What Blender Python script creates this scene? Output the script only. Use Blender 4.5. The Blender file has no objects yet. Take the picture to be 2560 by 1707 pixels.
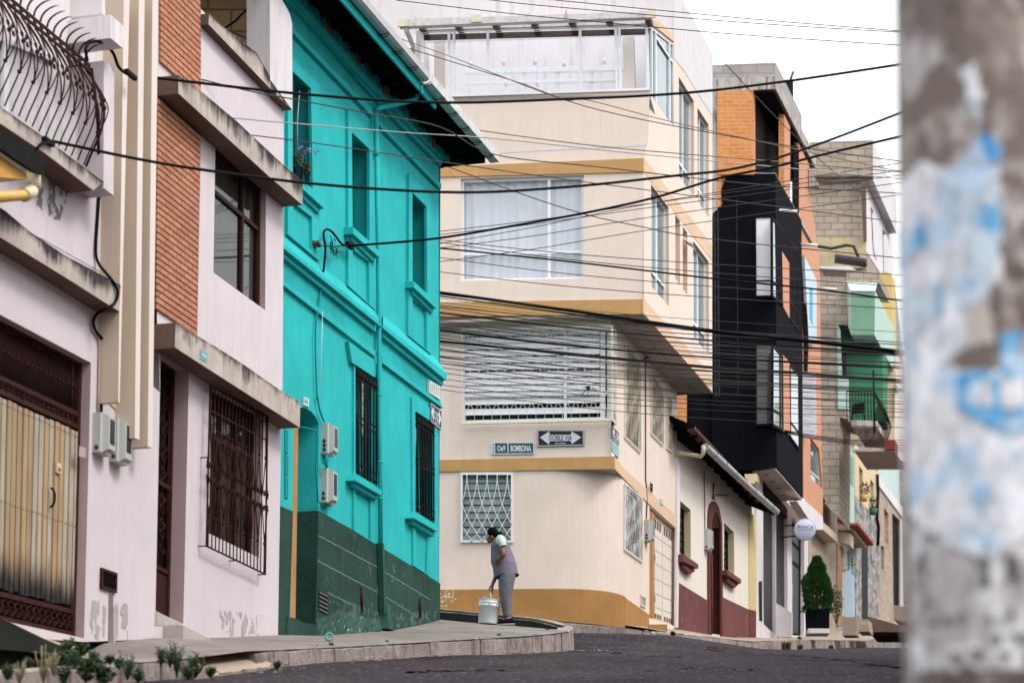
import bpy, math, random
from mathutils import Vector, Matrix, geometry
R = random.Random(7)
SC = bpy.context.scene
COL = SC.collection
rad = math.radians

# ------------------------------------------------------------------ camera model (pixels of the 2560 x 1707 photograph)
F = 6000.0; H0 = 2520.0; TP = 0.10; PIT = math.atan(TP)
VPP = H0 - F * TP
CP, SP = math.cos(PIT), math.sin(PIT)

def ray(u, v):
    a = (u - 1280.0) / F; b = (VPP - v) / F
    return Vector((a, CP - SP * b, SP + CP * b))
def at(u, v, Y):
    r = ray(u, v); return r * (Y / r.y)
def vp2m(uvp): return (uvp - 1280.0) / F * CP

class Plane:
    """vertical wall plane through a point, running along (m,1) in plan (m=None: facing the viewer squarely)"""
    def __init__(s, P, m, front=None):
        s.P = Vector(P)
        d = Vector((1, 0, 0)) if m is None else Vector((m, 1, 0)).normalized()
        if front is not None: d = Vector(front).normalized()
        s.d = d
        n = Vector((d.y, -d.x, 0))
        if n.dot(-s.P) < 0: n = -n
        s.n = n
    def pt(s, u, v, off=0.0):
        r = ray(u, v)
        t = (s.P + s.n * off).dot(s.n) / r.dot(s.n)
        return r * t
    def sz(s, p): return ((p - s.P).dot(s.d), p.z)
    def at(s, a, z, off=0.0):
        p = s.P + s.d * a + s.n * off; return Vector((p.x, p.y, z))

ZT = {'O': (0, 0, .91875), 'A1': (0, 0, 2.8), 'A2': (0, 480, 2.8), 'A3': (0, 980, 2.1568), 'A4': (360, 0, 2.8), 'A5': (360, 540, 2.8),
      'A6': (360, 980, 2.1568), 'B1': (690, 0, 2.8), 'B2': (690, 480, 3.0154), 'B3': (690, 900, 2.24), 'B4': (1000, 0, 3.136),
      'B5': (1400, 0, 3.136), 'B6': (1080, 400, 3.136), 'B7': (1080, 780, 3.92), 'B8': (1080, 1140, 3.0154),
      'C1': (1480, 400, 3.136), 'C2': (1480, 800, 3.92), 'C3': (1480, 1140, 3.0154), 'C4': (1760, 120, 3.136),
      'C5': (1760, 560, 3.0154), 'C6': (1860, 1000, 2.3758), 'C8': (1160, 1280, 4.9), 'D1': (0, 1450, 3.36),
      'D2': (600, 1500, 2.6133), 'D3': (1400, 1480, 2.6133), 'S': (0, 0, 1.0)}
def Z(*a):
    """Z('A1',x,y,x,y,'B2',x,y,...) -> list of photograph pixels"""
    out = []; k = None; i = 0
    while i < len(a):
        if isinstance(a[i], str): k = ZT[a[i]]; i += 1
        else:
            out.append((k[0] + a[i] / k[2], k[1] + a[i + 1] / k[2])); i += 2
    return out

# ------------------------------------------------------------------ mesh builder
class MB:
    def __init__(s): s.v = []; s.f = []; s.mi = []; s.sm = []
    def add(s, pts): i = len(s.v); s.v.extend([Vector(p) for p in pts]); return list(range(i, i + len(pts)))
    def face(s, pts, m=0, sm=False): s.f.append(s.add(pts)); s.mi.append(m); s.sm.append(sm)
    def fi(s, idx, m=0, sm=False): s.f.append(list(idx)); s.mi.append(m); s.sm.append(sm)
    def prism(s, pts, vec, m=0, ms=None, back=True):
        ms = m if ms is None else ms
        n = len(pts); a = s.add(pts); b = s.add([Vector(p) + vec for p in pts])
        tri = geometry.tessellate_polygon([[Vector(p) for p in pts]]) if n > 4 else [tuple(range(n))]
        for t in tri: s.fi([a[i] for i in t], m)
        if back:
            for t in tri: s.fi([b[i] for i in reversed(t)], ms)
        for i in range(n):
            j = (i + 1) % n; s.fi([a[i], a[j], b[j], b[i]], ms)
    def box(s, c, x, y, z, m=0):
        c = Vector(c); x, y, z = Vector(x) / 2, Vector(y) / 2, Vector(z) / 2
        p = s.add([c + x * i + y * j + z * k for k in (-1, 1) for j in (-1, 1) for i in (-1, 1)])
        for q in ((0, 1, 3, 2), (4, 5, 7, 6), (0, 1, 5, 4), (2, 3, 7, 6), (0, 2, 6, 4), (1, 3, 7, 5)): s.fi([p[i] for i in q], m)
    def bar(s, A, B, w, t, n, m=0):
        A, B = Vector(A), Vector(B); d = B - A; x = d.normalized().cross(n).normalized()
        s.box((A + B) / 2, d, x * w, Vector(n).normalized() * t, m)
    def tube(s, pts, r, n=6, m=0, cap=True, sm=True):
        pts = [Vector(p) for p in pts]; rs = r if isinstance(r, (list, tuple)) else [r] * len(pts)
        rings = []; up = Vector((0, 0, 1)); prev = None
        for i, p in enumerate(pts):
            t = (pts[min(i + 1, len(pts) - 1)] - pts[max(i - 1, 0)])
            if t.length < 1e-9: t = Vector((0, 0, 1))
            t.normalize()
            if prev is None:
                a = t.cross(up)
                if a.length < .05: a = t.cross(Vector((1, 0, 0)))
            else:
                a = prev - t * prev.dot(t)
            a.normalize(); prev = a; b = t.cross(a)
            rings.append(s.add([p + (a * math.cos(2 * math.pi * k / n) + b * math.sin(2 * math.pi * k / n)) * rs[i] for k in range(n)]))
        for q, w in zip(rings, rings[1:]):
            for k in range(n): s.fi([q[k], q[(k + 1) % n], w[(k + 1) % n], w[k]], m, sm)
        if cap: s.fi(list(reversed(rings[0])), m); s.fi(rings[-1], m)
    def rings(s, rings, m=0, sm=True, cap=True):
        rr = [s.add(r) for r in rings]; n = len(rr[0])
        for q, w in zip(rr, rr[1:]):
            for k in range(n): s.fi([q[k], q[(k + 1) % n], w[(k + 1) % n], w[k]], m, sm)
        if cap: s.fi(list(reversed(rr[0])), m, sm); s.fi(rr[-1], m, sm)
    def lathe(s, c, prof, n=24, ax=Vector((0, 0, 1)), m=0, cap=True):
        ax = Vector(ax).normalized(); a = ax.cross(Vector((0, 1, 0)) if abs(ax.y) < .9 else Vector((1, 0, 0))).normalized(); b = ax.cross(a)
        s.rings([[Vector(c) + ax * h + (a * math.cos(2 * math.pi * k / n) + b * math.sin(2 * math.pi * k / n)) * r for k in range(n)] for r, h in prof], m, True, cap)
    def quadgrid(s, Q, nu, nv, fn=None, m=0, sm=True):
        rows = []
        for j in range(nv + 1):
            row = []
            for i in range(nu + 1):
                p = bil(Q, i / nu, j / nv)
                if fn: p = p + fn(i / nu, j / nv)
                row.append(p)
            rows.append(s.add(row))
        for j in range(nv):
            for i in range(nu): s.fi([rows[j][i], rows[j][i + 1], rows[j + 1][i + 1], rows[j + 1][i]], m, sm)

def bil(Q, a, b): return (Q[0] * (1 - a) + Q[1] * a) * (1 - b) + (Q[3] * (1 - a) + Q[2] * a) * b

ORI = {}
def put(name, mb, mats, parent=None, recalc=True, kind=None):
    """link ONE mesh object; vertices were made in world space, stored relative to the thing's base"""
    base = ORI[parent.name] if parent else Vector((0, 0, 0))
    if not parent:
        base = sum(mb.v, Vector((0, 0, 0))) / max(1, len(mb.v)); base = Vector((base.x, base.y, min(p.z for p in mb.v)))
    me = bpy.data.meshes.new(name)
    me.from_pydata([p - base for p in mb.v], [], mb.f)
    if not isinstance(mats, (list, tuple)): mats = [mats]
    for m in mats: me.materials.append(m)
    me.polygons.foreach_set('material_index', mb.mi); me.polygons.foreach_set('use_smooth', mb.sm)
    if recalc:
        import bmesh
        bm = bmesh.new(); bm.from_mesh(me); bmesh.ops.remove_doubles(bm, verts=bm.verts, dist=1e-5); bmesh.ops.recalc_face_normals(bm, faces=bm.faces); bm.to_mesh(me); bm.free()
    uv = me.uv_layers.new(name='UVMap')
    for p in me.polygons:
        n = p.normal
        if abs(n.z) > .8: hx, hy = Vector((1, 0, 0)), Vector((0, 1, 0))
        else:
            hx = Vector((-n.y, n.x, 0)).normalized(); hy = Vector((0, 0, 1))
            if hx.dot(Vector((1, 1, 0))) < 0: hx = -hx
        for li in p.loop_indices:
            c = me.vertices[me.loops[li].vertex_index].co + base
            uv.data[li].uv = (c.dot(hx), c.dot(hy))
    o = bpy.data.objects.new(name, me); COL.objects.link(o)
    if parent: o.parent = parent; ORI[o.name] = base
    else: o.location = base; ORI[o.name] = base
    if kind: o['kind'] = kind
    return o
def tag(o, label, cat, group=None):
    o['label'] = label; o['category'] = cat
    if group: o['group'] = group
    return o
def thing(name, label, cat, loc, group=None):
    o = bpy.data.objects.new(name, None); COL.objects.link(o); o.location = loc; ORI[o.name] = Vector(loc)
    o.empty_display_size = .2
    return tag(o, label, cat, group)

# ------------------------------------------------------------------ shape helpers on wall planes
def P3(pl, px, off=0.0): return [pl.pt(u, v, off) for u, v in px]
def slab(mb, pl, px, front, back=0.0, m=0, ms=None):
    """outline given in photo pixels of its FRONT face, standing `front` metres proud, going back to `back`"""
    mb.prism(P3(pl, px, front), pl.n * (back - front), m, ms)
def wall(mb, pl, px, holes=(), off=0.0, m=0, mr=None, tail=0.0):
    """wall face with openings; each hole = (pixels, depth) gets its reveals"""
    mr = m if mr is None else mr
    loops = [P3(pl, px, off)] + [P3(pl, h, off) for h, _ in holes]
    flat = [p for l in loops for p in l]
    idx = mb.add(flat)
    l2 = [[Vector((*pl.sz(p), 0)) for p in l] for l in loops]
    for t in geometry.tessellate_polygon(l2): mb.fi([idx[i] for i in t], m)
    for l, (h, dep) in zip(loops[1:], holes):
        k = len(l)
        for i in range(k):
            a, b = l[i], l[(i + 1) % k]
            mb.face([a, b, b - pl.n * dep, a - pl.n * dep], mr)
def core(mb, pl, px, d0=.5, d1=6.0, m=0):
    mb.prism([p - pl.n * d0 for p in P3(pl, px)], -pl.n * (d1 - d0), m)
def frameq(mb, Q, n, w, t, m=0, vs=(), hs=(), wv=None):
    """window frame of bars in the quad Q (TL,TR,BR,BL)"""
    wv = wv or w
    for i in range(4):
        A, B = Q[i], Q[(i + 1) % 4]; inn = (sum(Q, Vector()) / 4 - (A + B) / 2).normalized() * (w / 2)
        mb.bar(A + inn, B + inn, w, t + .002 * (i % 2), n, m)
    for a, b0, b1 in [(x if isinstance(x, tuple) else (x, 0, 1)) for x in vs]: mb.bar(bil(Q, a, b0), bil(Q, a, b1), wv, t - .004, n, m)
    for b, a0, a1 in [(x if isinstance(x, tuple) else (x, 0, 1)) for x in hs]: mb.bar(bil(Q, a0, b), bil(Q, a1, b), wv, t - .008, n, m)
def window(parent, pl, px, depth, mats, fw=.05, t=.04, vs=(), hs=(), wv=None, curtain=None, cdep=.06, name='window'):
    """frame part with its pane as sub-part (and a curtain behind clear glass)"""
    Q = [pl.pt(u, v) - pl.n * depth for u, v in px]
    mb = MB(); frameq(mb, Q, pl.n, fw, t, 0, vs, hs, wv)
    w = put(name, mb, mats[0], parent)
    mb = MB(); mb.face([q - pl.n * .012 for q in Q]); put('pane', mb, mats[1], w)
    if curtain:
        mb = MB(); k = R.uniform(0, 6); W = (Q[1] - Q[0]).length
        nn = int(W * 36)
        mb.quadgrid([q - pl.n * cdep for q in Q], nn, 1, lambda a, b: pl.n * (.015 * math.sin(a * W * 36 + k + .9 * math.sin(a * W * 7)) + .010 * math.sin(a * W * 15 + 2 * k)))
        put('curtain', mb, curtain, w, recalc=False)
    return w
def smooth(P, k=4):
    C = []
    for i in range(len(P) - 1):
        p0, p1, p2, p3 = P[max(0, i - 1)], P[i], P[i + 1], P[min(len(P) - 1, i + 2)]
        for j in range(k):
            t = j / k; C.append(.5 * (2 * p1 + (p2 - p0) * t + (2 * p0 - 5 * p1 + 4 * p2 - p3) * t * t + (-p0 + 3 * p1 - 3 * p2 + p3) * t ** 3))
    return C + [P[-1]]
def scroll(mb, c, x, y, s, r, flip=1, turns=1.25, n=14, m=0):
    pts = []
    for i in range(n):
        t = i / (n - 1); a = t * turns * 2 * math.pi; q = s * (1 - .8 * t)
        pts.append(c + x * (math.cos(a) * q * flip) + y * (math.sin(a) * q))
    mb.tube(pts, r, 4, m)
def text(parent, body, c, x, y, n, width, height, mat, name='lettering', off=.004, depth=.002, bold=0.0):
    cu = bpy.data.curves.new(name, 'FONT'); cu.body = body; cu.align_x = 'CENTER'; cu.align_y = 'CENTER'; cu.extrude = .02; cu.offset = bold
    tmp = bpy.data.objects.new('tmp', cu); COL.objects.link(tmp)
    dg = bpy.context.evaluated_depsgraph_get(); dg.update()
    me = bpy.data.meshes.new_from_object(tmp.evaluated_get(dg))
    bpy.data.objects.remove(tmp); bpy.data.curves.remove(cu)
    xs = [v.co.x for v in me.vertices]; ys = [v.co.y for v in me.vertices]
    w, h = max(xs) - min(xs), max(ys) - min(ys); cx, cy = (max(xs) + min(xs)) / 2, (max(ys) + min(ys)) / 2
    mb = MB(); mb.add([Vector(c) + x * ((v.co.x - cx) / w * width) + y * ((v.co.y - cy) / h * height) + n * (off + v.co.z / .02 * depth) for v in me.vertices])
    for p in me.polygons: mb.fi(list(p.vertices))
    bpy.data.meshes.remove(me)
    return put(name, mb, mat, parent, recalc=False)

# ------------------------------------------------------------------ materials
def newmat(name):
    m = bpy.data.materials.new(name); m.use_nodes = True
    nt = m.node_tree; b = nt.nodes['Principled BSDF']
    return m, nt, b
def N(nt, t, **k):
    n = nt.nodes.new('ShaderNode' + t)
    for a, v in k.items(): setattr(n, a, v)
    return n
def uvmap(nt, sx=1, sy=1, rot=0):
    tc = N(nt, 'TexCoord'); mp = N(nt, 'Mapping'); mp.inputs['Scale'].default_value = (sx, sy, 1); mp.inputs['Rotation'].default_value = (0, 0, rot)
    nt.links.new(tc.outputs['UV'], mp.inputs['Vector']); return mp.outputs['Vector']
def objmap(nt, s=(1, 1, 1)):
    tc = N(nt, 'TexCoord'); mp = N(nt, 'Mapping'); mp.inputs['Scale'].default_value = s
    nt.links.new(tc.outputs['Object'], mp.inputs['Vector']); return mp.outputs['Vector']
def noise(nt, vec, scale, detail=4, rough=.6):
    n = N(nt, 'TexNoise'); n.inputs['Scale'].default_value = scale; n.inputs['Detail'].default_value = detail; n.inputs['Roughness'].default_value = rough
    nt.links.new(vec, n.inputs['Vector']); return n.outputs['Fac']
def ramp(nt, fac, a, b, ca=(0, 0, 0, 1), cb=(1, 1, 1, 1)):
    r = N(nt, 'ValToRGB'); r.color_ramp.elements[0].position = a; r.color_ramp.elements[1].position = b
    r.color_ramp.elements[0].color = ca; r.color_ramp.elements[1].color = cb
    nt.links.new(fac, r.inputs['Fac']); return r.outputs['Color']
def mix(nt, fac, a, b):
    x = N(nt, 'Mix', data_type='RGBA')
    for s, val in (('Factor', fac), ('A', a), ('B', b)):
        sock = [i for i in x.inputs if i.name == s and i.type == ('VALUE' if s == 'Factor' else 'RGBA')][0]
        if hasattr(val, 'is_output'): nt.links.new(val, sock)
        elif s == 'Factor': sock.default_value = val
        else: sock.default_value = (*val[:3], 1)
    return [o for o in x.outputs if o.type == 'RGBA'][0]
def mul(nt, a, b):
    x = N(nt, 'Math', operation='MULTIPLY')
    for i, val in enumerate((a, b)):
        if hasattr(val, 'is_output'): nt.links.new(val, x.inputs[i])
        else: x.inputs[i].default_value = val
    return x.outputs[0]
def bump(nt, b, h, strength=.2, dist=.01):
    x = N(nt, 'Bump'); x.inputs['Strength'].default_value = strength; x.inputs['Distance'].default_value = dist
    nt.links.new(h, x.inputs['Height']); nt.links.new(x.outputs[0], b.inputs['Normal'])
def setspec(b, rough, spec=.25, metal=0):
    b.inputs['Roughness'].default_value = rough; b.inputs['Specular IOR Level'].default_value = spec; b.inputs['Metallic'].default_value = metal
def dk(c, k): return tuple(x * k for x in c)

def plaster(name, col, var=.10, rough=.85, streak=.0, scol=None, patch=.0, pcol=(.25, .23, .22), bmp=.25, bscale=45, sthr=(.50, .72), grime=.35, spec=.12):
    """rendered masonry: mottled paint, fine grain, optional drip streaks and flaked patches"""
    m, nt, b = newmat(name); ob = objmap(nt); uv = uvmap(nt)
    c = mix(nt, ramp(nt, noise(nt, ob, 1.1, 6, .65), .3, .72), dk(col, 1 - var), dk(col, 1 + var * .35))
    c = mix(nt, mul(nt, ramp(nt, noise(nt, uvmap(nt, 7, .55), 1.0, 5, .6), .56, .8), grime), c, dk(col, .72))
    c = mix(nt, mul(nt, ramp(nt, noise(nt, ob, 14, 3, .7), .62, .78), .25), c, dk(col, .8))
    if streak:
        scol = scol or (.06, .055, .055)
        a = ramp(nt, noise(nt, uvmap(nt, 7, .7), 1.0, 6, .75), *sthr); big = ramp(nt, noise(nt, ob, 1.1, 3, .6), .36, .54)
        c = mix(nt, mul(nt, mul(nt, a, big), streak), c, scol)
    if patch:
        c = mix(nt, mul(nt, ramp(nt, noise(nt, uvmap(nt, 2.2, 1.5), 1.4, 8, .62), .60, .63), patch), c, pcol)
    nt.links.new(c, b.inputs['Base Color']); setspec(b, rough, spec)
    bump(nt, b, noise(nt, ob, bscale, 4, .7), bmp, .012)
    return m
def paint(name, col, rough=.5, var=.12, metal=0, spec=.35, rust=0, rcol=(.22, .09, .03), nscale=9):
    m, nt, b = newmat(name); ob = objmap(nt)
    c = mix(nt, ramp(nt, noise(nt, ob, nscale, 4), .3, .75), dk(col, 1 - var), dk(col, 1 + var * .5))
    if rust: c = mix(nt, mul(nt, ramp(nt, noise(nt, ob, 16, 5), .58, .66), rust), c, rcol)
    nt.links.new(c, b.inputs['Base Color']); setspec(b, rough, spec, metal)
    return m
def bricks(name, c1, c2, mortar, w=.23, h=.074, joint=.009, off=.5, bmp=.6, rough=.85, dirt=.3, dcol=(.1, .09, .08)):
    m, nt, b = newmat(name); t = N(nt, 'TexBrick'); t.offset = off; uv = uvmap(nt)
    t.inputs['Scale'].default_value = 1; t.inputs['Brick Width'].default_value = w; t.inputs['Row Height'].default_value = h
    t.inputs['Mortar Size'].default_value = joint; t.inputs['Mortar Smooth'].default_value = .15; t.inputs['Bias'].default_value = 0
    for k, c in (('Color1', c1), ('Color2', c2), ('Mortar', mortar)): t.inputs[k].default_value = (*c, 1)
    w_ = N(nt, 'TexNoise'); w_.inputs['Scale'].default_value = 3.0; nt.links.new(uv, w_.inputs['Vector'])
    va = N(nt, 'VectorMath', operation='MULTIPLY_ADD'); nt.links.new(w_.outputs['Color'], va.inputs[0]); va.inputs[1].default_value = (.02, .012, 0); nt.links.new(uv, va.inputs[2])
    nt.links.new(va.outputs[0], t.inputs['Vector'])
    ob = objmap(nt)
    c = mix(nt, mul(nt, ramp(nt, noise(nt, ob, 22, 4), .4, .75), .35), t.outputs['Color'], dk(c1, .6))
    c = mix(nt, mul(nt, ramp(nt, noise(nt, ob, 1.3, 5), .45, .75), dirt), c, dcol)
    nt.links.new(c, b.inputs['Base Color']); setspec(b, rough)
    inv = N(nt, 'Math', operation='SUBTRACT'); inv.inputs[0].default_value = 1; nt.links.new(t.outputs['Fac'], inv.inputs[1])
    bump(nt, b, inv.outputs[0], bmp, .012)
    return m
from mathutils import noise as mnoise
def ragged(mb, pl, px, off, cell=1.6, freq=9.0, thr=0.0, seed=0.0, m=0, stretch=1.0):
    """flaked or dirty patch with its own torn outline, laid a few millimetres proud of a wall"""
    def inside(x, y):
        r = False
        for (x0, y0), (x1, y1) in zip(px, px[1:] + px[:1]):
            if (y0 > y) != (y1 > y) and x < (x1 - x0) * (y - y0) / (y1 - y0) + x0: r = not r
        return r
    xs = [p[0] for p in px]; ys = [p[1] for p in px]; nx = int((max(xs) - min(xs)) / cell) + 1; ny = int((max(ys) - min(ys)) / cell) + 1
    cx, cy = sum(xs) / len(xs), sum(ys) / len(ys); hx, hy = (max(xs) - min(xs)) / 2, (max(ys) - min(ys)) / 2
    idx = {}
    def vert(i, j):
        if (i, j) not in idx: idx[(i, j)] = mb.add([pl.pt(min(xs) + i * cell, min(ys) + j * cell, off)])[0]
        return idx[(i, j)]
    for i in range(nx):
        for j in range(ny):
            x, y = min(xs) + (i + .5) * cell, min(ys) + (j + .5) * cell
            if not inside(x, y): continue
            p = pl.pt(x, y); e = max(abs(x - cx) / hx, abs(y - cy) / hy)
            if mnoise.fractal(Vector((p.x * freq + p.y * freq + seed, p.z * freq / stretch, seed)), .6, 2.1, 4) > thr + .5 * max(0, e - .6): mb.fi([vert(i, j), vert(i + 1, j), vert(i + 1, j + 1), vert(i, j + 1)], m)
def glassy(name, col, rough=.08, spec=.6, var=.25):
    m, nt, b = newmat(name)
    c = mix(nt, ramp(nt, noise(nt, objmap(nt), 1.7, 3), .35, .7), dk(col, 1 - var), dk(col, 1 + var))
    nt.links.new(c, b.inputs['Base Color']); setspec(b, rough, spec); return m
def clear(name, tint=(.86, .9, .92), amount=.78):
    """window glass: mostly see-through with a mirror sheen"""
    m, nt, b = newmat(name); out = nt.nodes['Material Output']
    tr = N(nt, 'BsdfTransparent'); tr.inputs[0].default_value = (*tint, 1)
    gl = N(nt, 'BsdfGlossy'); gl.inputs['Roughness'].default_value = .03; gl.inputs[0].default_value = (.9, .93, .95, 1)
    ms = N(nt, 'MixShader'); lw = N(nt, 'LayerWeight'); pw = N(nt, 'Math', operation='POWER'); pw.inputs[1].default_value = 4.0; nt.links.new(lw.outputs['Facing'], pw.inputs[0])
    ad = N(nt, 'Math', operation='MULTIPLY_ADD'); ad.use_clamp = True; ad.inputs[1].default_value = .75; ad.inputs[2].default_value = 1 - amount
    nt.links.new(pw.outputs[0], ad.inputs[0]); nt.links.new(ad.outputs[0], ms.inputs[0])
    nt.links.new(tr.outputs[0], ms.inputs[1]); nt.links.new(gl.outputs[0], ms.inputs[2]); nt.links.new(ms.outputs[0], out.inputs[0])
    nt.nodes.remove(b); return m
def woodmat(name, c1, c2, char=None, zc=None, stretch=(28, 1.2), rough=.7, rot=0):
    """long-grained boards; `char` blackens the bottom below height zc (object space) with a ragged edge"""
    m, nt, b = newmat(name)
    g = noise(nt, uvmap(nt, *stretch), 1.0, 6, .65)
    c = mix(nt, ramp(nt, g, .3, .7), c1, c2)
    c = mix(nt, mul(nt, ramp(nt, noise(nt, uvmap(nt, 9, 1.1), 1.0, 4), .5, .75), .5), c, dk(c1, .45))
    if char:
        tc = N(nt, 'TexCoord'); sp = N(nt, 'SeparateXYZ'); nt.links.new(tc.outputs['Object'], sp.inputs[0])
        ad = N(nt, 'Math', operation='MULTIPLY_ADD'); nt.links.new(noise(nt, uvmap(nt, 9, .8), 1.0, 7, .8), ad.inputs[0]); ad.inputs[1].default_value = .75; nt.links.new(sp.outputs[2], ad.inputs[2])
        mr = N(nt, 'MapRange', interpolation_type='SMOOTHSTEP'); nt.links.new(ad.outputs[0], mr.inputs['Value']); mr.inputs['From Min'].default_value = zc - .30; mr.inputs['From Max'].default_value = zc + .14; mr.inputs['To Min'].default_value = 1; mr.inputs['To Max'].default_value = 0
        c = mix(nt, mr.outputs[0], c, char)
    nt.links.new(c, b.inputs['Base Color']); setspec(b, rough, .2 if rough < .9 else .03); bump(nt, b, g, .25, .004)
    return m

def kerbmat(name):
    m, nt, b = newmat(name); ob = objmap(nt)
    c = mix(nt, ramp(nt, noise(nt, ob, 1.7, 6, .7), .32, .68), (.27, .215, .20), (.46, .40, .365))
    c = mix(nt, mul(nt, ramp(nt, noise(nt, objmap(nt, (1.5, 1.5, .6)), 1.6, 7, .8), .50, .62), .8), c, (.09, .066, .064))
    c = mix(nt, mul(nt, ramp(nt, noise(nt, ob, 16, 5, .75), .52, .68), .6), c, (.15, .115, .11))
    c = mix(nt, mul(nt, ramp(nt, noise(nt, ob, 4, 4, .7), .62, .70), .6), c, (.55, .50, .46))
    nt.links.new(c, b.inputs['Base Color']); setspec(b, .95, .06); bump(nt, b, noise(nt, ob, 20, 6, .75), .9, .03); return m
# ------------------------------------------------------------------ palette
m_lav = plaster('lavender_plaster', (.635, .57, .595), patch=0, streak=.25, scol=(.3, .26, .26), grime=.25)
m_lavpatch = plaster('lavender_plaster_flaked', (.625, .56, .60), streak=.3, scol=(.3, .26, .26), grime=.3)
m_white = plaster('white_plaster', (.70, .655, .66), streak=.5, scol=(.16, .14, .14), grime=.3)
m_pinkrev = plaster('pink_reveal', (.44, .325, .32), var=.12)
m_conc = plaster('stained_concrete', (.52, .46, .42), var=.2, streak=.97, scol=(.03, .026, .028), grime=.8, sthr=(.38, .53), bmp=.5)
m_conc2 = plaster('pale_concrete', (.50, .45, .42), var=.15, streak=.8, scol=(.05, .04, .04), grime=.6, sthr=(.45, .6), bmp=.4)
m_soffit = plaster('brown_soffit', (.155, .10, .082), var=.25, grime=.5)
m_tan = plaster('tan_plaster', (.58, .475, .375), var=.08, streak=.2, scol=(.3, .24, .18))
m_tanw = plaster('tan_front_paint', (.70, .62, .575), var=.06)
m_brick = bricks('red_facing_brick', (.48, .20, .115), (.58, .275, .175), (.26, .105, .06), .225, .074, .008, bmp=.6, dirt=.2)
m_adobe = bricks('cracked_adobe', (.42, .265, .13), (.48, .315, .165), (.19, .115, .06), .62, .30, .014, bmp=.7, dirt=.3, dcol=(.2, .13, .07))
m_iron = paint('brown_wrought_iron', (.034, .0095, .0085), .7, .4, .0, .10, .35, (.11, .035, .015))
m_ironblk = paint('black_iron', (.007, .006, .006), .7, .3, spec=.08, rust=.2, rcol=(.10, .04, .015))
m_maroon = paint('maroon_steel', (.046, .015, .014), .65, .3, spec=.10, rust=.25, rcol=(.11, .045, .025))
m_brownfr = paint('brown_window_frame', (.040, .015, .011), .6, .2, spec=.12)
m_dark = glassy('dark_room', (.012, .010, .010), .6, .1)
m_dglass = glassy('dark_window_glass', (.022, .022, .024), .05, .7)
m_mglass = clear('smoked_glass', (.42, .40, .37), .985)
m_clear = clear('clear_glass', (.99, 1, 1), .945)
m_glt = clear('terrace_glass', (.84, .85, .87), .88); m_curt = plaster('white_curtain', (.64, .655, .695), var=.05, bmp=.02)
m_curtd = plaster('dim_net_curtain', (.30, .30, .27), var=.4, bmp=.05, streak=.5)
m_cable = paint('black_cable_sheath', (.006, .006, .007), .7, .1, spec=.08)
m_cableb = paint('thin_wire', (.03, .026, .026), .6, .2)
m_cableg = paint('grey_wire', (.32, .32, .34), .5, .1)
m_cabley = paint('ochre_wire', (.22, .16, .08), .5, .2)
m_meter = paint('grey_meter_plastic', (.44, .45, .43), .55, .1, nscale=4)
m_meterd = paint('meter_window', (.02, .022, .024), .2, .1, spec=.5)
m_teal = plaster('teal_paint', (.028, .465, .468), var=.22, grime=.55, streak=.45, scol=(.012, .25, .26), bmp=.35, bscale=30)
m_tealr = plaster('teal_roughcast', (.024, .44, .445), var=.3, grime=.2, bmp=1.0, bscale=26)
m_teald = plaster('teal_shutter_paint', (.008, .25, .25), var=.12, grime=.3)
m_tealdk = paint('teal_tile_paint', (.008, .20, .20), .7, .4)
m_green = plaster('dark_green_dado', (.028, .075, .058), var=.45, grime=.9, patch=.0, bmp=.8, bscale=14)
m_gpipe = paint('green_pipe_paint', (.014, .085, .06), .4, .3)
m_darkroof = paint('black_eave_boards', (.0055, .006, .006), .95, .4, spec=.02)  # near-black boards for eaves, rafters and roof slabs
m_gutter = paint('zinc_gutter', (.42, .42, .43), .38, .15, .15, .4)
m_gutw = paint('white_gutter', (.60, .59, .565), .55, .25, spec=.15)
m_woodfr = woodmat('ochre_door_wood', (.34, .17, .06), (.46, .25, .10))
m_peach = plaster('peach_plaster', (.75, .625, .54), var=.10, grime=.35, streak=.25, scol=(.5, .40, .34), bmp=.1)
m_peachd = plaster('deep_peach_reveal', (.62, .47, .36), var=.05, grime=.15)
m_band = plaster('ochre_band', (.52, .305, .125), var=.18, grime=.6, streak=.35, scol=(.33, .17, .06))
m_bandside = plaster('light_tan_band', (.66, .47, .33), var=.06, grime=.2)
m_base = plaster('burnt_ochre_dado', (.40, .21, .078), var=.25, grime=.7, streak=.3, scol=(.26, .12, .04), patch=.0)
m_soffp = plaster('pale_soffit', (.46, .40, .36), var=.1)
m_grey = plaster('weathered_white_parapet', (.66, .635, .64), var=.08, streak=.4, scol=(.36, .25, .2), grime=.5, sthr=(.45, .75))
m_alu = paint('white_aluminium', (.74, .75, .77), .35, .06)
m_cream = paint('cream_iron', (.70, .66, .54), .5, .15, rust=.55, rcol=(.45, .26, .06))
m_whiteiron = paint('white_iron', (.74, .73, .70), .5, .1, rust=.35, rcol=(.42, .2, .06))
m_blind = paint('grey_blind', (.74, .75, .78), .5, .08)
m_louv = glassy('grey_green_louvre', (.15, .2, .2), .2, .5)
m_door = plaster('white_metal_door', (.66, .60, .54), var=.06, bmp=.05)
m_housew = plaster('cream_white_wall', (.76, .70, .62), var=.06, streak=.25, scol=(.4, .33, .28), grime=.3)
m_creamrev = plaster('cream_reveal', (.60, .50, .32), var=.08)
m_maroonw = plaster('maroon_dado', (.17, .062, .062), var=.25, grime=.8, patch=.35, pcol=(.33, .2, .18))
m_maroond = plaster('maroon_trim', (.135, .045, .042), var=.2, grime=.4)
m_black = plaster('black_render', (.006, .0065, .009), var=.4, grime=.5, rough=.9, spec=.03, streak=.5, scol=(.03, .03, .035), sthr=(.6, .72))
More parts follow.
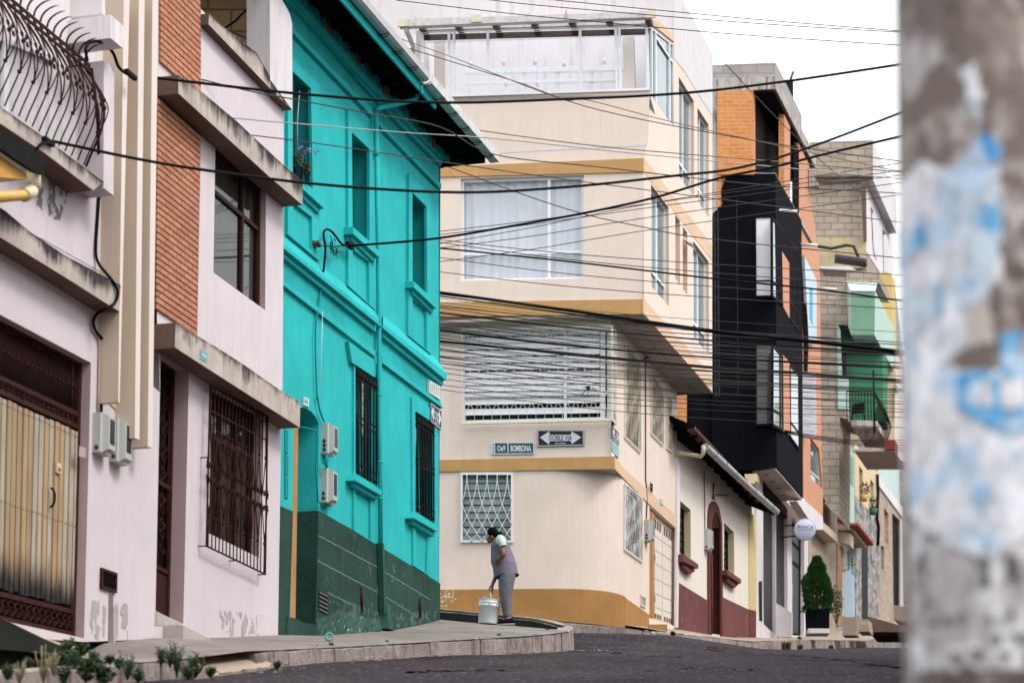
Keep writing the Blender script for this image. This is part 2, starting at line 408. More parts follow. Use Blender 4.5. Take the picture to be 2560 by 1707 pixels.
m_blackw = woodmat('black_boards', (.007, .0065, .009), (.017, .015, .019), stretch=(24, 1.0), rough=.95)
m_orange = bricks('orange_brick', (.60, .20, .045), (.68, .27, .07), (.52, .36, .24), .29, .10, .012, bmp=.5, dirt=.12)
m_orpink = bricks('salmon_brick', (.60, .28, .16), (.64, .31, .19), (.48, .24, .15), .29, .10, .008, bmp=.3, dirt=.12)
m_block = bricks('grey_concrete_block', (.34, .32, .30), (.41, .39, .36), (.25, .24, .23), .42, .21, .012, bmp=.6, dirt=.35, dcol=(.16, .15, .14))
m_blockt = bricks('tan_concrete_block', (.36, .30, .235), (.43, .365, .295), (.20, .165, .13), .42, .21, .014, bmp=.7, dirt=.4, dcol=(.14, .11, .09))
m_shutter = paint('dark_roller_shutter', (.055, .045, .047), .5, .2)
m_stone = bricks('tan_stone_cladding', (.38, .29, .22), (.50, .40, .31), (.28, .21, .16), .35, .12, .006, bmp=.8, dirt=.4)
m_bstone = bricks('mixed_grey_stone', (.46, .43, .42), (.12, .10, .11), (.3, .27, .26), .30, .16, .008, bmp=.8, dirt=.4)
m_greenp = plaster('pale_green_paint', (.20, .36, .27), var=.1, grime=.3)
m_greend = plaster('mid_green_paint', (.055, .21, .115), var=.12, grime=.3)
m_mint = plaster('mint_paint', (.44, .58, .51), var=.06, grime=.2)
m_yellow = plaster('yellow_paint', (.62, .45, .16), var=.14, grime=.6)
m_creamy = plaster('cream_yellow_paint', (.66, .52, .34), var=.08)
m_red = paint('dark_red_fascia', (.22, .02, .02), .5)
m_sidewalk = plaster('sidewalk_concrete', (.235, .205, .185), var=.4, grime=.6, bmp=.8, bscale=18, patch=.35, pcol=(.12, .10, .09))
m_kerb = kerbmat('kerb_concrete')
m_ramp = plaster('ramp_concrete', (.34, .275, .22), var=.15, grime=.4, bmp=.4)
m_mossyshade = plaster('shaded_mossy_concrete', (.025, .03, .022), var=.4, grime=.6)  # mossy ramp side with its shade put into the dark colour

m_soot0 = plaster('black_lichen', (.05, .043, .042), var=.5, grime=.8)
def meter(label, pl, px_end, px_front, nholes=2, win=True, group='electric meter boxes on the walls'):
    """moulded meter box: end face towards the viewer, front with a dark window; pixels give the end face corners and the front's far edge"""
    A = P3(pl, px_end, .0)
    d = pl.d; n = pl.n
    # box in wall coordinates: position from the left edge, depth .18
    tl = pl.pt(*px_end[0]); bl = pl.pt(*px_end[3]); h = (tl - bl).z
    W = .26; D = .17
    c = (tl + bl) / 2; t = thing('meter_box', label, 'electric meter', Vector((c.x, c.y, bl.z)), group)
    mb = MB(); k = .03
    prof = [(0, 0), (0, D * .55), (.03, D * .62), (.05, D), (W - .05, D), (W - .03, D * .62), (W, D * .55), (W, 0)]
    lo = [Vector((*(c + d * a + n * b).xy, bl.z + (.05 if b > D * .9 else .01))) for a, b in prof]
    hi = [Vector((*(c + d * a + n * b).xy, tl.z - (.035 if b > D * .9 else .0))) for a, b in prof]
    mb.rings([lo, hi], sm=False); put('body', mb, m_meter, t)
    mb = MB(); z0 = bl.z + h * .25; z1 = tl.z - h * .14
    q = [c + d * a + n * (D + .004) for a in (.075, W - .075)]
    P = [Vector((q[0].x, q[0].y, z1)), Vector((q[1].x, q[1].y, z1)), Vector((q[1].x, q[1].y, z0)), Vector((q[0].x, q[0].y, z0))]
    mb.prism(P, -n * .008); put('reading_window', mb, m_meterd, t)
    for i in range(nholes):
        mb = MB(); zc = bl.z + h * (.14 + .14 * i); cc = c + n * (D * .3); cc.z = zc
        mb.lathe(cc - d * .006, [(.026, 0), (.026, .012), (.014, .014)], 12, d); put('knockout', mb, m_meterd, t)
    mb = MB()
    for i in range(4):
        cc = c + d * (.09 + .025 * i) + n * (D * .72); cc.z = bl.z + .012; mb.box(cc, d * .014, n * .03, Vector((0, 0, .04)))
    put('terminal_strip', mb, m_meter, t)
    return t

# ================================================================== 1. house with the belly balcony, garage door and fins (far left)
mL = vp2m(3050)
corner = at(1098, 1547, 36.5)
plT0 = Plane(corner, mL); plT = Plane(corner - plT0.n * .16, mL)   # teal house, set back a little
plP = Plane(plT0.pt(700, 1580), vp2m(2990))                # brick-panel house
plL = Plane(plP.pt(392, 1590), vp2m(3050))                # balcony house
H1 = thing('balcony_house', 'lavender house with bulging iron balcony, beige fins and a plank garage door', 'house', plL.pt(300, 1600))
mb = MB()
garage = Z('A2', -150, 778, 637, 1195, 'A3', 453, 1325, -150, 1195)
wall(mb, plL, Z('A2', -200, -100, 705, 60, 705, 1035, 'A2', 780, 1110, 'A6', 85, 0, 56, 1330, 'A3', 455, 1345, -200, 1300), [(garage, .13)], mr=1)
core(mb, plL, Z('S', -60, 1640, 385, 1620, 385, 20, -60, -300), .6, 6, 0)
put('wall', mb, [m_lav, m_pinkrev], H1)
mb = MB(); wall(mb, plL, Z('A1', -150, 560, 300, 1000, 690, 1300, 'A2', 706, 65, 706, 560, 300, 330, -150, 120), [], off=.006); put('upper_wall_render', mb, m_lavpatch, H1)
mb = MB(); wall(mb, plL, Z('A1', -150, -250, 735, -250, 735, 1330, 700, 1300, -150, 760), [], off=.0); put('balcony_back_wall', mb, m_white, H1)
mb = MB(); wall(mb, plL, Z('A2', 700, -20, 775, 20, 790, 1110, 700, 1080), [], off=-.05); put('recess_strip', mb, m_dark, H1)
mb = MB(); slab(mb, plL, Z('A1', 775, 105, 865, 185, 860, 340, 775, 268), .5, -.1); put('parapet_beam', mb, m_white, H1)
mb = MB(); slab(mb, plL, Z('A1', 715, -200, 735, -180, 735, 110, 715, 95), .36, 0); put('bay_wall', mb, m_white, H1)
mb = MB(); slab(mb, plL, Z('A1', 728, 425, 800, 480, 795, 1370, 724, 1315), .3, 0); put('balcony_end_wall', mb, m_lav, H1)
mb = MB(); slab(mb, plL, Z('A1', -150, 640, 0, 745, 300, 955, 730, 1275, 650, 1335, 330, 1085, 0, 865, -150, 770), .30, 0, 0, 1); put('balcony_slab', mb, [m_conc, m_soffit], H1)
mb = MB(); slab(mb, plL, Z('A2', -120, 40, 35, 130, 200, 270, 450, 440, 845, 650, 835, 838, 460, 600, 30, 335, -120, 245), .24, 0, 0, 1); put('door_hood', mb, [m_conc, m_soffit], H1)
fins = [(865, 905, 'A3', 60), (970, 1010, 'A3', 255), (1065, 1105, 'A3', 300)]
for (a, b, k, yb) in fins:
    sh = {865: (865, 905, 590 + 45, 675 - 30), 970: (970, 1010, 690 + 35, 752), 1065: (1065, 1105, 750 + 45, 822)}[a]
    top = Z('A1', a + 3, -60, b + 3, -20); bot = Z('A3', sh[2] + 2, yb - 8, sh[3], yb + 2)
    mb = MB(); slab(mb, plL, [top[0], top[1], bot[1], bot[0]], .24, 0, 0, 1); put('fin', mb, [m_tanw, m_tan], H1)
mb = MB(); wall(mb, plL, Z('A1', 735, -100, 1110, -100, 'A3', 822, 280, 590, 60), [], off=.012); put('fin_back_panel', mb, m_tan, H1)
# garage door set in the opening
Q = [plL.pt(u, v) - plL.n * .13 for u, v in garage]
gd = MB()
for a in (.0, 1.0): gd.bar(bil(Q, min(max(a, .004), .988), 0), bil(Q, min(max(a, .004), .988), 1), .05, .06, plL.n)
for b in (.004, .19, .235, .905, .985): gd.bar(bil(Q, 0, b), bil(Q, 1, b), .05, .05, plL.n)
D1 = put('garage_door', gd, m_maroon, H1)
mb = MB(); mb.face([q - plL.n * .1 for q in Q]); put('dark_backing', mb, m_dark, D1)
zch = plL.pt(80, 1465).z - ORI[H1.name].z
m_plank = [woodmat('weathered_planks', a_, b_, (.02, .017, .016), zch + .66) for a_, b_ in (((.27, .18, .10), (.42, .32, .21)), ((.33, .215, .11), (.47, .34, .205)), ((.31, .25, .19), (.50, .43, .34)))]
mb = MB(); np_ = 21
for i in range(np_):
    a0, a1 = i / np_ + .006, (i + 1) / np_ - .006; top = .255 + R.uniform(-.003, .003); bt = .895 + R.uniform(-.012, .004); o = plL.n * R.uniform(.02, .03)
    mb.prism([bil(Q, a0, top) + o, bil(Q, a1, top) + o, bil(Q, a1, bt) + o, bil(Q, a0, bt) + o], -plL.n * .03, R.randrange(3))
put('planks', mb, m_plank, D1)
mb = MB()
for i in range(np_):
    for b in (.275, .60):
        for da in (.28, .72): mb.lathe(bil(Q, (i + da) / np_, b + R.uniform(-.002, .002)) + plL.n * .028, [(.0065, 0), (.005, .006)], 7, plL.n)
put('nails', mb, m_ironblk, D1)['kind'] = 'stuff'
mb = MB()
for i in range(48): mb.tube([bil(Q, (i + .5) / 48, .01), bil(Q, (i + .5) / 48, .19)], .008, 5)
for i in range(24): mb.lathe(bil(Q, (i + .5) / 24, .095), [(.005, -.02), (.022, 0), (.005, .02)], 6, plL.d)
put('transom_bars', mb, m_iron, D1)
mb = MB(); zu = Vector((0, 0, 1))
for i in range(22):
    c = bil(Q, (i + .5) / 22, .212) + plL.n * .02; scroll(mb, c + zu * .025, plL.d, zu, .045, .009, 1); scroll(mb, c - zu * .03, plL.d, zu, .035, .009, -1)
for i in range(18):
    c = bil(Q, (i + .5) / 18, .945) + plL.n * .01; mb.tube([c + plL.d * (.06 * math.cos(t)) + zu * (.075 * math.sin(t)) for t in [k * .5 for k in range(13)]], .010, 5); scroll(mb, c - zu * .02, plL.d, zu, .04, .008)
put('scrollwork', mb, m_iron, D1)
mb = MB(); c = plL.pt(*Z('A3', 357, 407)[0]) - plL.n * .09
mb.box(c, plL.d * .10, zu * .11, plL.n * .02); mb.box(c + plL.n * .02, plL.d * .05, zu * .02, plL.n * .03); put('lock', mb, m_tan, D1)
mb = MB(); c = plL.pt(*Z('A3', 315, 565)[0]) - plL.n * .09; mb.tube([c + zu * (.1 * math.cos(t)) + plL.n * (.05 * math.sin(t)) for t in [k * math.pi / 8 for k in range(9)]], .012, 6); put('handle', mb, m_ironblk, D1)
# balcony railing: bulging bars, spikes, rail
rl = thing('balcony_railing', 'rust red wrought iron railing bulging over the stained slab, with curved spikes along its top', 'railing', plL.pt(*Z('A1', 600, 1165)[0], .2))
pr = plL; e0 = .22
zt = pr.pt(*Z('A1', 600, 440)[0], e0); zb = pr.pt(*Z('A1', 600, 1165)[0], e0)
s0, ztop = pr.sz(zt); _, zbot = pr.sz(zb); hh = ztop - zbot
def bulge(t): return e0 + .20 * math.sin(math.pi * min(1, t * 1.08) ** 1.15) if t < .93 else e0 + .02
mb = MB(); nb = 17
for i in range(nb):
    s = s0 - i * .142
    bm_ = MB(); bm_.tube([pr.at(s, zbot + hh * t / 12, bulge(t / 12)) for t in range(13)], .0085, 5)
    o = put('bar', bm_, m_iron, rl)
    if i % 2 == 0:
        for tt in (.30, .58):
            b2 = MB(); b2.box(pr.at(s, zbot + hh * tt, bulge(tt)), pr.d * .03, pr.n * .03, zu * .03); put('collar', b2, m_iron, o)
    cur = [pr.at(s - .05, ztop + .02 + .16 * math.sin(t) * .9, e0 + .02 + .20 * (1 - math.cos(t))) for t in [k * .5 * math.pi / 6 for k in range(7)]]
    b2 = MB(); b2.tube(cur, [.012, .011, .011, .010, .009, .007, .002], 5); put('spike', b2, m_iron, o)
    if i % 2 == 0:
        b2 = MB()
        for sg in (-1, 1):
            b2.tube([pr.at(s + sg * .142 * (k / 8), zbot + hh * (.30 + .28 * k / 8), bulge(.30 + .28 * k / 8) + .006) for k in range(9)], .0075, 5)
            b2.tube([pr.at(s + sg * .142 * (1 - k / 8), zbot + hh * (.58 + .32 * k / 8), bulge(.58 + .32 * k / 8) + .006) for k in range(9)], .0075, 5)
            scroll(b2, pr.at(s + sg * .045, zbot + hh * .62, bulge(.62) + .012), pr.d * sg, zu, .032, .008)
            scroll(b2, pr.at(s + sg * .045, zbot + hh * .56, bulge(.56) + .012), pr.d * sg, -zu, .032, .008)
        put('scroll_panel', b2, m_iron, o)
mb = MB()
for z_, e in ((ztop, e0 + .01), (ztop - .10, e0 + .05)): mb.bar(pr.at(s0 + .04, z_, e), pr.at(s0 - nb * .142 - .3, z_, e), .03, .02, pr.n)
for i in range(nb): mb.box(pr.at(s0 - .05 - i * .142, ztop - .05, e0 + .03), pr.d * .05, pr.n * .016, zu * .07)
put('top_rail', mb, m_iron, rl)
mb = MB(); mb.tube([pr.at(s0 + .05, zbot + hh * t / 12, bulge(t / 12) * 1.0) for t in range(13)], .013, 6); mb.tube([pr.at(s0 + .05, ztop, e0), pr.at(s0 + .05, ztop, 0)], .012, 6); put('end_post', mb, m_iron, rl)
# balcony door jamb
mb = MB(); A = Z('A1', 30, 270, 62, 290, 62, 790, 30, 770); slab(mb, plL, A, .05, .008); slab(mb, plL, Z('A1', -150, 190, 400, 410, 400, 440, -150, 225), .045, .008); put('balcony_door_frame', mb, m_alu, H1)
# black canopy with yellow underside and yellow drain at the left edge
t = thing('shop_canopy', 'black edged canopy with yellow underside cut by the left picture edge', 'canopy', plL.pt(*Z('A1', 100, 1200)[0], .5))
mb = MB(); slab(mb, plL, Z('A1', -200, 740, 0, 870, 315, 1108, 312, 1222, 240, 1200, 0, 1040, -200, 900), .55, .50); put('black_fascia', mb, m_ironblk, t)
mb = MB(); slab(mb, plL, Z('A1', -200, 960, 0, 1090, 190, 1225, 190, 1258, 0, 1240, -200, 1240), .46, .0); put('underside', mb, paint('canopy_yellow', (.60, .30, .03), .5), t)
mb = MB(); pp = Z('A1', 230, 1190, 232, 1250, 235, 1300, 225, 1345, 190, 1365, 100, 1370, -150, 1395)
mb.tube(P3(plL, pp, .42), [.065, .065, .055, .06, .055, .055, .055], 10); put('drain_pipe', mb, paint('yellow_pvc', (.66, .42, .10), .4, .15), t)
mb = MB(); mb.tube(P3(plL, Z('A1', 228, 1225, 234, 1320), .42), .078, 10); mb.tube(P3(plL, Z('A1', 225, 1335, 165, 1368), .42), .068, 10); put('pipe_collar', mb, paint('cream_pvc', (.72, .62, .42), .4, .1), t)
# meters, vent, pipe
meter('grey meter box, left one of the pair beside the plank garage door', plL, Z('A3', 495, 108, 548, 105, 545, 345, 500, 330), [], 1)
meter('grey meter box overlapped by its twin, right of the pair by the plank garage door', plL, Z('A3', 588, 140, 625, 140, 622, 385, 590, 380), [], 1)
t = thing('wall_vent', 'small rusty barred vent low in the lavender wall with grey drip mark below', 'vent', plL.pt(*Z('A3', 585, 1080)[0]))
V = P3(plL, Z('A3', 545, 945, 628, 975, 625, 1082, 542, 1055), .015)
mb = MB(); frameq(mb, V, plL.n, .03, .03); put('frame', mb, m_maroon, t)
mb = MB(); mb.face([q - plL.n * .01 for q in V]); put('opening', mb, m_dark, t)
mb = MB()
for i in range(6): mb.tube([bil(V, (i + .5) / 6, 0), bil(V, (i + .5) / 6, 1)], .008, 5)
put('bars', mb, m_ironblk, t)
mb = MB(); slab(mb, plL, Z('A3', 588, 1088, 610, 1095, 612, 1352, 584, 1348), .006, 0); put('drip_mark', mb, plaster('raw_grey_cement', (.21, .18, .175), var=.3), H1)
mb = MB(); slab(mb, plL, Z('A3', 430, 290, 463, 300, 462, 355, 428, 345), .008, 0); put('switch_plate', mb, m_pinkrev, H1)
mb = MB(); mb.tube(P3(plL, Z('A2', 645, 860, 645, 965, 690, 1010, 696, 1100, 690, 1400, 686, 1540), .02), .014, 6); put('conduit', mb, m_pinkrev, H1)

# ================================================================== 2. house with brick panels and stained canopies
H2 = thing('brick_panel_house', 'lavender house with red brick panels under dirty concrete canopies', 'house', plP.pt(590, 1590))
win = Z('A4', 500, 985, 855, 1320, 'A5', 848, 660, 486, 396)
gr = Z('A6', 362, -30, 640, 120, 620, 892, 350, 760)
dr = Z('A5', 118, 930, 315, 1075, 'A6', 212, 1250, 62, 1178)
mb = MB()
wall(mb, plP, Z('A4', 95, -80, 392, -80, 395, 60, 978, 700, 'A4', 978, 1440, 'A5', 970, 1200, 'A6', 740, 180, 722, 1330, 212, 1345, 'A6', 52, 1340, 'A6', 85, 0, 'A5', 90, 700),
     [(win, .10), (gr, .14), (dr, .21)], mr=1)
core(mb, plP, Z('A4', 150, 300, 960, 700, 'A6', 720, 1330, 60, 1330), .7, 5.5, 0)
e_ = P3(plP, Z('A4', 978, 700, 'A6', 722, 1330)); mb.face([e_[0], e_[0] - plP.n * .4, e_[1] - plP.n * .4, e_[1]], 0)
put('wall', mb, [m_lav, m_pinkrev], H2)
m_joint = paint('dark_raked_joint', (.045, .02, .016), .9, .3)
for px in (Z('A4', 97, 690, 398, 930, 'A5', 372, 830, 88, 640), Z('A4', 117, -60, 398, -60, 398, 660, 117, 430)):
    mb = MB(); slab(mb, plP, px, .012, .004, 1); q = P3(plP, px, .03); h_ = .074
    s_a, s_b = plP.sz(q[0])[0], plP.sz(q[1])[0]; s_c, s_d = plP.sz(q[3])[0], plP.sz(q[2])[0]
    for k in range(int(min(p.z for p in q) / h_), int(max(p.z for p in q) / h_) + 1):
        z0, z1 = k * h_ + .009, (k + 1) * h_ - .007
        if z0 < q[3].z - .02 or z1 > max(q[0].z, q[1].z) + .02: continue
        f = (z0 - q[3].z) / (q[0].z - q[3].z); l, r = s_c + (s_a - s_c) * f, s_d + (s_b - s_d) * f
        pr_ = [(.012, z0), (.030, z0 + .003), (.036, z1 - .004), (.012, z1)]; mb.prism([plP.at(l, z, o) for o, z in pr_], plP.d * (r - l))
    put('brick_panel', mb, [m_brick, m_joint], H2)
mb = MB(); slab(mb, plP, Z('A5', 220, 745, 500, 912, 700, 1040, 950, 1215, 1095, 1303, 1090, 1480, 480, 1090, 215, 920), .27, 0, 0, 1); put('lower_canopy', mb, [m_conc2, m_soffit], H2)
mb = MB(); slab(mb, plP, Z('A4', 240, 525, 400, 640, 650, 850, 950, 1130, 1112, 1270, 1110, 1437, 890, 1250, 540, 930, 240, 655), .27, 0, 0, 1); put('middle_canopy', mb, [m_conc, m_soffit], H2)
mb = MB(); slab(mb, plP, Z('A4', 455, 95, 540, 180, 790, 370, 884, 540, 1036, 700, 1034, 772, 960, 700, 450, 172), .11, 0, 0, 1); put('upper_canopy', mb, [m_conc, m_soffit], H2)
mb = MB(); slab(mb, plP, Z('A4', 880, -90, 960, -10, 1020, 95, 1038, 170, 1038, 772, 884, 560), .118, -.2); put('parapet_pillar', mb, m_white, H2)
w = window(H2, plP, win, .10, (m_brownfr, m_mglass), .05, .05, vs=(.66,), hs=((.34, 0, 1),), curtain=m_curtd)
# iron window guard in front of the lower window
gp = Z('A6', 356, -40, 668, 130, 655, 985, 335, 832)
t = thing('window_guard', 'brown wrought iron window guard of scrolls and lozenges on the lavender wall', 'window guard', plP.pt(*gp[3], .1))
G = P3(plP, gp, .10); mb = MB(); frameq(mb, G, plP.n, .018, .016, hs=(.155,)); put('frame', mb, m_iron, t)
for i in range(17):
    a = (i + .5) / 17
    for r0, r1 in (((0, 1),) if i % 2 else ((0, .26), (.82, 1))): mb = MB(); mb.tube([bil(G, a, r0), bil(G, a, r1)], .0075, 5); put('bar', mb, m_iron, t)
mb = MB()
for i in range(0, 17, 2):
    a = (i + .5) / 17; da = 1 / 17
    for b in (.27, .81): mb.lathe(bil(G, a, b), [(.006, -.025), (.02, 0), (.006, .025)], 6, zu)
    for sg in (-1, 1):
        mb.tube([bil(G, a, .28), bil(G, a + sg * da * .9, .52)], .007, 5); mb.tube([bil(G, a, .80), bil(G, a + sg * da * .9, .56)], .007, 5)
        for b in (.50, .585): scroll(mb, bil(G, a + sg * da * .42, b) + plP.n * .008, plP.d * sg, zu * (1 if b < .55 else -1), .045, .009)
put('lozenges', mb, m_iron, t)
mb = MB()
for (a, b) in ((0, .45), (0, .995), (1, .03), (.5, .995), (1, .995)): mb.tube([bil(G, a, b), bil(G, a, b) - plP.n * .10], .008, 5)
put('wall_anchor', mb, m_iron, t)
w = window(H2, plP, gr, .13, (m_brownfr, m_mglass), .05, .04, vs=(.36, .68), hs=(.3,), curtain=m_curtd)
# door
Qd = [plP.pt(u, v) - plP.n * .2 for u, v in dr]
mb = MB(); frameq(mb, Qd, plP.n, .05, .05, hs=(.47, .80)); dd = put('front_door', mb, m_maroon, H2)
mb = MB(); mb.face([q - plP.n * .05 for q in Qd]); put('dark_backing', mb, m_dark, dd)
mb = MB(); mb.prism([bil(Qd, .03, .80), bil(Qd, .97, .80), bil(Qd, .97, .995), bil(Qd, .03, .995)], -plP.n * .03); put('kick_panel', mb, m_maroon, dd)
mb = MB()
for i in range(5): mb.tube([bil(Qd, (i + .5) / 5, .01), bil(Qd, (i + .5) / 5, .79)], .009, 5)
for j in range(7):
    for i in range(2): scroll(mb, bil(Qd, .3 + .4 * i, .07 + .1 * j) + plP.n * .01, plP.d * (1 if i else -1), zu, .09, .011); scroll(mb, bil(Qd, .3 + .4 * i, .12 + .1 * j) + plP.n * .01, plP.d * (1 if i else -1), -zu, .08, .011)
put('scrollwork', mb, m_iron, dd)
# step
mb = MB()
pa = [plP.pt(*p, .25) for p in Z('A6', 215, 1258, 372, 1337, 215, 1345)]
mb.prism(pa, -plP.n * .25); sx = pa[0] - pa[1]; 
p0, p1 = plP.pt(*Z('A6', 215, 1258)[0], .25), plP.pt(*Z('A6', 215, 1345)[0], .25); L = -plP.d * .02
mb.prism([p0, p0 + L, p1 + L, p1], -plP.n * .27)
st = put('door_step', mb, m_conc2, H2)
mb = MB(); c0 = plP.pt(*Z('A6', 212, 1256)[0], .006); c1 = plP.pt(*Z('A6', 64, 1176)[0], .006); c2 = plP.pt(*Z('A6', 58, 1255)[0], .006)
mb.prism([c0, c1, c2], -plP.n * .2); put('step_cheek', mb, m_conc2, st)
mb = MB(); q = P3(plP, Z('A5', 395, 930, 445, 962, 442, 1022, 394, 1000), .278); mb.prism(q, -plP.n * .008); nt_ = put('number_plate', mb, paint('teal_enamel', (.10, .38, .36), .4, .2), None); ORI[nt_.name] = ORI[nt_.name]
tag(nt_, 'small teal house number plate on the lower stained canopy', 'number plate')
mb = MB()
for i in range(4): mb.bar(bil(q, .22 + .17 * i, .35) + plP.n * .003, bil(q, .22 + .17 * i, .62) + plP.n * .003, .022 if i % 2 else .012, .004, plP.n)
put('worn_digits', mb, m_alu, nt_)

m_bare = plaster('bare_grey_render', (.215, .195, .19), var=.3); m_damp = plaster('damp_stain', (.46, .40, .41), var=.3)
mb = MB(); ragged(mb, plL, Z('A1', 235, 1215, 330, 1225, 510, 1310, 500, 1350, 450, 1440, 420, 1540, 340, 1530, 270, 1440, 210, 1430), .009, 1.2, 4.0, -.08, 3.1, stretch=1.5); put('bare_patch', mb, m_bare, H1)
mb = MB(); ragged(mb, plL, Z('A3', 500, 1120, 690, 1140, 690, 1350, 470, 1345), .004, 1.2, 5.0, .12, 7.7, stretch=2.5); put('flaked_base', mb, m_damp, H1)
mb = MB(); ragged(mb, plP, Z('A6', 410, 1175, 630, 1195, 625, 1310, 400, 1315), .004, 1.2, 7.0, .10, 1.9, stretch=2.0); put('flaked_base', mb, m_damp, H2)
def skin(pl, top, bot, off, mat, par, n=48):
    """front skin of a slab as a strip that remembers how far each point lies below the top edge (where rain dirt starts)"""
    def rs(L, t):
        u = L[0][0] + (L[-1][0] - L[0][0]) * t
        for (a, b), (c, d) in zip(L, L[1:]):
            if u <= c + 1e-6: return (u, b + (d - b) * (u - a) / (c - a))
        return L[-1]
    mb = MB(); rows = [mb.add([pl.pt(*rs(top, i / n), off).lerp(pl.pt(*rs(bot, i / n), off), j / 6) for i in range(n + 1)]) for j in range(7)]
    for a, b in zip(rows, rows[1:]):
        for i in range(n): mb.fi([a[i], a[i + 1], b[i + 1], b[i]])
    o = put('stained_face', mb, mat, par, recalc=False); at_ = o.data.attributes.new('edge', 'FLOAT', 'POINT')
    for j, r in enumerate(rows):
        for k in r: at_.data[k].value = j / 6
    return o
def sootmat(name, col, soot, lvl):
    m, nt, b = newmat(name); ob = objmap(nt); at_ = N(nt, 'Attribute', attribute_name='edge')
    c = mix(nt, ramp(nt, noise(nt, ob, 3, 6), .35, .65), dk(col, .75), col)
    c = mix(nt, mul(nt, ramp(nt, noise(nt, uvmap(nt, 6, 1.0), 1, 6, .7), .5, .62), .5), c, dk(col, .55))
    st = noise(nt, uvmap(nt, 15, .9), 1, 8, .8); big = noise(nt, ob, 1.6, 3, .6)
    a = N(nt, 'Math', operation='MULTIPLY_ADD'); nt.links.new(big, a.inputs[0]); a.inputs[1].default_value = 1.5; nt.links.new(st, a.inputs[2])
    d = N(nt, 'Math', operation='MULTIPLY_ADD'); nt.links.new(at_.outputs['Fac'], d.inputs[0]); d.inputs[1].default_value = -.55; nt.links.new(a.outputs[0], d.inputs[2])
    h_ = mul(nt, d.outputs[0], .5)
    c = mix(nt, mul(nt, ramp(nt, h_, lvl * .5 - .035, lvl * .5 + .13), .95), c, soot)
    top = ramp(nt, at_.outputs['Fac'], .03, .16, (1, 1, 1, 1), (0, 0, 0, 1)); c = mix(nt, mul(nt, mul(nt, top, ramp(nt, noise(nt, ob, 9, 4), .4, .6)), .8), c, dk(soot, .8))
    nt.links.new(c, b.inputs['Base Color']); setspec(b, .95, .08); bump(nt, b, noise(nt, ob, 30, 4, .7), .5, .012); return m
m_sootA = sootmat('sooty_concrete', (.50, .44, .39), (.028, .024, .026), .98); m_sootB = sootmat('lightly_sooty_concrete', (.54, .47, .42), (.05, .042, .042), 1.13)
skin(plP, Z('A4', 240, 527, 400, 642, 650, 852, 950, 1132, 1112, 1270), Z('A4', 240, 654, 540, 929, 890, 1249, 1110, 1436), .2725, m_sootA, H2)
skin(plP, Z('A5', 220, 747, 500, 914, 700, 1042, 950, 1217, 1095, 1304), Z('A5', 216, 919, 480, 1089, 1090, 1479), .2725, m_sootB, H2)
skin(plP, Z('A4', 456, 97, 540, 182, 790, 372, 884, 542), Z('A4', 451, 171, 884, 622), .1125, m_sootA, H2)
skin(plL, Z('A2', -120, 42, 35, 132, 200, 272, 450, 442, 845, 651), Z('A2', -120, 244, 30, 334, 460, 599, 836, 837), .2425, m_sootA, H1)
skin(plL, Z('A1', -150, 642, 0, 747, 300, 957, 728, 1276), Z('A1', -150, 769, 0, 864, 330, 1084, 652, 1333), .3025, m_sootA, H1)
# ================================================================== 3. teal house
H3 = thing('teal_house', 'bright teal two storey house with moulded cornices and a dark green base', 'house', plT.pt(900, 1580))
w1 = Z('B1', 118, 500, 245, 620, 258, 1325, 118, 1212)
w2 = Z('B1', 532, 928, 655, 1045, 'B2', 706, 372, 578, 262)
w3 = Z('B1', 955, 1348, 1055, 1448, 'B2', 1141, 765, 1030, 672)
lw1 = Z('B3', 445, 22, 572, 105, 566, 705, 445, 632)
lw2 = Z('B3', 782, 285, 888, 355, 888, 915, 780, 845)
door = Z('B3', 99, 330, 112, 292, 137, 265, 165, 266, 200, 290, 228, 325, 241, 362, 224, 1500, 80, 1455)
mb = MB()
wall(mb, plT, Z('A4', 950, -200, 'B1', 1138, 1040, 'B3', 912, 1455, 640, 1515, 240, 1545, 'A6', 690, 1330),
     [(w1, .30), (w2, .30), (w3, .30), (lw1, .12), (lw2, .12), (door, .31)])
core(mb, plT, Z('S', 745, 1560, 1086, 1540, 1086, 420, 745, 0), .6, 7)
e = plT.pt(1098, 1460); s_end, _ = plT.sz(e); zlo = plT.pt(1098, 1560).z - .3
zhi = plT.pt(*Z('B1', 1140, 1045)[0]).z
mb.face([plT.at(s_end, zlo, 0), plT.at(s_end, zlo, -6.5), plT.at(s_end, zhi, -6.5), plT.at(s_end, zhi, 0)])
put('wall', mb, [m_teal, m_teal], H3)
# cracked adobe gable end, seen over the neighbour's terrace
plG = Plane(plT.pt(712, 700), None, (1, 0, 0))
mb = MB(); slab(mb, plG, Z('A4', 300, -160, 985, -160, 985, 420, 300, 420), .0, -.3); put('gable_wall', mb, m_adobe, H3)
mb = MB(); slab(mb, plG, Z('A4', 680, 308, 795, 300, 795, 372, 700, 330), .02, 0); put('brick_patch', mb, m_orange, H3)
def mould(pl, top, bot, off, mat, par, name='moulding', back=0.0):
    mb = MB(); slab(mb, pl, top + bot[::-1], off, back); return put(name, mb, mat, par)
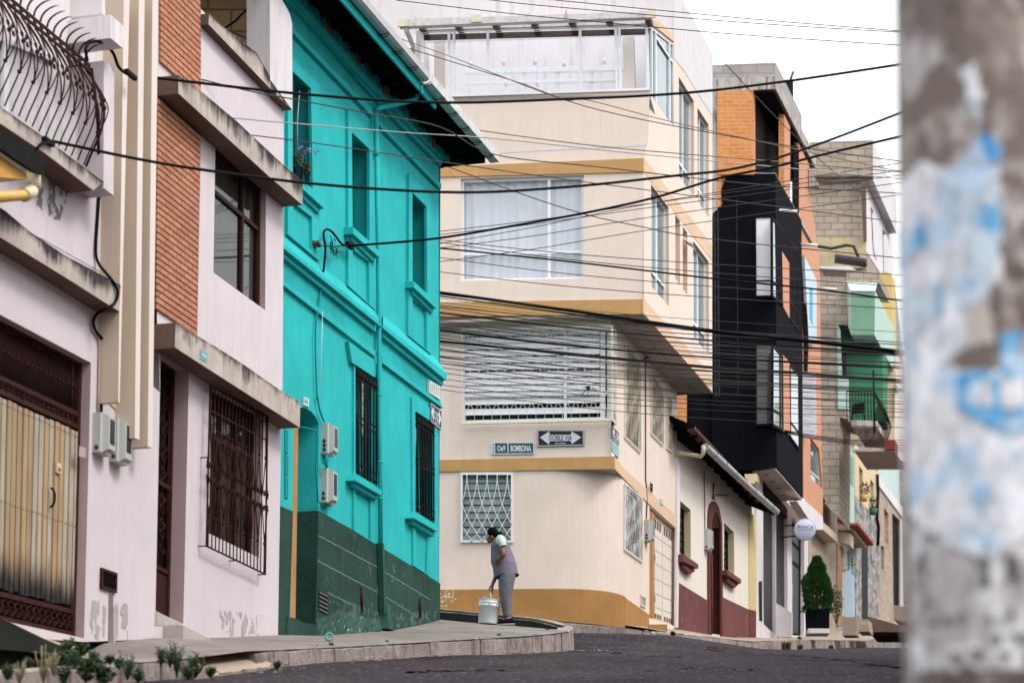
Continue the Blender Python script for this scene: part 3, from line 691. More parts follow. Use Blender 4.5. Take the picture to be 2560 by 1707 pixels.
# frieze roughcast and mouldings
mb = MB(); wall(mb, plT, Z('B1', 100, -10, 1140, 1135, 1140, 1290, 100, 200), off=.012); put('frieze', mb, m_tealr, H3)
mould(plT, Z('B1', 175, -20, 1186, 1075), Z('B1', 110, -20, 600, 545, 1174, 1118), .13, m_teal, H3, 'cornice')
mould(plT, Z('B1', 110, -15, 600, 550, 1168, 1125), Z('B1', 60, -20, 330, 270, 600, 585, 870, 878, 1158, 1160), .075, m_teal, H3, 'cornice')
mould(plT, Z('B1', 118, 195, 686, 778), Z('B1', 118, 232, 682, 822), .06, m_teal, H3)
mould(plT, Z('B1', 712, 835, 1158, 1288), Z('B1', 716, 872, 1156, 1324), .06, m_teal, H3)
mb = MB(); wall(mb, plT, Z('B2', 30, 460, 1245, 1465, 1240, 1590, 30, 665), off=.012); put('mid_frieze', mb, m_tealr, H3)
for a, b, o in ((Z('B2', 30, 372, 775, 965), Z('B2', 30, 402, 775, 1000), .13), (Z('B2', 806, 990, 1290, 1372), Z('B2', 806, 1025, 1285, 1420), .13),
                (Z('B2', 30, 428, 755, 1000), Z('B2', 30, 468, 755, 1056), .07), (Z('B2', 806, 1048, 1262, 1410), Z('B2', 806, 1090, 1260, 1460), .07),
                (Z('B2', 30, 645, 752, 1196), Z('B2', 30, 682, 750, 1242), .05), (Z('B2', 800, 1238, 1245, 1592), Z('B2', 800, 1285, 'B3', 935, 270), .05)):
    mould(plT, a, b, o, m_teal, H3, 'string_course')
mb = MB()
for a, b in ((62, 310), (806, 975)):
    pass
A = [plT.pt(*p, .13) for p in Z('B2', 30, 372, 775, 965)] ; B = [plT.pt(*p, .0) for p in Z('B2', 30, 305, 775, 905)]
mb.face([A[0], A[1], B[1], B[0]]); A = [plT.pt(*p, .13) for p in Z('B2', 806, 990, 1290, 1372)]; B = [plT.pt(*p, .0) for p in Z('B2', 806, 930, 1215, 1262)]
mb.face([A[0], A[1], B[1], B[0]]); put('sloped_ledge', mb, m_teal, H3)
# window surrounds with apron recess
def surround(outer, holes, off=.045):
    mb = MB(); wall(mb, plT, outer, [(h, off) for h in holes], off=off)
    P = P3(plT, outer, off)
    for i in range(len(P)): a, b = P[i], P[(i + 1) % len(P)]; mb.face([a, b, b - plT.n * off, a - plT.n * off])
    put('window_surround', mb, m_teal, H3)
surround(Z('B1', 84, 380, 250, 545, 305, 590, 'B2', 330, 520, 90, 320), [w1, Z('B2', 130, 80, 272, 190, 275, 440, 130, 330)])
surround(Z('B1', 506, 765, 682, 935, 'B2', 748, 890, 546, 705), [w2, Z('B2', 578, 430, 702, 525, 706, 845, 580, 735)])
surround(Z('B1', 933, 1215, 1085, 1375, 'B2', 1178, 840, 'B2', 1175, 1225, 998, 1080), [w3, Z('B2', 1030, 800, 1135, 890, 1138, 1190, 1030, 1105)])
surround(Z('B3', 437, -60, 575, 30, 560, 1030, 437, 955), [lw1, Z('B3', 446, 700, 530, 765, 530, 1005, 446, 955)], .035)
surround(Z('B3', 762, 205, 905, 290, 902, 930, 860, 960, 855, 1205, 770, 1150), [lw2, Z('B3', 785, 935, 850, 985, 845, 1195, 785, 1150)], .035)
mould(plT, Z('B2', 548, 1125, 740, 1265), Z('B2', 575, 1285, 742, 1395), .06, m_teal, H3, 'window_hood')
def sill(front, low, off=.14):
    mb = MB(); slab(mb, plT, front, off, 0); slab(mb, plT, low, off * .6, 0); put('window_sill', mb, m_teal, H3)
sill(Z('B1', 118, 1222, 190, 1305, 345, 1455, 340, 1462, 190, 1325, 118, 1255), Z('B1', 118, 1270, 190, 1345, 310, 1465, 305, 1495, 190, 1385, 118, 1310))
sill(Z('B2', 580, 262, 785, 452, 782, 495, 580, 314), Z('B2', 575, 335, 748, 490, 745, 530, 575, 365))
sill(Z('B2', 1038, 672, 1213, 838, 1210, 880, 1038, 718), Z('B2', 1030, 735, 1186, 880, 1183, 914, 1030, 766))
sill(Z('B3', 450, 637, 592, 728, 590, 757, 442, 672), Z('B3', 440, 680, 570, 765, 568, 782, 440, 705))
sill(Z('B3', 778, 848, 908, 930, 905, 960, 770, 882), Z('B3', 768, 890, 888, 965, 888, 988, 768, 915))
for wpx in (w1, w2, w3): window(H3, plT, wpx, .27, (m_teald, m_dglass), .06, .04, vs=(.5,), hs=(.3,))
mb = MB(); slab(mb, plT, Z('B1', 118, 500, 132, 515, 130, 1225, 118, 1212), -.02, -.08); put('wood_jamb', mb, m_ironblk, H3)
# barred lower windows
for px in (lw1, lw2):
    w = window(H3, plT, px, .10, (m_teald, m_dglass), .05, .03, vs=(.5,))
for lab, px in (('peeling black window bars left of the teal drainpipe', Z('B3', 452, 28, 572, 108, 568, 702, 456, 640)), ('peeling black window bars nearest the corner of the teal house', Z('B3', 784, 290, 889, 360, 889, 905, 790, 850))):
    Q = P3(plT, px, .05); t = thing('window_bars', lab, 'window bars', Q[3], 'barred windows of the teal house')
    for i in range(7):
        mb = MB(); a = (i + .3) / 6.6; mb.tube([bil(Q, a, 0), bil(Q, a, 1)], .012, 6); put('bar', mb, m_ironblk, t)
    for b in (.05, .12, .46, .52, .9, .97):
        mb = MB(); mb.bar(bil(Q, 0, b), bil(Q, 1, b), .022, .012, plT.n); put('cross_bar', mb, m_ironblk, t)
    mb = MB()
    for b in (.02, .5, .97):
        mb.tube([bil(Q, 1, b), bil(Q, 1.03, b) - plT.n * .05], .009, 5); mb.tube([bil(Q, 0, b), bil(Q, -.03, b) - plT.n * .05], .009, 5)
    for i in range(6): mb.lathe(bil(Q, (i + .8) / 6.6, .085), [(.02, -.03), (.03, 0), (.02, .03)], 6, zu)
    put('wall_lugs', mb, m_ironblk, t)
# door
mb = MB(); slab(mb, plT, Z('B3', 99, 335, 126, 320, 109, 1462, 79, 1455), -.02, -.10); put('door_jamb', mb, m_woodfr, H3)
mb = MB(); Qd = [plT.pt(u, v) - plT.n * .3 for u, v in door]; mb.prism(Qd, -plT.n * .05); put('door', mb, m_teald, H3)
A = [plT.pt(*p, .028) for p in Z('B3', 238, 842, 224, 1508)]
mb = MB(); mb.prism([A[0], A[0] - plT.n * .33, A[1] - plT.n * .33, A[1]], -plT.d * .012); put('green_reveal', mb, m_green, H3)
for y0, y1 in ((385, 515), (525, 640), (650, 770)):
    mb = MB(); slab(mb, plT, Z('B3', 50, y0, 70, y0 + 12, 68, y1 + 6, 50, y1), .012, 0); put('pilaster_slot_shade', mb, m_teald, H3)  # shallow recess slots, their shade put in as darker teal slabs
# dado
mb = MB()
slab(mb, plT, Z('B3', 8, 810, 96, 846, 76, 1458, 110, 1475, 222, 1508, 240, 1560, 0, 1550), .03, -.05)
slab(mb, plT, Z('B3', 238, 842, 575, 1030, 600, 1053, 921, 1250, 917, 1460, 640, 1518, 240, 1560, 222, 1505), .03, 0)
put('dado', mb, m_green, H3)
mb = MB(); slab(mb, plT, Z('B3', 66, 1436, 110, 1444, 150, 1466, 234, 1482, 240, 1565, 60, 1550), .05, -.32); put('door_sill', mb, m_green, H3)
mb = MB(); ragged(mb, plT, Z('B3', 240, 1340, 420, 1350, 600, 1420, 900, 1400, 905, 1460, 640, 1505, 240, 1535), .034, 1.3, 7.0, .10, 5.5, stretch=.8); ragged(mb, plT, Z('B3', 240, 850, 560, 1040, 900, 1260, 900, 1440, 600, 1480, 240, 1300), .033, 1.3, 9.0, .62, 2.5, stretch=2.0); put('flaking', mb, plaster('chalky_flake', (.10, .165, .14), var=.6), H3)
mb = MB(); m_score = paint('pale_mortar_score', (.22, .30, .26), .8)
for L_ in (Z('B3', 240, 982, 580, 1165), Z('B3', 232, 1122, 582, 1305), Z('B3', 608, 1185, 865, 1340), Z('B3', 610, 1322, 800, 1440), Z('B3', 290, 1300, 480, 1395)):
    a, b = P3(plT, L_, .031); n_ = 9
    for i in range(n_):
        j = Vector((0, 0, R.uniform(-.006, .006))); mb.bar(a.lerp(b, i / n_) + j, a.lerp(b, (i + .93) / n_) - j, .010, .003, plT.n)
put('score_lines', mb, m_score, H3)
mb = MB(); rr = random.Random(3)
base = P3(plT, Z('B3', 225, 1545, 350, 1540, 480, 1530, 620, 1518, 640, 1512), .03); top = P3(plT, Z('B3', 225, 1455, 350, 1395, 480, 1430, 620, 1470, 640, 1500), .03)
rows = []
for j in range(6):
    row = []
    for i in range(41):
        t = i / 40 * 4; k = min(3, int(t)); f_ = t - k
        p = base[k].lerp(base[k + 1], f_).lerp(top[k].lerp(top[k + 1], f_), j / 5)
        row.append(p + plT.n * (rr.uniform(.01, .06) * (1 - j / 5) if j < 5 else 0) + Vector((0, 0, rr.uniform(-.03, .03))))
    rows.append(mb.add(row))
for j in range(5):
    for i in range(40): mb.fi([rows[j][i], rows[j][i + 1], rows[j + 1][i + 1], rows[j + 1][i]], 0)
put('rubble_plinth', mb, plaster('flaking_green_rubble', (.05, .11, .09), var=.5, patch=.95, pcol=(.36, .42, .39), bmp=1, bscale=12), H3)
V = P3(plT, Z('B3', 240, 1285, 292, 1312, 290, 1428, 238, 1402), .035)
t = thing('louvre_vent', 'black metal louvre vent set low in the dark green wall base', 'vent', V[3])
mb = MB(); mb.prism(V, -plT.n * .02); put('backing', mb, m_dark, t)
for i in range(5):
    mb = MB(); mb.bar(bil(V, .04, (i + .5) / 5), bil(V, .96, (i + .5) / 5), .035, .012, plT.n + Vector((0, 0, .5))); put('slat', mb, m_shutter, t)
for lab, px in (('thin maroon weep pipe in the green base left of the drainpipe boot', Z('B3', 479, 1268, 481, 1398)), ('thin maroon weep pipe in the green base near the street corner', Z('B3', 806, 1332, 807, 1430))):
    mb = MB(); mb.tube(P3(plT, px, .045), .022, 8); mb.tube(P3(plT, [px[1], (px[1][0], px[1][1] + 3)], .045), .027, 8); tag(put('weep_pipe', mb, m_maroon), lab, 'pipe')
# drainpipe
mb = MB()
mb.tube([plT.pt(*Z('B1', 992, 640)[0], .55), plT.pt(*Z('B1', 990, 680)[0], .54), plT.pt(*Z('B1', 965, 702)[0], .50), plT.pt(*Z('B1', 860, 728)[0], .32), plT.pt(*Z('B1', 720, 758)[0], .13), plT.pt(*Z('B1', 700, 775)[0], .10)], .037, 10)
mb.tube(P3(plT, Z('B1', 699, 770, 'B2', 772, 480, 'B3', 580, 300, 585, 1030), .08), .037, 10)
dp = put('drain_pipe', mb, m_teal, H3)
mb = MB()
for q in Z('B1', 700, 1080, 'B2', 775, 560, 770, 1010, 'B3', 580, 195, 582, 570, 583, 775): mb.lathe(plT.pt(*q, .08), [(.044, -.012), (.044, .012)], 10, zu); mb.box(plT.pt(*q, .06) + plT.d * .06, plT.d * .06, plT.n * .012, zu * .018)
put('pipe_clip', mb, m_teal, dp)
mb = MB(); mb.lathe(plT.pt(*Z('B1', 990, 640)[0], .55), [(.036, 0), (.03, .10), (.03, .16), (.075, .40), (.08, .42)], 10, zu); put('rain_head', mb, paint('rusty_tin', (.07, .045, .04), .6, .3), dp)
mb = MB(); a, b = P3(plT, Z('B3', 588, 1025, 598, 1420), .09)
mb.bar(a, b, .075, .075, plT.n); put('lower_pipe', mb, m_gpipe, H3)
mb = MB(); c = plT.pt(*Z('B3', 600, 1510)[0], .02); c2 = plT.pt(*Z('B3', 592, 1370)[0], .02)
mb.rings([[c + plT.d * (-.16), c + plT.d * -.12 + plT.n * .13, c + plT.d * .12 + plT.n * .13, c + plT.d * .18], [c2 + plT.d * -.08, c2 + plT.d * -.05 + plT.n * .10, c2 + plT.d * .05 + plT.n * .10, c2 + plT.d * .07]], sm=False)
put('pipe_boot', mb, m_gpipe, H3)
# eaves and roof
E = plT.pt(*Z('B1', 1468, 1108)[0], .66); sE, zE = plT.sz(E); s_l = -14.0
mb = MB(); mb.prism([plT.at(s_l, zE, .66), plT.at(sE, zE, .66), plT.at(sE, zE, -7), plT.at(s_l, zE, -7)], Vector((0, 0, .05))); put('eave_boards', mb, m_darkroof, H3)
mb = MB(); rj = [plT.at(s_l, zE + 1.9, -3), plT.at(sE - 3.6, zE + 1.9, -3)]; q = [plT.at(s_l, zE + .06, .70), plT.at(sE + .03, zE + .06, .70), plT.at(sE + .03, zE + .06, -7), plT.at(s_l, zE + .06, -7)]
mb.face([q[0], q[1], rj[1], rj[0]]); mb.face([q[1], q[2], rj[1]]); mb.face([q[2], q[3], rj[0], rj[1]]); put('tile_roof', mb, bricks('clay_tiles', (.30, .13, .07), (.36, .17, .09), (.1, .05, .03), .2, .3, .02, bmp=1), H3)
sB, _ = plT.sz(plT.pt(*Z('B1', 1110, 690)[0], .66)); sM, _ = plT.sz(plT.pt(*Z('B1', 1000, 560)[0], .66))
for a, b in ((s_l, sM - .02), (sM + .06, sB)):
    mb = MB(); mb.box(plT.at((a + b) / 2, zE - .07, .67), plT.d * (b - a), plT.n * .03, zu * .18); put('fascia', mb, m_teal, H3)
for k in range(17):
    s = sE - .2 - k * .42
    mb = MB(); mb.box(plT.at(s, zE - .05, .33), plT.d * .07, plT.n * .62, zu * .09); put('rafter', mb, m_darkroof, H3)
mb = MB()
for k in range(15):
    mb.box(plT.at(sE - .04, zE - .05, .35 - k * .42), plT.d * .04, plT.n * .06, zu * .1)
mb.box(plT.at(sE - .01, zE - .03, -3), plT.d * .03, plT.n * 7.3, zu * .10)
put('side_fascia', mb, m_darkroof, H3)
def gutterU(s0, s1, mat, sq):
    mb = MB(); o0 = .69; pr_ = [(o0, .12), (o0, .0), (o0 + .02, -.035), (o0 + .10, -.035), (o0 + .135, .0), (o0 + .14, .10), (o0 + .125, .10), (o0 + .12, .0), (o0 + .02, .0), (o0 + .015, .12)]
    if sq: pr_ = [(o0, .12), (o0, -.03), (o0 + .15, -.03), (o0 + .15, .11), (o0 + .14, .11), (o0 + .14, -.02), (o0 + .01, -.02), (o0 + .01, .12)]
    mb.prism([plT.at(s0, zE + z, o) for o, z in pr_], plT.d * (s1 - s0)); put('gutter', mb, mat, H3)
gutterU(s_l, sM - .02, m_gutter, False); gutterU(sM + .10, sE + .16, m_gutw, True)
mb = MB(); mb.box(plT.at(sE + .155, zE + .04, .765), plT.d * .01, plT.n * .15, zu * .14); put('gutter_end', mb, m_gutw, H3)
mb = MB()
for k in range(9):
    s = sE - .25 - k * .62
    mb.tube([plT.at(s, zE - .035 - .03 * math.sin(t), .67 + .18 * t / math.pi) for t in [j * math.pi / 8 for j in range(9)]], .007, 5)
    mb.tube([plT.at(s + .05, zE - .035 - .045 * math.sin(t), .67 + .18 * t / math.pi) for t in [j * math.pi / 8 for j in range(9)]], .006, 5)
put('gutter_hooks', mb, m_cable, H3)
a, _ = plT.sz(plT.pt(*Z('B1', 270, 60)[0], .14)); b, ztl = plT.sz(plT.pt(*Z('B1', 1185, 1050)[0], .14))
mb = MB(); k = 0; s = b
while s > a - 3:
    mb.prism([plT.at(s, zE - .02, .16)] + [plT.at(s + .10 - .10 * math.cos(t) , zE - .04 - .12 * math.sin(t), .16 + .02 * (k % 2)) for t in [j * math.pi / 7 for j in range(8)]] + [plT.at(s + .2, zE - .02, .16)], -plT.n * .05, k % 5 == 3)
    s -= .23; k += 1
put('tile_ends', mb, [m_tealdk, paint('bare_tile_end', (.16, .055, .025), .8)], H3)
# fixtures of the teal house
meter('cream grey box with three black knockouts, upper of the two on the teal wall', plT, Z('B3', 252, 352, 285, 345, 280, 530, 252, 525), [], 3)
meter('cream grey box with rusty window, lower of the two on the teal wall', plT, Z('B3', 248, 605, 292, 597, 290, 805, 247, 800), [], 2)
mb = MB(); mb.tube(P3(plT, Z('B3', 135, 375, 180, 382, 225, 395, 232, 440, 222, 600, 230, 700, 235, 790, 262, 815, 300, 815, 320, 800), .04), .010, 6); mb.tube(P3(plT, Z('B3', 285, 535, 278, 570, 285, 600), .1), .016, 6)
tag(put('meter_lead', mb, m_teald), 'teal painted electric lead looping round the two boxes on the teal wall', 'cable')
mb = MB(); c = plT.pt(*Z('B3', 195, 710)[0], -.16); mb.box(c, plT.n * .05, plT.d * .05, zu * .09)
bell = tag(put('door_bell', mb, m_alu), 'small white doorbell in the dark teal door reveal', 'doorbell')
mb = MB(); mb.box(plT.pt(*Z('B3', 195, 712)[0], -.16) - plT.d * .028, plT.n * .02, plT.d * .01, zu * .03); put('button', mb, m_meterd, bell)
Q = P3(plT, Z('B3', 155, 203, 186, 216, 184, 262, 154, 250), .015)
mb = MB(); mb.prism(Q, -plT.n * .012); npl = tag(put('number_plate', mb, paint('white_enamel', (.5, .62, .62), .4, .3)), 'worn pale house number plate above the arched teal doorway', 'number plate')
mb = MB(); [mb.bar(bil(Q, .25 + .22 * i, .3), bil(Q, .25 + .22 * i, .7), .02, .004, plT.n) for i in range(3)]; put('worn_digits', mb, m_teald, npl)
Q = P3(plT, Z('B3', 858, 110, 921, 146, 921, 222, 858, 184), .06)
mb = MB(); mb.prism(Q, -plT.n * .04); sg = tag(put('tile_plaque', mb, paint('pale_ceramic', (.55, .58, .57), .4, .2)), 'pale ceramic street name plaque under the cornice at the corner of the teal house', 'plaque')
mb = MB()
for i in range(5):
    mb.bar(bil(Q, .12 + .17 * i, .25), bil(Q, .12 + .17 * i, .75), .016, .006, plT.n)
    mb.bar(bil(Q, .12 + .17 * i, .28 if i % 2 else .72), bil(Q, .2 + .17 * i, .28 if i % 2 else .72), .014, .006, plT.n)
put('relief_letters', mb, m_gutter, sg)
def arrow_sign(name, label, pl, Q, words=True, par=None, small='POLICIA NACIONAL'):
    """black plate, white two-headed arrow with DOBLE VIA; Q = TL,TR,BR,BL in the world"""
    n = pl.n; t = thing(name, label, 'street sign', (Q[3] + Q[2]) / 2)
    mb = MB(); mb.prism(Q, -n * .02); put('plate', mb, m_signblk, t)
    def S(a, b, o): return bil(Q, a, b) + n * o
    mb = MB(); C_ = [(.0, .0), (1, 0), (1, 1), (0, 1)]
    for i in range(4):
        a, b = C_[i], C_[(i + 1) % 4]; k = .985
        f_ = lambda p: S(.5 + (p[0] - .5) * .975, .5 + (p[1] - .5) * .93, .003)
        mb.bar(f_(a), f_(b), .012, .004, n)
    put('border', mb, m_signwht, t)
    ar = [(.055, .46), (.25, .08), (.26, .2), (.27, .30), (.72, .30), (.73, .2), (.74, .08), (.945, .46), (.74, .88), (.73, .76), (.72, .68), (.27, .68), (.26, .76), (.25, .88)]
    mb = MB(); mb.prism([S(a, b, .004) for a, b in ar], -n * .003); put('arrow', mb, m_signwht, t)
    W = (Q[1] - Q[0]).length; Hh = (Q[0] - Q[3]).length; x = (Q[1] - Q[0]).normalized(); y = (Q[0] - Q[3]).normalized()
    if words:
        text(t, 'DOBLE VIA', S(.5, .49, 0), x, y, n, W * .50, Hh * .30, m_signblk, off=.0055, depth=.001, bold=.012)
        text(t, small, S(.5, .83, 0), x, y, n, W * .24, Hh * .085, m_signwht, off=.002, depth=.002, bold=.01)
    return t
m_signblk = paint('sign_black', (.012, .012, .016), .4, .2); m_signwht = paint('sign_white', (.66, .68, .74), .45, .12, rust=.1)
m_signgrn = paint('sign_green', (.018, .085, .075), .45, .15)
Q = P3(plT, Z('B3', 866, 238, 928, 283, 926, 392, 880, 362, 868, 350), .05); Q = [Q[0], Q[1], Q[2], plT.pt(*Z('B3', 866, 345)[0], .05)]
arrow_sign('direction_sign', 'black and white DOBLE VIA arrow sign at the corner of the teal house', plT, Q)
# flower pots on the first sill
def leafball(mb, c, rx, ry, rz, n, size, rnd, mats=1, shell=.4, bottom=-1):
    for i in range(n):
        while True:
            p = Vector((rnd.uniform(-1, 1), rnd.uniform(-1, 1), rnd.uniform(bottom, 1)))
            if shell <= p.length <= 1: break
        q = Vector(c) + Vector((p.x * rx, p.y * ry, p.z * rz)); a = Vector((rnd.gauss(0, 1), rnd.gauss(0, 1), rnd.gauss(0, 1))).normalized()
        b = a.cross(Vector((rnd.gauss(0, 1), rnd.gauss(0, 1), rnd.gauss(0, 1)))).normalized(); s = size * rnd.uniform(.6, 1.3)
        mb.face([q - a * s, q + b * s * .45, q + a * s, q - b * s * .45], rnd.randrange(mats))
m_leaf = [paint('leaf_green', (.034, .066, .022), .6, .3), paint('leaf_dark', (.013, .030, .011), .6, .3), paint('leaf_light', (.09, .13, .045), .6, .3)]
m_petal = [paint('violet_petal', (.22, .10, .42), .6, .2), paint('pale_petal', (.42, .30, .55), .6, .2)]
m_dry = [paint('dry_flower', (.26, .13, .055), .7, .3), m_leaf[0]]
rf = random.Random(11)
for lab, (px, py, hw), ph in (('dark flower pot with violet and dry blooms on the teal window sill, left one', (160, 1225, 36), .17), ('small black flower pot with trailing green leaves on the teal window sill, right one', (215, 1245, 18), .12)):
    c = plT.pt(*Z('B1', px, py)[0], .06); t = thing('flower_pot', lab, 'flower pot', c - zu * ph * .3); r = hw / 2.8 * 31.5 / 6000
    mb = MB(); mb.lathe(c - zu * .08, [(r * .7, 0), (r, ph), (r * 1.08, ph), (r * 1.08, ph + .02), (r * .9, ph + .02)], 14); put('pot', mb, m_meterd, t)
    mb = MB(); leafball(mb, c + zu * (ph - .02), r * 1.5, r * 1.3, .12, 130, .025, rf, 3, .2, -.5); put('leaves', mb, m_leaf, t)
    mb = MB(); leafball(mb, c + zu * (ph + .02), r * 1.6, r * 1.2, .13, 50, .022, rf, 2, .5, -.4); put('dry_blooms', mb, m_dry, t)
    if hw > 30:
        mb = MB()
        for k in range(7): leafball(mb, c + Vector((rf.uniform(-.2, .2), rf.uniform(-.1, .06), ph + rf.uniform(.10, .20))), .035, .03, .03, 16, .02, rf, 2, .3)
        put('violet_blooms', mb, m_petal, t)
        mb = MB(); leafball(mb, c + Vector((.22, .05, ph + .16)), .04, .03, .03, 16, .02, rf, 2, .3); put('violet_blooms', mb, m_petal, t)
# ================================================================== 4. peach corner building
mR = vp2m(3100)
PU = at(1611, 760, 44.0)
plS = Plane(PU, mR); plF = Plane(PU, None, (-6, 1, 0))
plF2 = Plane(PU - plF.n * .32, None, (-6, 1, 0))
plS2 = Plane(plF2.pt(1529, 1049), mR)
sd = plS.d
H4 = thing('corner_building', 'tall peach corner building with ochre floor bands and a glazed top terrace', 'building', plF2.pt(1450, 1560))
big = Z('B6', 225, 147, 1190, 118, 1190, 928, 225, 946)
cage = Z('B7', 292, 163, 1740, 138, 1740, 1056, 292, 1088)
gwin = Z('B8', 217, 126, 613, 126, 611, 651, 217, 650)
sw = [Z('C1', 463, 190, 602, 374, 604, 1150, 463, 988), Z('C1', 653, 430, 690, 480, 691, 986, 654, 930), Z('C1', 712, 520, 748, 570, 748, 1062, 712, 1012),
      Z('C1', 793, 635, 915, 797, 918, 1525, 794, 1385), Z('B5', 932, 603, 1050, 795, 'C1', 800, 290, 683, 130), Z('B5', 1078, 845, 1166, 980, 'C1', 915, 452, 829, 325)]
logside = Z('B5', 693, 198, 888, 352, 896, 1000, 852, 958, 742, 800, 694, 712)
mb = MB()
wall(mb, plF, Z('B4', -300, 775, 420, 757, 'B5', 705, 714, 688, 1120, 657, 1240, 657, 1350, 'C1', 408, 1088, 405, 1205, 'B6', -300, 1240), [(big, .12)])
wall(mb, plS, Z('B5', 688, 188, 890, 345, 890, -80, 940, -40, 1195, 420, 1196, 900, 'C1', 942, 800, 'C2', 1179, 700, 'C1', 405, 1205, 408, 1088, 'B5', 657, 1350, 657, 1240, 688, 1120), [(h, .17) for h in sw] + [(logside, .06)], mr=1)
core(mb, plF, Z('B4', -200, 800, 'B5', 500, 780, 'C1', 250, 1180, 'B6', -200, 1210), .6, 5)
wall(mb, plF2, Z('B7', -300, -60, 1758, -60, 1758, 1055, 1762, 1430, -300, 1470), [(cage, .10)])
A = [plF2.pt(*p) for p in Z('B8', 850, 100)]; B = [plS2.pt(*p) for p in Z('C3', 249, 195)]
gw_side = Z('C3', 250, 203, 379, 312, 384, 800, 250, 705); hdoor = Z('C3', 432, 380, 632, 548, 635, 1282, 432, 1216)
sg = [Z('C2', 330, 228, 481, 408, 481, 1303, 328, 1150), Z('C2', 583, 520, 706, 672, 704, 1236, 583, 1112), Z('C2', 734, 702, 786, 766, 784, 1300, 736, 1255)]
wall(mb, plS2, Z('C2', 189, -200, 832, 300, 'C3', 642, 1310, 247, 1300, 247, 180, 172, 90), [(gw_side, .08), (hdoor, .10)] + [(h, .07) for h in sg], mr=1)
wall(mb, plF2, Z('B8', -250, 60, 850, 80, 850, 1345, -250, 1262), [(gwin, .07)])
# rounded corner of the ground floor
cA, cB = plF2.pt(*Z('B8', 850, 600)[0]), plS2.pt(*Z('C3', 247, 700)[0])
cC = plF2.pt(*Z('B7', 1760, 1300)[0])
def curve(t, o=0):
    p = cA * (1 - t) ** 2 + cC * 2 * t * (1 - t) + cB * t * t; n = (plF2.n * (1 - t) + plS2.n * t).normalized(); return p + n * o
z_t = plF2.pt(*Z('B8', 850, 90)[0]).z; z_b = plS2.pt(*Z('C3', 247, 1310)[0]).z - .4
for i in range(16):
    a, b = curve(i / 16), curve((i + 1) / 16)
    mb.face([Vector((a.x, a.y, z_b)), Vector((b.x, b.y, z_b)), Vector((b.x, b.y, z_t + .3)), Vector((a.x, a.y, z_t + .3))], 0)
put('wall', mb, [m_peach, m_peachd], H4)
def band(name, pl, px, mat, off=.03):
    mb = MB(); slab(mb, pl, px, off, -.02); return put(name, mb, mat, H4)
band('floor_band', plF, Z('B4', -200, 1338, 300, 1308, 'B5', 655, 1240, 655, 1348, 'B4', 300, 1388, -200, 1400), m_band)
band('floor_band', plF, Z('B6', -250, 1128, 45, 1116, 'C1', 408, 1090, 405, 1206, 'B6', 45, 1228, -250, 1240), m_band)
band('floor_band', plS, Z('B5', 660, 1240, 'C1', 942, 668, 942, 790, 'B5', 660, 1352), m_bandside, .006)
band('floor_band', plS, Z('C1', 410, 1090, 'C2', 1179, 545, 1180, 700, 'C1', 408, 1206), m_bandside, .006)
band('floor_band', plF2, Z('B7', -300, 1460, 80, 1447, 1788, 1411, 1790, 1536, 80, 1560, -300, 1568), m_band)
band('floor_band', plS2, Z('C3', 172, 3, 250, 100, 420, 252, 637, 450, 636, 546, 415, 345, 240, 165, 174, 96), m_bandside, .02)
band('repair_line', plF, Z('B4', 700, 1190, 'B5', 680, 1122, 680, 1142, 'B4', 700, 1206), m_grey, .004)
z = plF.pt(*Z('C1', 405, 1205)[0]).z + .004; a, b, c = plF.pt(*Z('B6', -250, 1240)[0]), plF.pt(*Z('C1', 405, 1205)[0]), plS.pt(*Z('C2', 1180, 700)[0])
mb = MB(); mb.prism([Vector((p.x, p.y, z)) for p in (a, b, c, c - plS.n * 1.6, a - plF.n * 1.6)], Vector((0, 0, .05))); put('soffit', mb, m_soffp, H4)
mb = MB()
for i in range(1, 5):
    p = b.lerp(c, i / 5); mb.box(Vector((p.x, p.y, z - .003)) - plS.n * .3, sd * .012, plS.n * .6, zu * .006)
q = b - plS.n * .33; r_ = c - plS.n * .33; q.z = r_.z = z - .003; mb.bar(q, r_, .012, .006, zu); put('soffit_joints', mb, m_soffit, H4)
z3 = plF2.pt(*Z('B8', 1380, 97)[0]).z + .01
mb = MB(); P_ = [curve(i / 12, -.05) for i in range(13)]; mb.prism([Vector((p.x, p.y, z3)) for p in [P_[0], cC] + P_[:0:-1]], Vector((0, 0, .04))); put('corner_soffit', mb, m_soffp, H4)
mb = MB(); slab(mb, plF2, Z('B8', -250, 1006, 65, 1005, 800, 998, 850, 1000, 850, 1345, -250, 1262), .02, -.02)
a0, b0 = plF2.pt(*Z('B8', 850, 1000)[0]).z, plS2.pt(*Z('C3', 247, 1062)[0]).z
for i in range(16):
    t0, t1 = i / 16, (i + 1) / 16; p, q = curve(t0, .02), curve(t1, .02); p2, q2 = curve(t0, -.02), curve(t1, -.02)
    k0, k1 = a0 + (b0 - a0) * t0, a0 + (b0 - a0) * t1; V = lambda p, z: Vector((p.x, p.y, z))
    mb.face([V(p, z_b), V(q, z_b), V(q, k1), V(p, k0)]); mb.face([V(p, k0), V(q, k1), V(q2, k1), V(p2, k0)])
slab(mb, plS2, Z('C3', 247, 1062, 432, 1193, 432, 1320, 247, 1310), .02, -.02)
put('dado', mb, m_base, H4)
rs = random.Random(5); mb = MB()
for k in range(70):
    u, v = rs.gauss(95, 55), rs.gauss(1050, 34)
    if not (10 < u < 330 and 1012 < v < 1130): continue
    p = plF2.pt(*Z('B8', u, v)[0], .0215); r_ = rs.uniform(.004, .022)
    mb.face([p + plF2.d * (r_ * rs.uniform(.5, 1.4) * math.cos(t)) + zu * (r_ * rs.uniform(.5, 1.2) * math.sin(t)) for t in [j * math.pi / 4 for j in range(8)]])
put('paint_chips', mb, m_peach, H4)
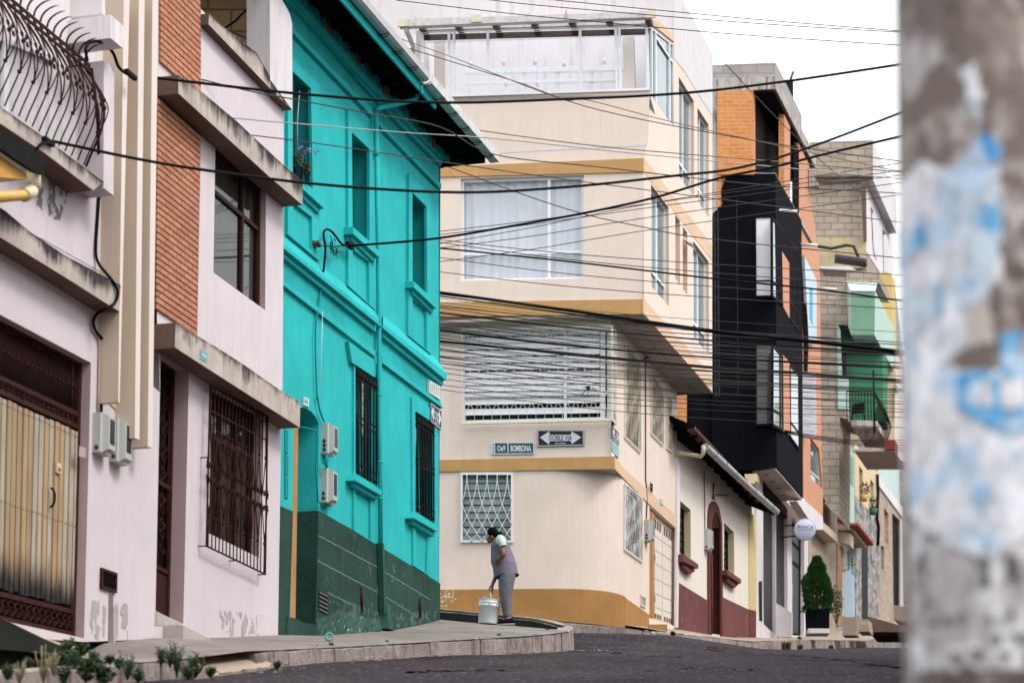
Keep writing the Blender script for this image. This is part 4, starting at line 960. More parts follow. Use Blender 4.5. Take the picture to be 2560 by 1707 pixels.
# upper windows
w = window(H4, plF, big, .10, (m_alu, m_clear), .05, .05, vs=(.715,), hs=(.728,), wv=.06, curtain=m_curt, cdep=.10)
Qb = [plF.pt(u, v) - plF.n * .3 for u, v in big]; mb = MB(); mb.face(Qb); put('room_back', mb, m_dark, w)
m_sglass = glassy('blue_green_glass', (.13, .20, .21), .04, .8)
for i, h in enumerate(sw):
    if i in (1, 2):
        mb = MB(); mb.face([plS.pt(u, v) - plS.n * .165 for u, v in h]); put('slot_back', mb, m_peachd, H4); continue
    window(H4, plS, h, .10, (m_alu, m_sglass), .05, .05, vs=(.5,), hs=((.80, 0, 1),))
mb = MB(); a = plS.pt(*Z('C1', 712, 600)[0]); b = plS.pt(*Z('C1', 712, 640)[0], .0); q = [a - plS.n * .02, a + sd * .38 - plS.n * .02, a + sd * .38 + plS.n * .17 - zu * .16, a + plS.n * .17 - zu * .16]
frameq(mb, q, (q[1] - q[0]).cross(q[3] - q[0]).normalized(), .035, .03); w = put('vent_window', mb, m_alu, H4); mb = MB(); mb.face(q); put('pane', mb, m_sglass, w)
# weathered parapet skin over the side wall top
mb = MB(); wall(mb, plS, Z('B5', 891, -80, 940, -40, 1194, 420, 1192, 905, 1085, 740, 975, 560, 891, 455), off=.006); put('weathered_parapet', mb, m_grey, H4)
# glazed terrace
plB = Plane(plS.pt(*Z('B5', 890, 200)[0]), None, (-6, 1, 0))
mb = MB(); wall(mb, plB, Z('B4', -400, -90, 'B5', 890, -90, 889, 800, 'B4', -400, 800)); put('terrace_back_wall', mb, m_white, H4)
gl = [plF.pt(*p) for p in Z('B4', 165, 238, 'B5', 688, 190, 704, 712, 'B4', 165, 772)]
fl = MB(); fl.prism([gl[3], gl[2], gl[2] - plF.n * 2.2, gl[3] - plF.n * 2.2], Vector((0, 0, -.1))); put('terrace_floor', fl, m_white, H4)
mb = MB(); e0, e1 = gl[3] - plF.n * .02, gl[0] - plF.n * .02; mb.prism([e0, e1, e1 - plF.n * 2.2, e0 - plF.n * 2.2], plF.d * .1); put('terrace_end_wall', mb, m_white, H4)
mb = MB(); frameq(mb, gl, plF.n, .05, .05, vs=(.125, .147, .298, .704, .86, .875)); wf = put('terrace_window', mb, m_alu, H4)
mb = MB(); mb.face([q - plF.n * .01 for q in gl]); put('pane', mb, m_glt, wf)
mb = MB(); a, b = bil(gl, 0, .035) - plF.n * .25, bil(gl, 1, .035) - plF.n * .25; mb.bar(a, b, .09, .08, plF.n); put('header_beam', mb, m_brownfr, H4)
mb = MB()
for b_, hh_ in ((.16, .10), (.34, .05), (.62, .12)): p, q = bil(gl, .13, b_) - plF.n * 1.6, bil(gl, .86, b_ + .01) - plF.n * 1.6; mb.bar(p, q, hh_, .12, plF.n)
for a2 in (.40, .55, .70): p, q = bil(gl, a2, .16) - plF.n * 1.62, bil(gl, a2, .99) - plF.n * 1.62; mb.bar(p, q, .07, .08, plF.n)
put('inner_frame', mb, m_alu, H4)
for a2, b2 in ((.18, .22), (.33, .20), (.34, .52), (.47, .20), (.48, .53), (.60, .24), (.78, .22)):
    mb = MB(); p = bil(gl, a2, .03) - plF.n * 1.0; q = bil(gl, a2, b2) - plF.n * 1.0; mb.tube([p, q], .006, 4); mb.lathe(q, [(.01, .06), (.045, -.02), (.03, -.07), (.005, -.09)], 8); put('hanging_lamp', mb, m_white, H4)
for a_ in (.06, .90):
    mb = MB(); mb.bar(bil(gl, a_, .02) - plF.n * .6, bil(gl, a_, .99) - plF.n * .6, .22, .18, plF.n); put('inner_pillar', mb, m_peach, H4)
sidef = [plS.pt(*p) - plS.n * .03 for p in logside]
mb = MB(); mb.prism(sidef, -plS.n * .01); ws = put('terrace_side_pane', mb, m_sglass, H4)
mb = MB()
for i in range(len(sidef)): mb.bar(sidef[i], sidef[(i + 1) % len(sidef)], .05, .05, plS.n)
for x in (722, 752, 860):
    p, q = [plS.pt(*k) - plS.n * .02 for k in Z('B5', x, 215 + (x - 700) * .8, x + 1, 730 + (x - 700) * 1.5)]; mb.bar(p, q, .06, .05, plS.n)
p, q = [plS.pt(*k) - plS.n * .02 for k in Z('B5', 752, 290, 885, 490)]; mb.bar(p, q, .05, .05, plS.n); put('side_frame', mb, m_alu, ws)
mb = MB(); slab(mb, plF, Z('B4', -8, 158, 120, 150, 1568, 106, 'B5', 715, 90, 716, 136, 'B4', 1568, 150, 120, 205, -8, 210), .42, .28); gt = put('gutter', mb, m_gutw, H4)
mb = MB()
for q in Z('B4', 122, 178, 408, 168, 706, 158, 1006, 148, 1304, 137, 'B5', 48, 128, 335, 122, 637, 116): p = plF.pt(*q, .425); mb.box(p + zu * .03, plF.d * .022, plF.n * .02, zu * .19)
put('gutter_bracket', mb, m_gutw, gt)
mb = MB()
for q in Z('B4', 20, 182, 600, 148, 'B5', 712, 112): p = plF.pt(*q, .43); mb.box(p, plF.d * .20, plF.n * .03, zu * .14)
put('gutter_joint', mb, paint('yellowed_pvc', (.66, .60, .46), .4), gt)
mb = MB(); mb.tube([plF.pt(*Z('B4', 45, 210)[0], .35), plF.pt(*Z('B4', 55, 250)[0], .33), plF.pt(*Z('B4', 105, 370)[0], .0), plF.pt(*Z('B4', 112, 560)[0], -.02)], [.05, .05, .045, .02], 8); put('downspout', mb, m_gutw, gt)
for q in Z('B4', 170, 215, 455, 208, 750, 200, 1052, 190, 1350, 180, 'B5', 90, 172, 385, 165, 690, 160):
    mb = MB(); p = plF.pt(*q, .26); mb.bar(p + plF.n * .02, p - plF.n * .40 + zu * .08, .10, .11, plF.d); put('rafter', mb, m_soffit, H4)
g0, g1 = plF.pt(*Z('B4', -8, 160)[0], .30), plF.pt(*Z('B5', 715, 95)[0], .30)
mb = MB(); mb.prism([g0, g1, g1 - plF.n * 2.4 + zu * .5, g0 - plF.n * 2.4 + zu * .5], zu * .02); put('glass_roof', mb, m_clear, H4)
mb = MB(); slab(mb, plF, Z('B4', 130, 202, 'B5', 690, 140, 690, 188, 'B4', 165, 238), .05, -.02); put('eave_board', mb, m_white, H4)
mb = MB(); slab(mb, plS, Z('B5', 690, 120, 730, 120, 895, 285, 895, 330, 700, 175), .02, -.05); put('side_barge', mb, m_bandside, H4)
# caged corner window
w = window(H4, plF2, cage, .07, (m_alu, m_clear), .05, .05, vs=((.70, 0, 1), .945, .96), hs=(.705,), wv=.05)
Qc = [plF2.pt(u, v) - plF2.n * .10 for u, v in cage]
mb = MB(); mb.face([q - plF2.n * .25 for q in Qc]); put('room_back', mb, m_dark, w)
mb = MB(); b = .01; rb = random.Random(2)
while b < .99:
    h_ = .066 if b < .70 else .070; gap = rb.choice((.004, .006, .022)) if b < .7 else .038
    if .69 < b < .72: b = .735; continue
    t0, t1 = rb.uniform(-.006, .006), rb.uniform(-.006, .006); x1 = .93 if b < .7 else .935
    mb.face([bil(Qc, .01, b + t0), bil(Qc, x1, b + t1), bil(Qc, x1, b + h_ + t1) + plF2.n * .03, bil(Qc, .01, b + h_ + t0) + plF2.n * .03]); b += h_ + gap
put('blind', mb, m_blind, w)
def lattice(mb, Q, n, nc, r, curved=False, lean=2.0, nseg=10):
    """bars that start upright along the bottom or top edge and cross each other as lozenges"""
    for i in range(-int(lean) - 1, nc + int(lean) + 2):
        for sg_ in (-1, 1):
            run = []
            for k in range(nseg * 2 + 1):
                t = k / (nseg * 2)
                f_ = t * t if curved else max(0, t - .12)
                a = (i + .5 + sg_ * lean * f_) / nc
                if .0 <= a <= 1.0: run.append(bil(Q, a, t if curved else 1 - t))
                elif run:
                    if len(run) > 1: mb.tube(run, r, 4)
                    run = []
            if len(run) > 1: mb.tube(run, r, 4)
t = thing('window_cage', 'cream lozenge bar cage round the wide corner window behind the cable bundle', 'window guard', plF2.pt(*Z('B7', 290, 1088)[0], .14))
G = P3(plF2, Z('B7', 290, 166, 1757, 136, 1757, 1056, 288, 1090), .13)
mb = MB(); frameq(mb, G, plF2.n, .022, .02); mb.bar(bil(G, 0, 1.005), bil(G, 1, 1.005), .03, .06, plF2.n); put('frame', mb, m_cream, t)
mb = MB(); lattice(mb, G, plF2.n, 17, .0048, False, 6.0); put('lattice', mb, m_cream, t)
G2 = [plS2.pt(*p, .10) for p in Z('B7', 1764, 138, 1806, 192, 1806, 1108, 1764, 1062)]; mb = MB(); frameq(mb, G2, plS2.n, .02, .02); lattice(mb, G2, plS2.n, 4, .005, False, 3); put('side_lattice', mb, m_cream, t)
q = [plS2.pt(*p, .012) for p in Z('B7', 1762, 140, 1803, 192, 1803, 1104, 1762, 1060)]; mb = MB(); frameq(mb, q, plS2.n, .05, .02); ww = put('side_window', mb, m_alu, H4); mb = MB(); mb.face([x - plS2.n * .006 for x in q]); put('pane', mb, m_dglass, ww)
c = plF2.pt(*Z('B7', 1540, 728)[0], .17); mb = MB(); rk = random.Random(9)
mb.tube([c + plF2.d * (.05 * math.cos(a)) + zu * (.055 * math.sin(a)) for a in [j * .5 for j in range(10)]], .018, 6, 0)
for k in range(9): mb.tube([c, c + plF2.d * rk.uniform(-.2, .2) + zu * rk.uniform(-.18, .18) + plF2.n * rk.uniform(-.03, .02)], .005, 4, 1)
mb.lathe(c - zu * .03, [(.01, -.02), (.04, 0), (.02, .05)], 8, plF2.d, 1)
tag(put('tangled_rag', mb, [m_signwht, m_ironblk]), 'small black and white tangle caught on the cream window cage', 'rag')
# ground window with louvres and guard
Q = [plF2.pt(u, v) - plF2.n * .05 for u, v in gwin]
mb = MB(); frameq(mb, P3(plF2, gwin, .012), plF2.n, .04, .06); w = put('window', mb, m_alu, H4)
for i in range(9):
    mb = MB(); mb.prism([bil(Q, .03, .03 + i * .105) - plF2.n * .03, bil(Q, .97, .03 + i * .105) - plF2.n * .03, bil(Q, .97, .132 + i * .105), bil(Q, .03, .132 + i * .105)], -plF2.n * .006); put('louvre', mb, m_louv, w)
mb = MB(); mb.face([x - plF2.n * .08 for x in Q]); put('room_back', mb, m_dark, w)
t = thing('window_guard', 'white painted lozenge guard with rusty bars over the louvred ground floor window', 'window guard', plF2.pt(*gwin[3], .05))
mb = MB(); lattice(mb, P3(plF2, Z('B8', 225, 133, 606, 133, 604, 645, 225, 645), .05), plF2.n, 5, .0068, True, 2.6); put('lattice', mb, m_whiteiron, t)
# side guards
for lab, px, nb_, cur in (('tall cream bar guard on the side wall next to the peach corner', sg[0], 12, 1), ('cream bar guard on the side wall between two others', sg[1], 10, 1), ('narrowest cream bar guard on the side wall, next to the tiled cottage', sg[2], 5, 1), ('white zigzag bar guard on the low side window above the meter box', gw_side, 11, 0)):
    window(H4, plS2, px, .06, (m_alu, m_dark if cur else m_dglass), .03, .03)
    Q = P3(plS2, px, .03); t = thing('window_guard', lab, 'window guard', Q[3], 'bar guards on the peach side wall')
    mb = MB(); frameq(mb, Q, plS2.n, .025, .02); put('frame', mb, m_whiteiron if not cur else m_cream, t)
    mb = MB()
    for i in range(nb_):
        a = (i + .5) / nb_
        mb.tube([bil(Q, min(.99, max(.01, a + (.35 / nb_) * math.sin(k * 1.57 + i))), k / 12) for k in range(13)], .007, 4)
    put('bar', mb, m_whiteiron if not cur else m_cream, t)
    if cur:
        mb = MB(); [mb.tube([bil(Q, (j + .2 + rk.uniform(0, .4)) / (nb_ * 3), .01) - plS2.n * .05, bil(Q, (j + .5) / (nb_ * 3), .6) - plS2.n * .05, bil(Q, (j + .2 + rk.uniform(0, .4)) / (nb_ * 3), .99) - plS2.n * .05], .006, 4) for j in range(nb_ * 3)]; put('bamboo_blind', mb, paint('bamboo', (.22, .165, .105), .7, .5), t)
# door of the peach building
Q = [plS2.pt(u, v) - plS2.n * .07 for u, v in hdoor]
mb = MB(); mb.prism([bil(Q, .24, .0), bil(Q, 1, 0), bil(Q, 1, 1), bil(Q, .24, 1)], -plS2.n * .04); dd = put('metal_door', mb, m_door, H4)
mb = MB()
for b in (.02, .2, .33, .46, .6, .74, .87, .985): mb.bar(bil(Q, .25, b), bil(Q, .99, b), .012, .012, plS2.n)
for a in (.25, .6, .985): mb.bar(bil(Q, a, .01), bil(Q, a, .99), .014, .014, plS2.n)
put('panel_ribs', mb, m_creamrev, dd)
mb = MB()
for a in (.34, .43, .52, .68, .77, .86, .94):
    for b0, b1 in ((.045, .13), (.93, .975)): mb.prism([bil(Q, a - .03, b0) + plS2.n * .004, bil(Q, a + .03, b0) + plS2.n * .004, bil(Q, a + .03, b1) + plS2.n * .004, bil(Q, a - .03, b1) + plS2.n * .004], -plS2.n * .003)
put('louvre_slots', mb, m_soffit, dd)
mb = MB()
for a0_, a1_, o in ((0, .10, .05), (.10, .13, .03), (.13, .235, .045)): mb.prism([bil(Q, a0_, .02) + plS2.n * o, bil(Q, a1_, .02) + plS2.n * o, bil(Q, a1_, .985) + plS2.n * o, bil(Q, a0_, .985) + plS2.n * o], -plS2.n * .08)
put('ochre_side_door', mb, paint('ochre_gloss', (.40, .19, .04), .4), H4)
mb = MB()
for b in (.07, .42, .80): mb.box(bil(Q, .265, b) + plS2.n * .02, plS2.d * .06, plS2.n * .03, zu * .14)
put('hinge', mb, m_ironblk, dd)
mb = MB(); q = Z('C3', 428, 1266, 568, 1266, 568, 1330, 428, 1330); c = at(q[0][0], q[0][1], plS2.pt(*q[0], .3).y); pf = Plane(c, None, (1, 0, 0)); slab(mb, pf, q, 0, -.8, 0, 1); put('door_step', mb, [m_base, m_ramp], H4)
V = P3(plS2, Z('C3', 364, 1040, 405, 1062, 402, 1142, 366, 1125), .012); t = thing('wall_vent', 'pale barred vent low on the peach wall beside the white door', 'vent', V[3])
mb = MB(); frameq(mb, V, plS2.n, .03, .03); [mb.bar(bil(V, a, 0), bil(V, a, 1), .025, .02, plS2.n) for a in (.33, .6)]; put('frame', mb, m_door, t); mb = MB(); mb.face([x - plS2.n * .008 for x in V]); put('opening', mb, m_soffit, t)
meter('grey meter box hanging by the ochre edged door of the peach building', plS2, Z('C3', 390, 475, 440, 470, 435, 655, 395, 640), [], 2)
mb = MB(); mb.tube(P3(plS2, Z('C2', 527, 350, 525, 600, 526, 1150, 527, 1560, 'C3', 412, 240, 415, 350, 410, 470), .02), .013, 6); mb.tube(P3(plS2, Z('C2', 500, 390, 540, 372, 610, 365), .05), .012, 5)
tag(put('service_cable', mb, m_cableb), 'dark service cable running down the peach side wall to the meter box', 'cable')
mb = MB(); c = plS2.pt(*Z('C3', 448, 235)[0], .05)
for k in range(6): mb.tube([c + sd * rk.uniform(-.12, .1) + zu * rk.uniform(-.1, .1) for _ in range(4)], .008, 4)
tag(put('wire_tangle', mb, m_cable), 'small tangle of loose wire ends above the meter box on the peach wall', 'wire')
# signs
Q = P3(plF2, Z('B7', 1033, 1154, 1488, 1156, 1488, 1308, 1033, 1316), .03)
arrow_sign('direction_sign', 'black and white DOBLE VIA arrow sign facing the viewer on the peach front', plF2, Q)
Q = P3(plS2, Z('B7', 1768, 1112, 1832, 1176, 1832, 1310, 1770, 1246), .03)
arrow_sign('direction_sign', 'narrow looking DOBLE VIA arrow sign on the side face of the peach corner', plS2, Q)
Q = P3(plS2, Z('B7', 1771, 1258, 1832, 1318, 1832, 1430, 1772, 1370), .03); mb = MB(); mb.prism(Q, -plS2.n * .02); sg_ = tag(put('street_sign', mb, paint('faded_green_enamel', (.26, .48, .43), .5, .2)), 'faded green street sign below the arrow sign on the side of the peach corner', 'street sign')
mb = MB(); [mb.bar(bil(Q, .08, b), bil(Q, .92, b), .012, .004, plS2.n) for b in (.06, .94)]; put('border', mb, m_signwht, sg_)
Q = P3(plF2, Z('B7', 580, 1277, 998, 1277, 998, 1388, 583, 1392), .03); n = plF2.n
t = thing('street_sign', 'green and white street name sign reading Oe9 BOMBONA on the peach front', 'street sign', (Q[2] + Q[3]) / 2)
mb = MB(); mb.prism(Q, -n * .02); put('plate', mb, m_signwht, t)
x = (Q[1] - Q[0]).normalized(); y = (Q[0] - Q[3]).normalized(); W = (Q[1] - Q[0]).length; Hh = (Q[0] - Q[3]).length
for a0_, a1_ in ((.09, .38), (.405, .985)):
    mb = MB(); mb.prism([bil(Q, a0_, .06) + n * .003, bil(Q, a1_, .06) + n * .003, bil(Q, a1_, .92) + n * .003, bil(Q, a0_, .92) + n * .003], -n * .002); put('green_panel', mb, m_signgrn, t)
text(t, 'Oe9', bil(Q, .235, .5), x, y, n, W * .19, Hh * .50, m_signwht, off=.0045, depth=.001, bold=.02)
text(t, 'BOMBONA', bil(Q, .695, .51), x, y, n, W * .48, Hh * .52, m_signwht, off=.0045, depth=.001, bold=.025)
for ch, b in (('4', .18), ('3', .50), ('5', .82)): text(t, ch, bil(Q, .045, b), x, y, n, W * .035, Hh * .19, m_signblk, name='digit', off=.0025, depth=.001, bold=.02)

# ================================================================== 5. low white cottage with tiled eaves
plW = plS2
H5 = thing('cottage', 'low cream white cottage with maroon base, arched doorway and dark tiled eaves', 'house', plW.pt(1800, 1590))
c1 = Z('C3', 662, 332, 743, 405, 745, 768, 660, 730); c2 = Z('C3', 996, 500, 1070, 572, 1072, 892, 994, 852)
dr5 = Z('C3', 905, 520, 908, 470, 918, 435, 932, 420, 948, 435, 962, 475, 973, 540, 976, 1375, 905, 1345)
mb = MB(); wall(mb, plW, Z('C3', 643, -120, 1238, 330, 1238, 1385, 643, 1300), [(c1, .22), (c2, .22), (dr5, .25)], mr=1)
core(mb, plW, Z('C3', 660, 0, 1200, 420, 1200, 1300, 660, 1250), .5, 4)
put('wall', mb, [m_housew, m_creamrev], H5)
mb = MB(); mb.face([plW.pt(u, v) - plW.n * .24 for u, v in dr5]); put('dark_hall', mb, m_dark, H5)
A = [plW.pt(*p) for p in Z('C3', 973, 540, 976, 1375)]; mb = MB(); mb.prism([A[0], A[0] - plW.n * .24, A[1] - plW.n * .24, A[1]], -plW.d * .008); put('dark_reveal', mb, m_maroond, H5)
mb = MB()
arch = Z('C3', 880, 1350, 880, 470, 884, 410, 895, 360, 915, 338, 935, 345, 958, 385, 972, 450, 984, 520, 990, 1385)
inn = Z('C3', 976, 1385, 973, 540, 962, 475, 948, 435, 932, 420, 918, 435, 908, 470, 905, 520, 905, 1348)
slab(mb, plW, arch + inn, .04, 0); put('door_surround', mb, m_maroond, H5)
for px in (c1, c2):
    w = window(H5, plW, px, .16, (m_ironblk, m_dglass), .03, .03, vs=(.33, .66), hs=(.16, .33, .5, .66, .83), wv=.02)
for lab, px, e in (('l', (690, 735, 803, 815, 800, 848, 690, 792), (690, 795, 780, 860, 745, 888, 690, 835)), ('r', (1020, 855, 1126, 928, 1122, 960, 1020, 892), (1020, 900, 1105, 962, 1082, 990, 1020, 940))):
    mb = MB(); k = px; slab(mb, plW, Z('C3', *k), .17, 0); slab(mb, plW, Z('C3', *e), .11, 0); put('window_sill', mb, m_maroonw, H5)
mb = MB(); slab(mb, plW, Z('C3', 643, 945, 881, 1092, 881, 1365, 643, 1305), .02, -.01); slab(mb, plW, Z('C3', 988, 1062, 1188, 1157, 1188, 1385, 988, 1385), .02, -.01); put('dado', mb, m_maroonw, H5)
mb = MB(); slab(mb, plW, Z('C3', 1186, 1155, 1238, 1168, 1238, 1385, 1188, 1385), .03, -.01); put('dado_end', mb, m_maroond, H5)
mb = MB(); slab(mb, plW, Z('C3', 1184, 430, 1238, 440, 1238, 1165, 1188, 1153), .025, -.01); put('yellow_pilaster', mb, plaster('soft_yellow_paint', (.62, .50, .24)), H5)
mb = MB(); slab(mb, plW, Z('C2', 838, 1330, 872, 1335, 'C3', 650, 1290, 636, 1288), .05, 0); put('white_strip', mb, m_white, H5)
g0 = plW.pt(*Z('C2', 1112, 1240)[0], .60); g1 = plW.pt(*Z('C3', 1392, 418)[0], .60); sL, zg = plW.sz(g0); sR, zg2 = plW.sz(g1)
mb = MB(); mb.tube([g0, g0.lerp(g1, .5) - zu * .02, g1], .078, 12); gt = put('gutter', mb, m_gutter, H5)
mb = MB()
for k in range(7): p = g0.lerp(g1, .1 + .135 * k); mb.lathe(p, [(.084, -.012), (.084, .012)], 12, plW.d)
put('gutter_strap', mb, m_cable, gt)
ze = (zg + zg2) / 2
mb = MB()
q = [plW.at(sL - .9, ze + .02, .56), plW.at(sR - .05, ze + .02, .56), plW.at(sR - .05, ze + 1.9, -3.2), plW.at(sL - .9, ze + 1.9, -3.2)]
mb.prism(q, Vector((0, 0, .10)), 0, 0); put('roof', mb, [m_darkroof, bricks('old_clay_tiles', (.14, .06, .045), (.19, .08, .055), (.04, .02, .02), .2, .25, .02, bmp=1)], H5)
for k in range(12):
    mb = MB(); s = sL - .5 + k * (sR - sL + .3) / 12; a = plW.at(s, ze - .03, .52); mb.bar(a, a - plW.n * 1.2 + zu * .55, .07, .09, plW.d); put('rafter', mb, m_darkroof, H5)
mb = MB()
for k in range(34): s = sL - .85 + k * .22; mb.lathe(plW.at(s, ze + .05, .55), [(.05, -.14), (.055, .03)], 8, plW.n)
put('eave_tiles', mb, paint('old_clay', (.10, .05, .04), .8, .4), H5)
mb = MB(); mb.tube([plW.pt(*Z('C2', 848, 1298)[0], .1), plW.pt(*Z('C2', 980, 1318)[0], .3), plW.pt(*Z('C2', 1070, 1335)[0], .5), plW.pt(*Z('C2', 1088, 1310)[0], .56), plW.pt(*Z('C2', 1090, 1230)[0], .58)], .045, 8); put('drain_pipe', mb, paint('cream_pvc_pipe', (.62, .55, .38), .4), H5)
meter('pale grey meter box beside the arched maroon doorway of the cottage', plW, Z('C3', 842, 545, 882, 540, 880, 715, 846, 705), [], 1)
mb = MB(); mb.tube(P3(plW, Z('C3', 846, 110, 849, 300, 851, 545), .02), .012, 6); mb.tube(P3(plW, Z('C3', 903, 735, 905, 1000, 908, 1330), .06), .02, 6); tag(put('conduit', mb, m_maroonw), 'thin conduit rising from the cottage meter box to the eaves', 'conduit')
mb = MB(); slab(mb, plW, Z('C3', 909, 285, 928, 293, 928, 332, 909, 322), .02, 0); tag(put('number_plate', mb, m_signgrn), 'tiny green number plate above the arched cottage door', 'number plate')
mb = MB(); slab(mb, plS2, Z('C3', 518, 318, 538, 330, 538, 368, 518, 358), .035, .021); tag(put('number_plate', mb, paint('pale_blue_enamel', (.40, .55, .62), .4)), 'pale blue number plate on the tan band above the white metal door', 'number plate')
mb = MB(); mb.bar(plW.pt(*Z('C3', 916, 205)[0], .04), plW.pt(*Z('C3', 916, 285)[0], .04), .03, .03, plW.n); mb.tube(P3(plW, Z('C3', 932, 288, 1030, 297), .05), .012, 5); put('eave_hook', mb, m_ironblk, H5)
# ================================================================== 6. black building with unfinished brick top
YK = 57.6; m_soot = plaster('interior_shade', (.010, .008, .008), var=.3)  # near-black: the open storey's interior shade is put into this colour
plK = Plane(at(1940, 800, YK), None, (1, 0, 0)); plKS = Plane(at(1940, 800, YK), mR)
def boxF(mb, px, Y, L, m=0, ms=None):
    """front outline seen square on at depth Y, running back along the street by L metres"""
    pf = Plane(at(px[0][0], px[0][1], Y), None, (1, 0, 0)); mb.prism(P3(pf, px), sd * L, m, ms)
H6 = thing('black_building', 'narrow black rendered building with unfinished orange brick storey on top', 'building', plW.pt(1990, 1595))
mb = MB(); boxF(mb, Z('C4', 60, 1315, 105, 1250, 145, 1230, 135, 1120, 165, 1020, 240, 985, 560, 985, 'S', 1940, 700, 1942, 1168, 1780, 1181), YK, 3.72, 0, 1); put('black_bay', mb, [m_black, m_blackw], H6)
mb = MB()
for x in (72, 80, 98, 106, 245): # chalky drip lines
    slab(mb, plK, Z('C5', x, -200 + (x % 7) * 20, x + 3, -200, x + 14, 1300, x + 11, 1300), .004, 0)
put('lime_runs', mb, paint('lime_run', (.06, .06, .07), .9, .6), H6)
z = at(1942, 1168, YK).z; K0 = at(1942, 1168, YK); n = plKS.n
mb = MB(); q = [K0 - n * .02, K0 + sd * 3.7 - n * .02, K0 + sd * 3.7 - n * .9, K0 - n * .75]; mb.prism([Vector((p.x, p.y + (.02 if i in (0, 3) else 0), z - .012)) for i, p in enumerate(q)], Vector((0, 0, -.04))); put('bay_soffit', mb, m_soffp, H6)
mb = MB(); [mb.lathe(K0 + sd * (.5 + .8 * k) - n * .35 - zu * .06, [(.06, 0), (.06, .012)], 12) for k in range(4)]; put('soffit_lamp', mb, m_soffit, H6)
# upper brick storey
mb = MB(); boxF(mb, Z('C4', 105, 340, 383, 328, 385, 992, 105, 992), YK - .06, .3); boxF(mb, Z('C4', 102, 985, 135, 985, 128, 1240, 100, 1250), YK - .04, .2); boxF(mb, Z('C4', 100, 988, 300, 988, 300, 1270, 100, 1270), YK + .04, .2); put('brick_panel', mb, m_orange, H6)
mb = MB(); boxF(mb, Z('C4', 64, 340, 106, 340, 106, 1260, 64, 1300), YK - .03, .4); put('concrete_column', mb, m_conc2, H6)
mb = MB(); boxF(mb, Z('C4', 66, 135, 562, 115, 562, 225, 66, 240), YK, 3.72); put('block_parapet', mb, m_block, H6)
mb = MB(); boxF(mb, Z('C4', 66, 240, 563, 225, 563, 322, 66, 343), YK - .03, 5.9); put('ring_beam', mb, m_conc2, H6)
mb = MB(); boxF(mb, Z('C4', 380, 980, 560, 980, 560, 1010, 380, 1010), YK + .02, 5.4); put('floor_slab', mb, m_conc2, H6)
mb = MB(); zc_ = at(*Z('C4', 500, 330)[0], YK).z - .02; k0 = at(*Z('C4', 384, 330)[0], YK + .02); k1 = at(*Z('C4', 552, 330)[0], YK + .05); mb.prism([Vector((p.x, p.y, zc_)) for p in (k0, k1, k1 + sd * 5.5, k0 + sd * 5.5)], zu * -.03); put('interior_shade', mb, m_soot, H6)  # ceiling sheet added under the beam to carry the painted shade
mb = MB(); mb.face([k0 + sd * .3 + zu * .4 - Vector((.02, 0, 0)), k0 + sd * 4 + zu * .4, k0 + sd * 4 - zu * 3, k0 + sd * .3 - zu * 3 - Vector((.02, 0, 0))]); put('inner_side', mb, m_soot, H6)  # side sheet closing the room, in the same painted shade
mb = MB(); boxF(mb, Z('C2', 930, 690, 1195, 690, 1195, 1520, 930, 1300), YK + .1, 1.0); put('rear_wall', mb, m_black, H6)
mb = MB(); boxF(mb, Z('C2', 800, 690, 925, 690, 925, 1090, 800, 1040), YK + .05, .6); put('orange_return', mb, m_orange, H6)
mb = MB(); pf = Plane(at(1900, 400, YK + 3.4), None, (1, 0, 0)); mb.face(P3(pf, Z('C4', 300, 250, 700, 250, 700, 1050, 300, 1050))); mb.face(P3(pf, Z('C4', 690, 720, 745, 800, 745, 1300, 690, 1300))); put('dark_interior', mb, m_dark, H6)
for (x0, x1, yt, yb, u1, u2) in ((585, 630, 455, 1170, 630, 672), (695, 740, 652, 1330, 740, 820)):
    uA, uB = 1760 + u1 / 3.136, 1760 + u2 / 3.136; a, b = plKS.pt(uA, 450, -.03), plKS.pt(uB, 450, -.03)
    mb = MB(); boxF(mb, Z('C4', x0, yt - 60, x1, yt - 60, x1, yb + 60, x0, yb + 60), a.y, (b - a).length, 0, 1); put('brick_pier', mb, [m_orange, m_orpink], H6)
mb = MB(); o6 = Z('C6', 394, 218, 447, 292, 468, 528, 396, 465)
wall(mb, plKS, Z('C4', 742, 1240, 800, 1250, 'C4', 820, 790, 822, 1080, 'C5', 868, 265, 876, 495, 'C6', 462, 380, 470, 530, 468, 692, 330, 560, 325, 100), [(o6, .12)], off=-.04); put('street_wall', mb, m_orpink, H6)
window(H6, Plane(plKS.pt(1990, 900, -.04), mR), o6, .08, (m_alu, m_sglass), .04, .03, hs=(.75,))
mb = MB(); slab(mb, plKS, Z('C6', 313, 598, 360, 592, 469, 692, 469, 768, 425, 768), .02, -.2); put('white_hood', mb, m_white, H6)
mb = MB(); boxF(mb, Z('C4', 822, 930, 905, 1080, 905, 1088, 822, 1088), plKS.pt(2022, 450).y, .15); put('beam_end', mb, m_conc2, H6)
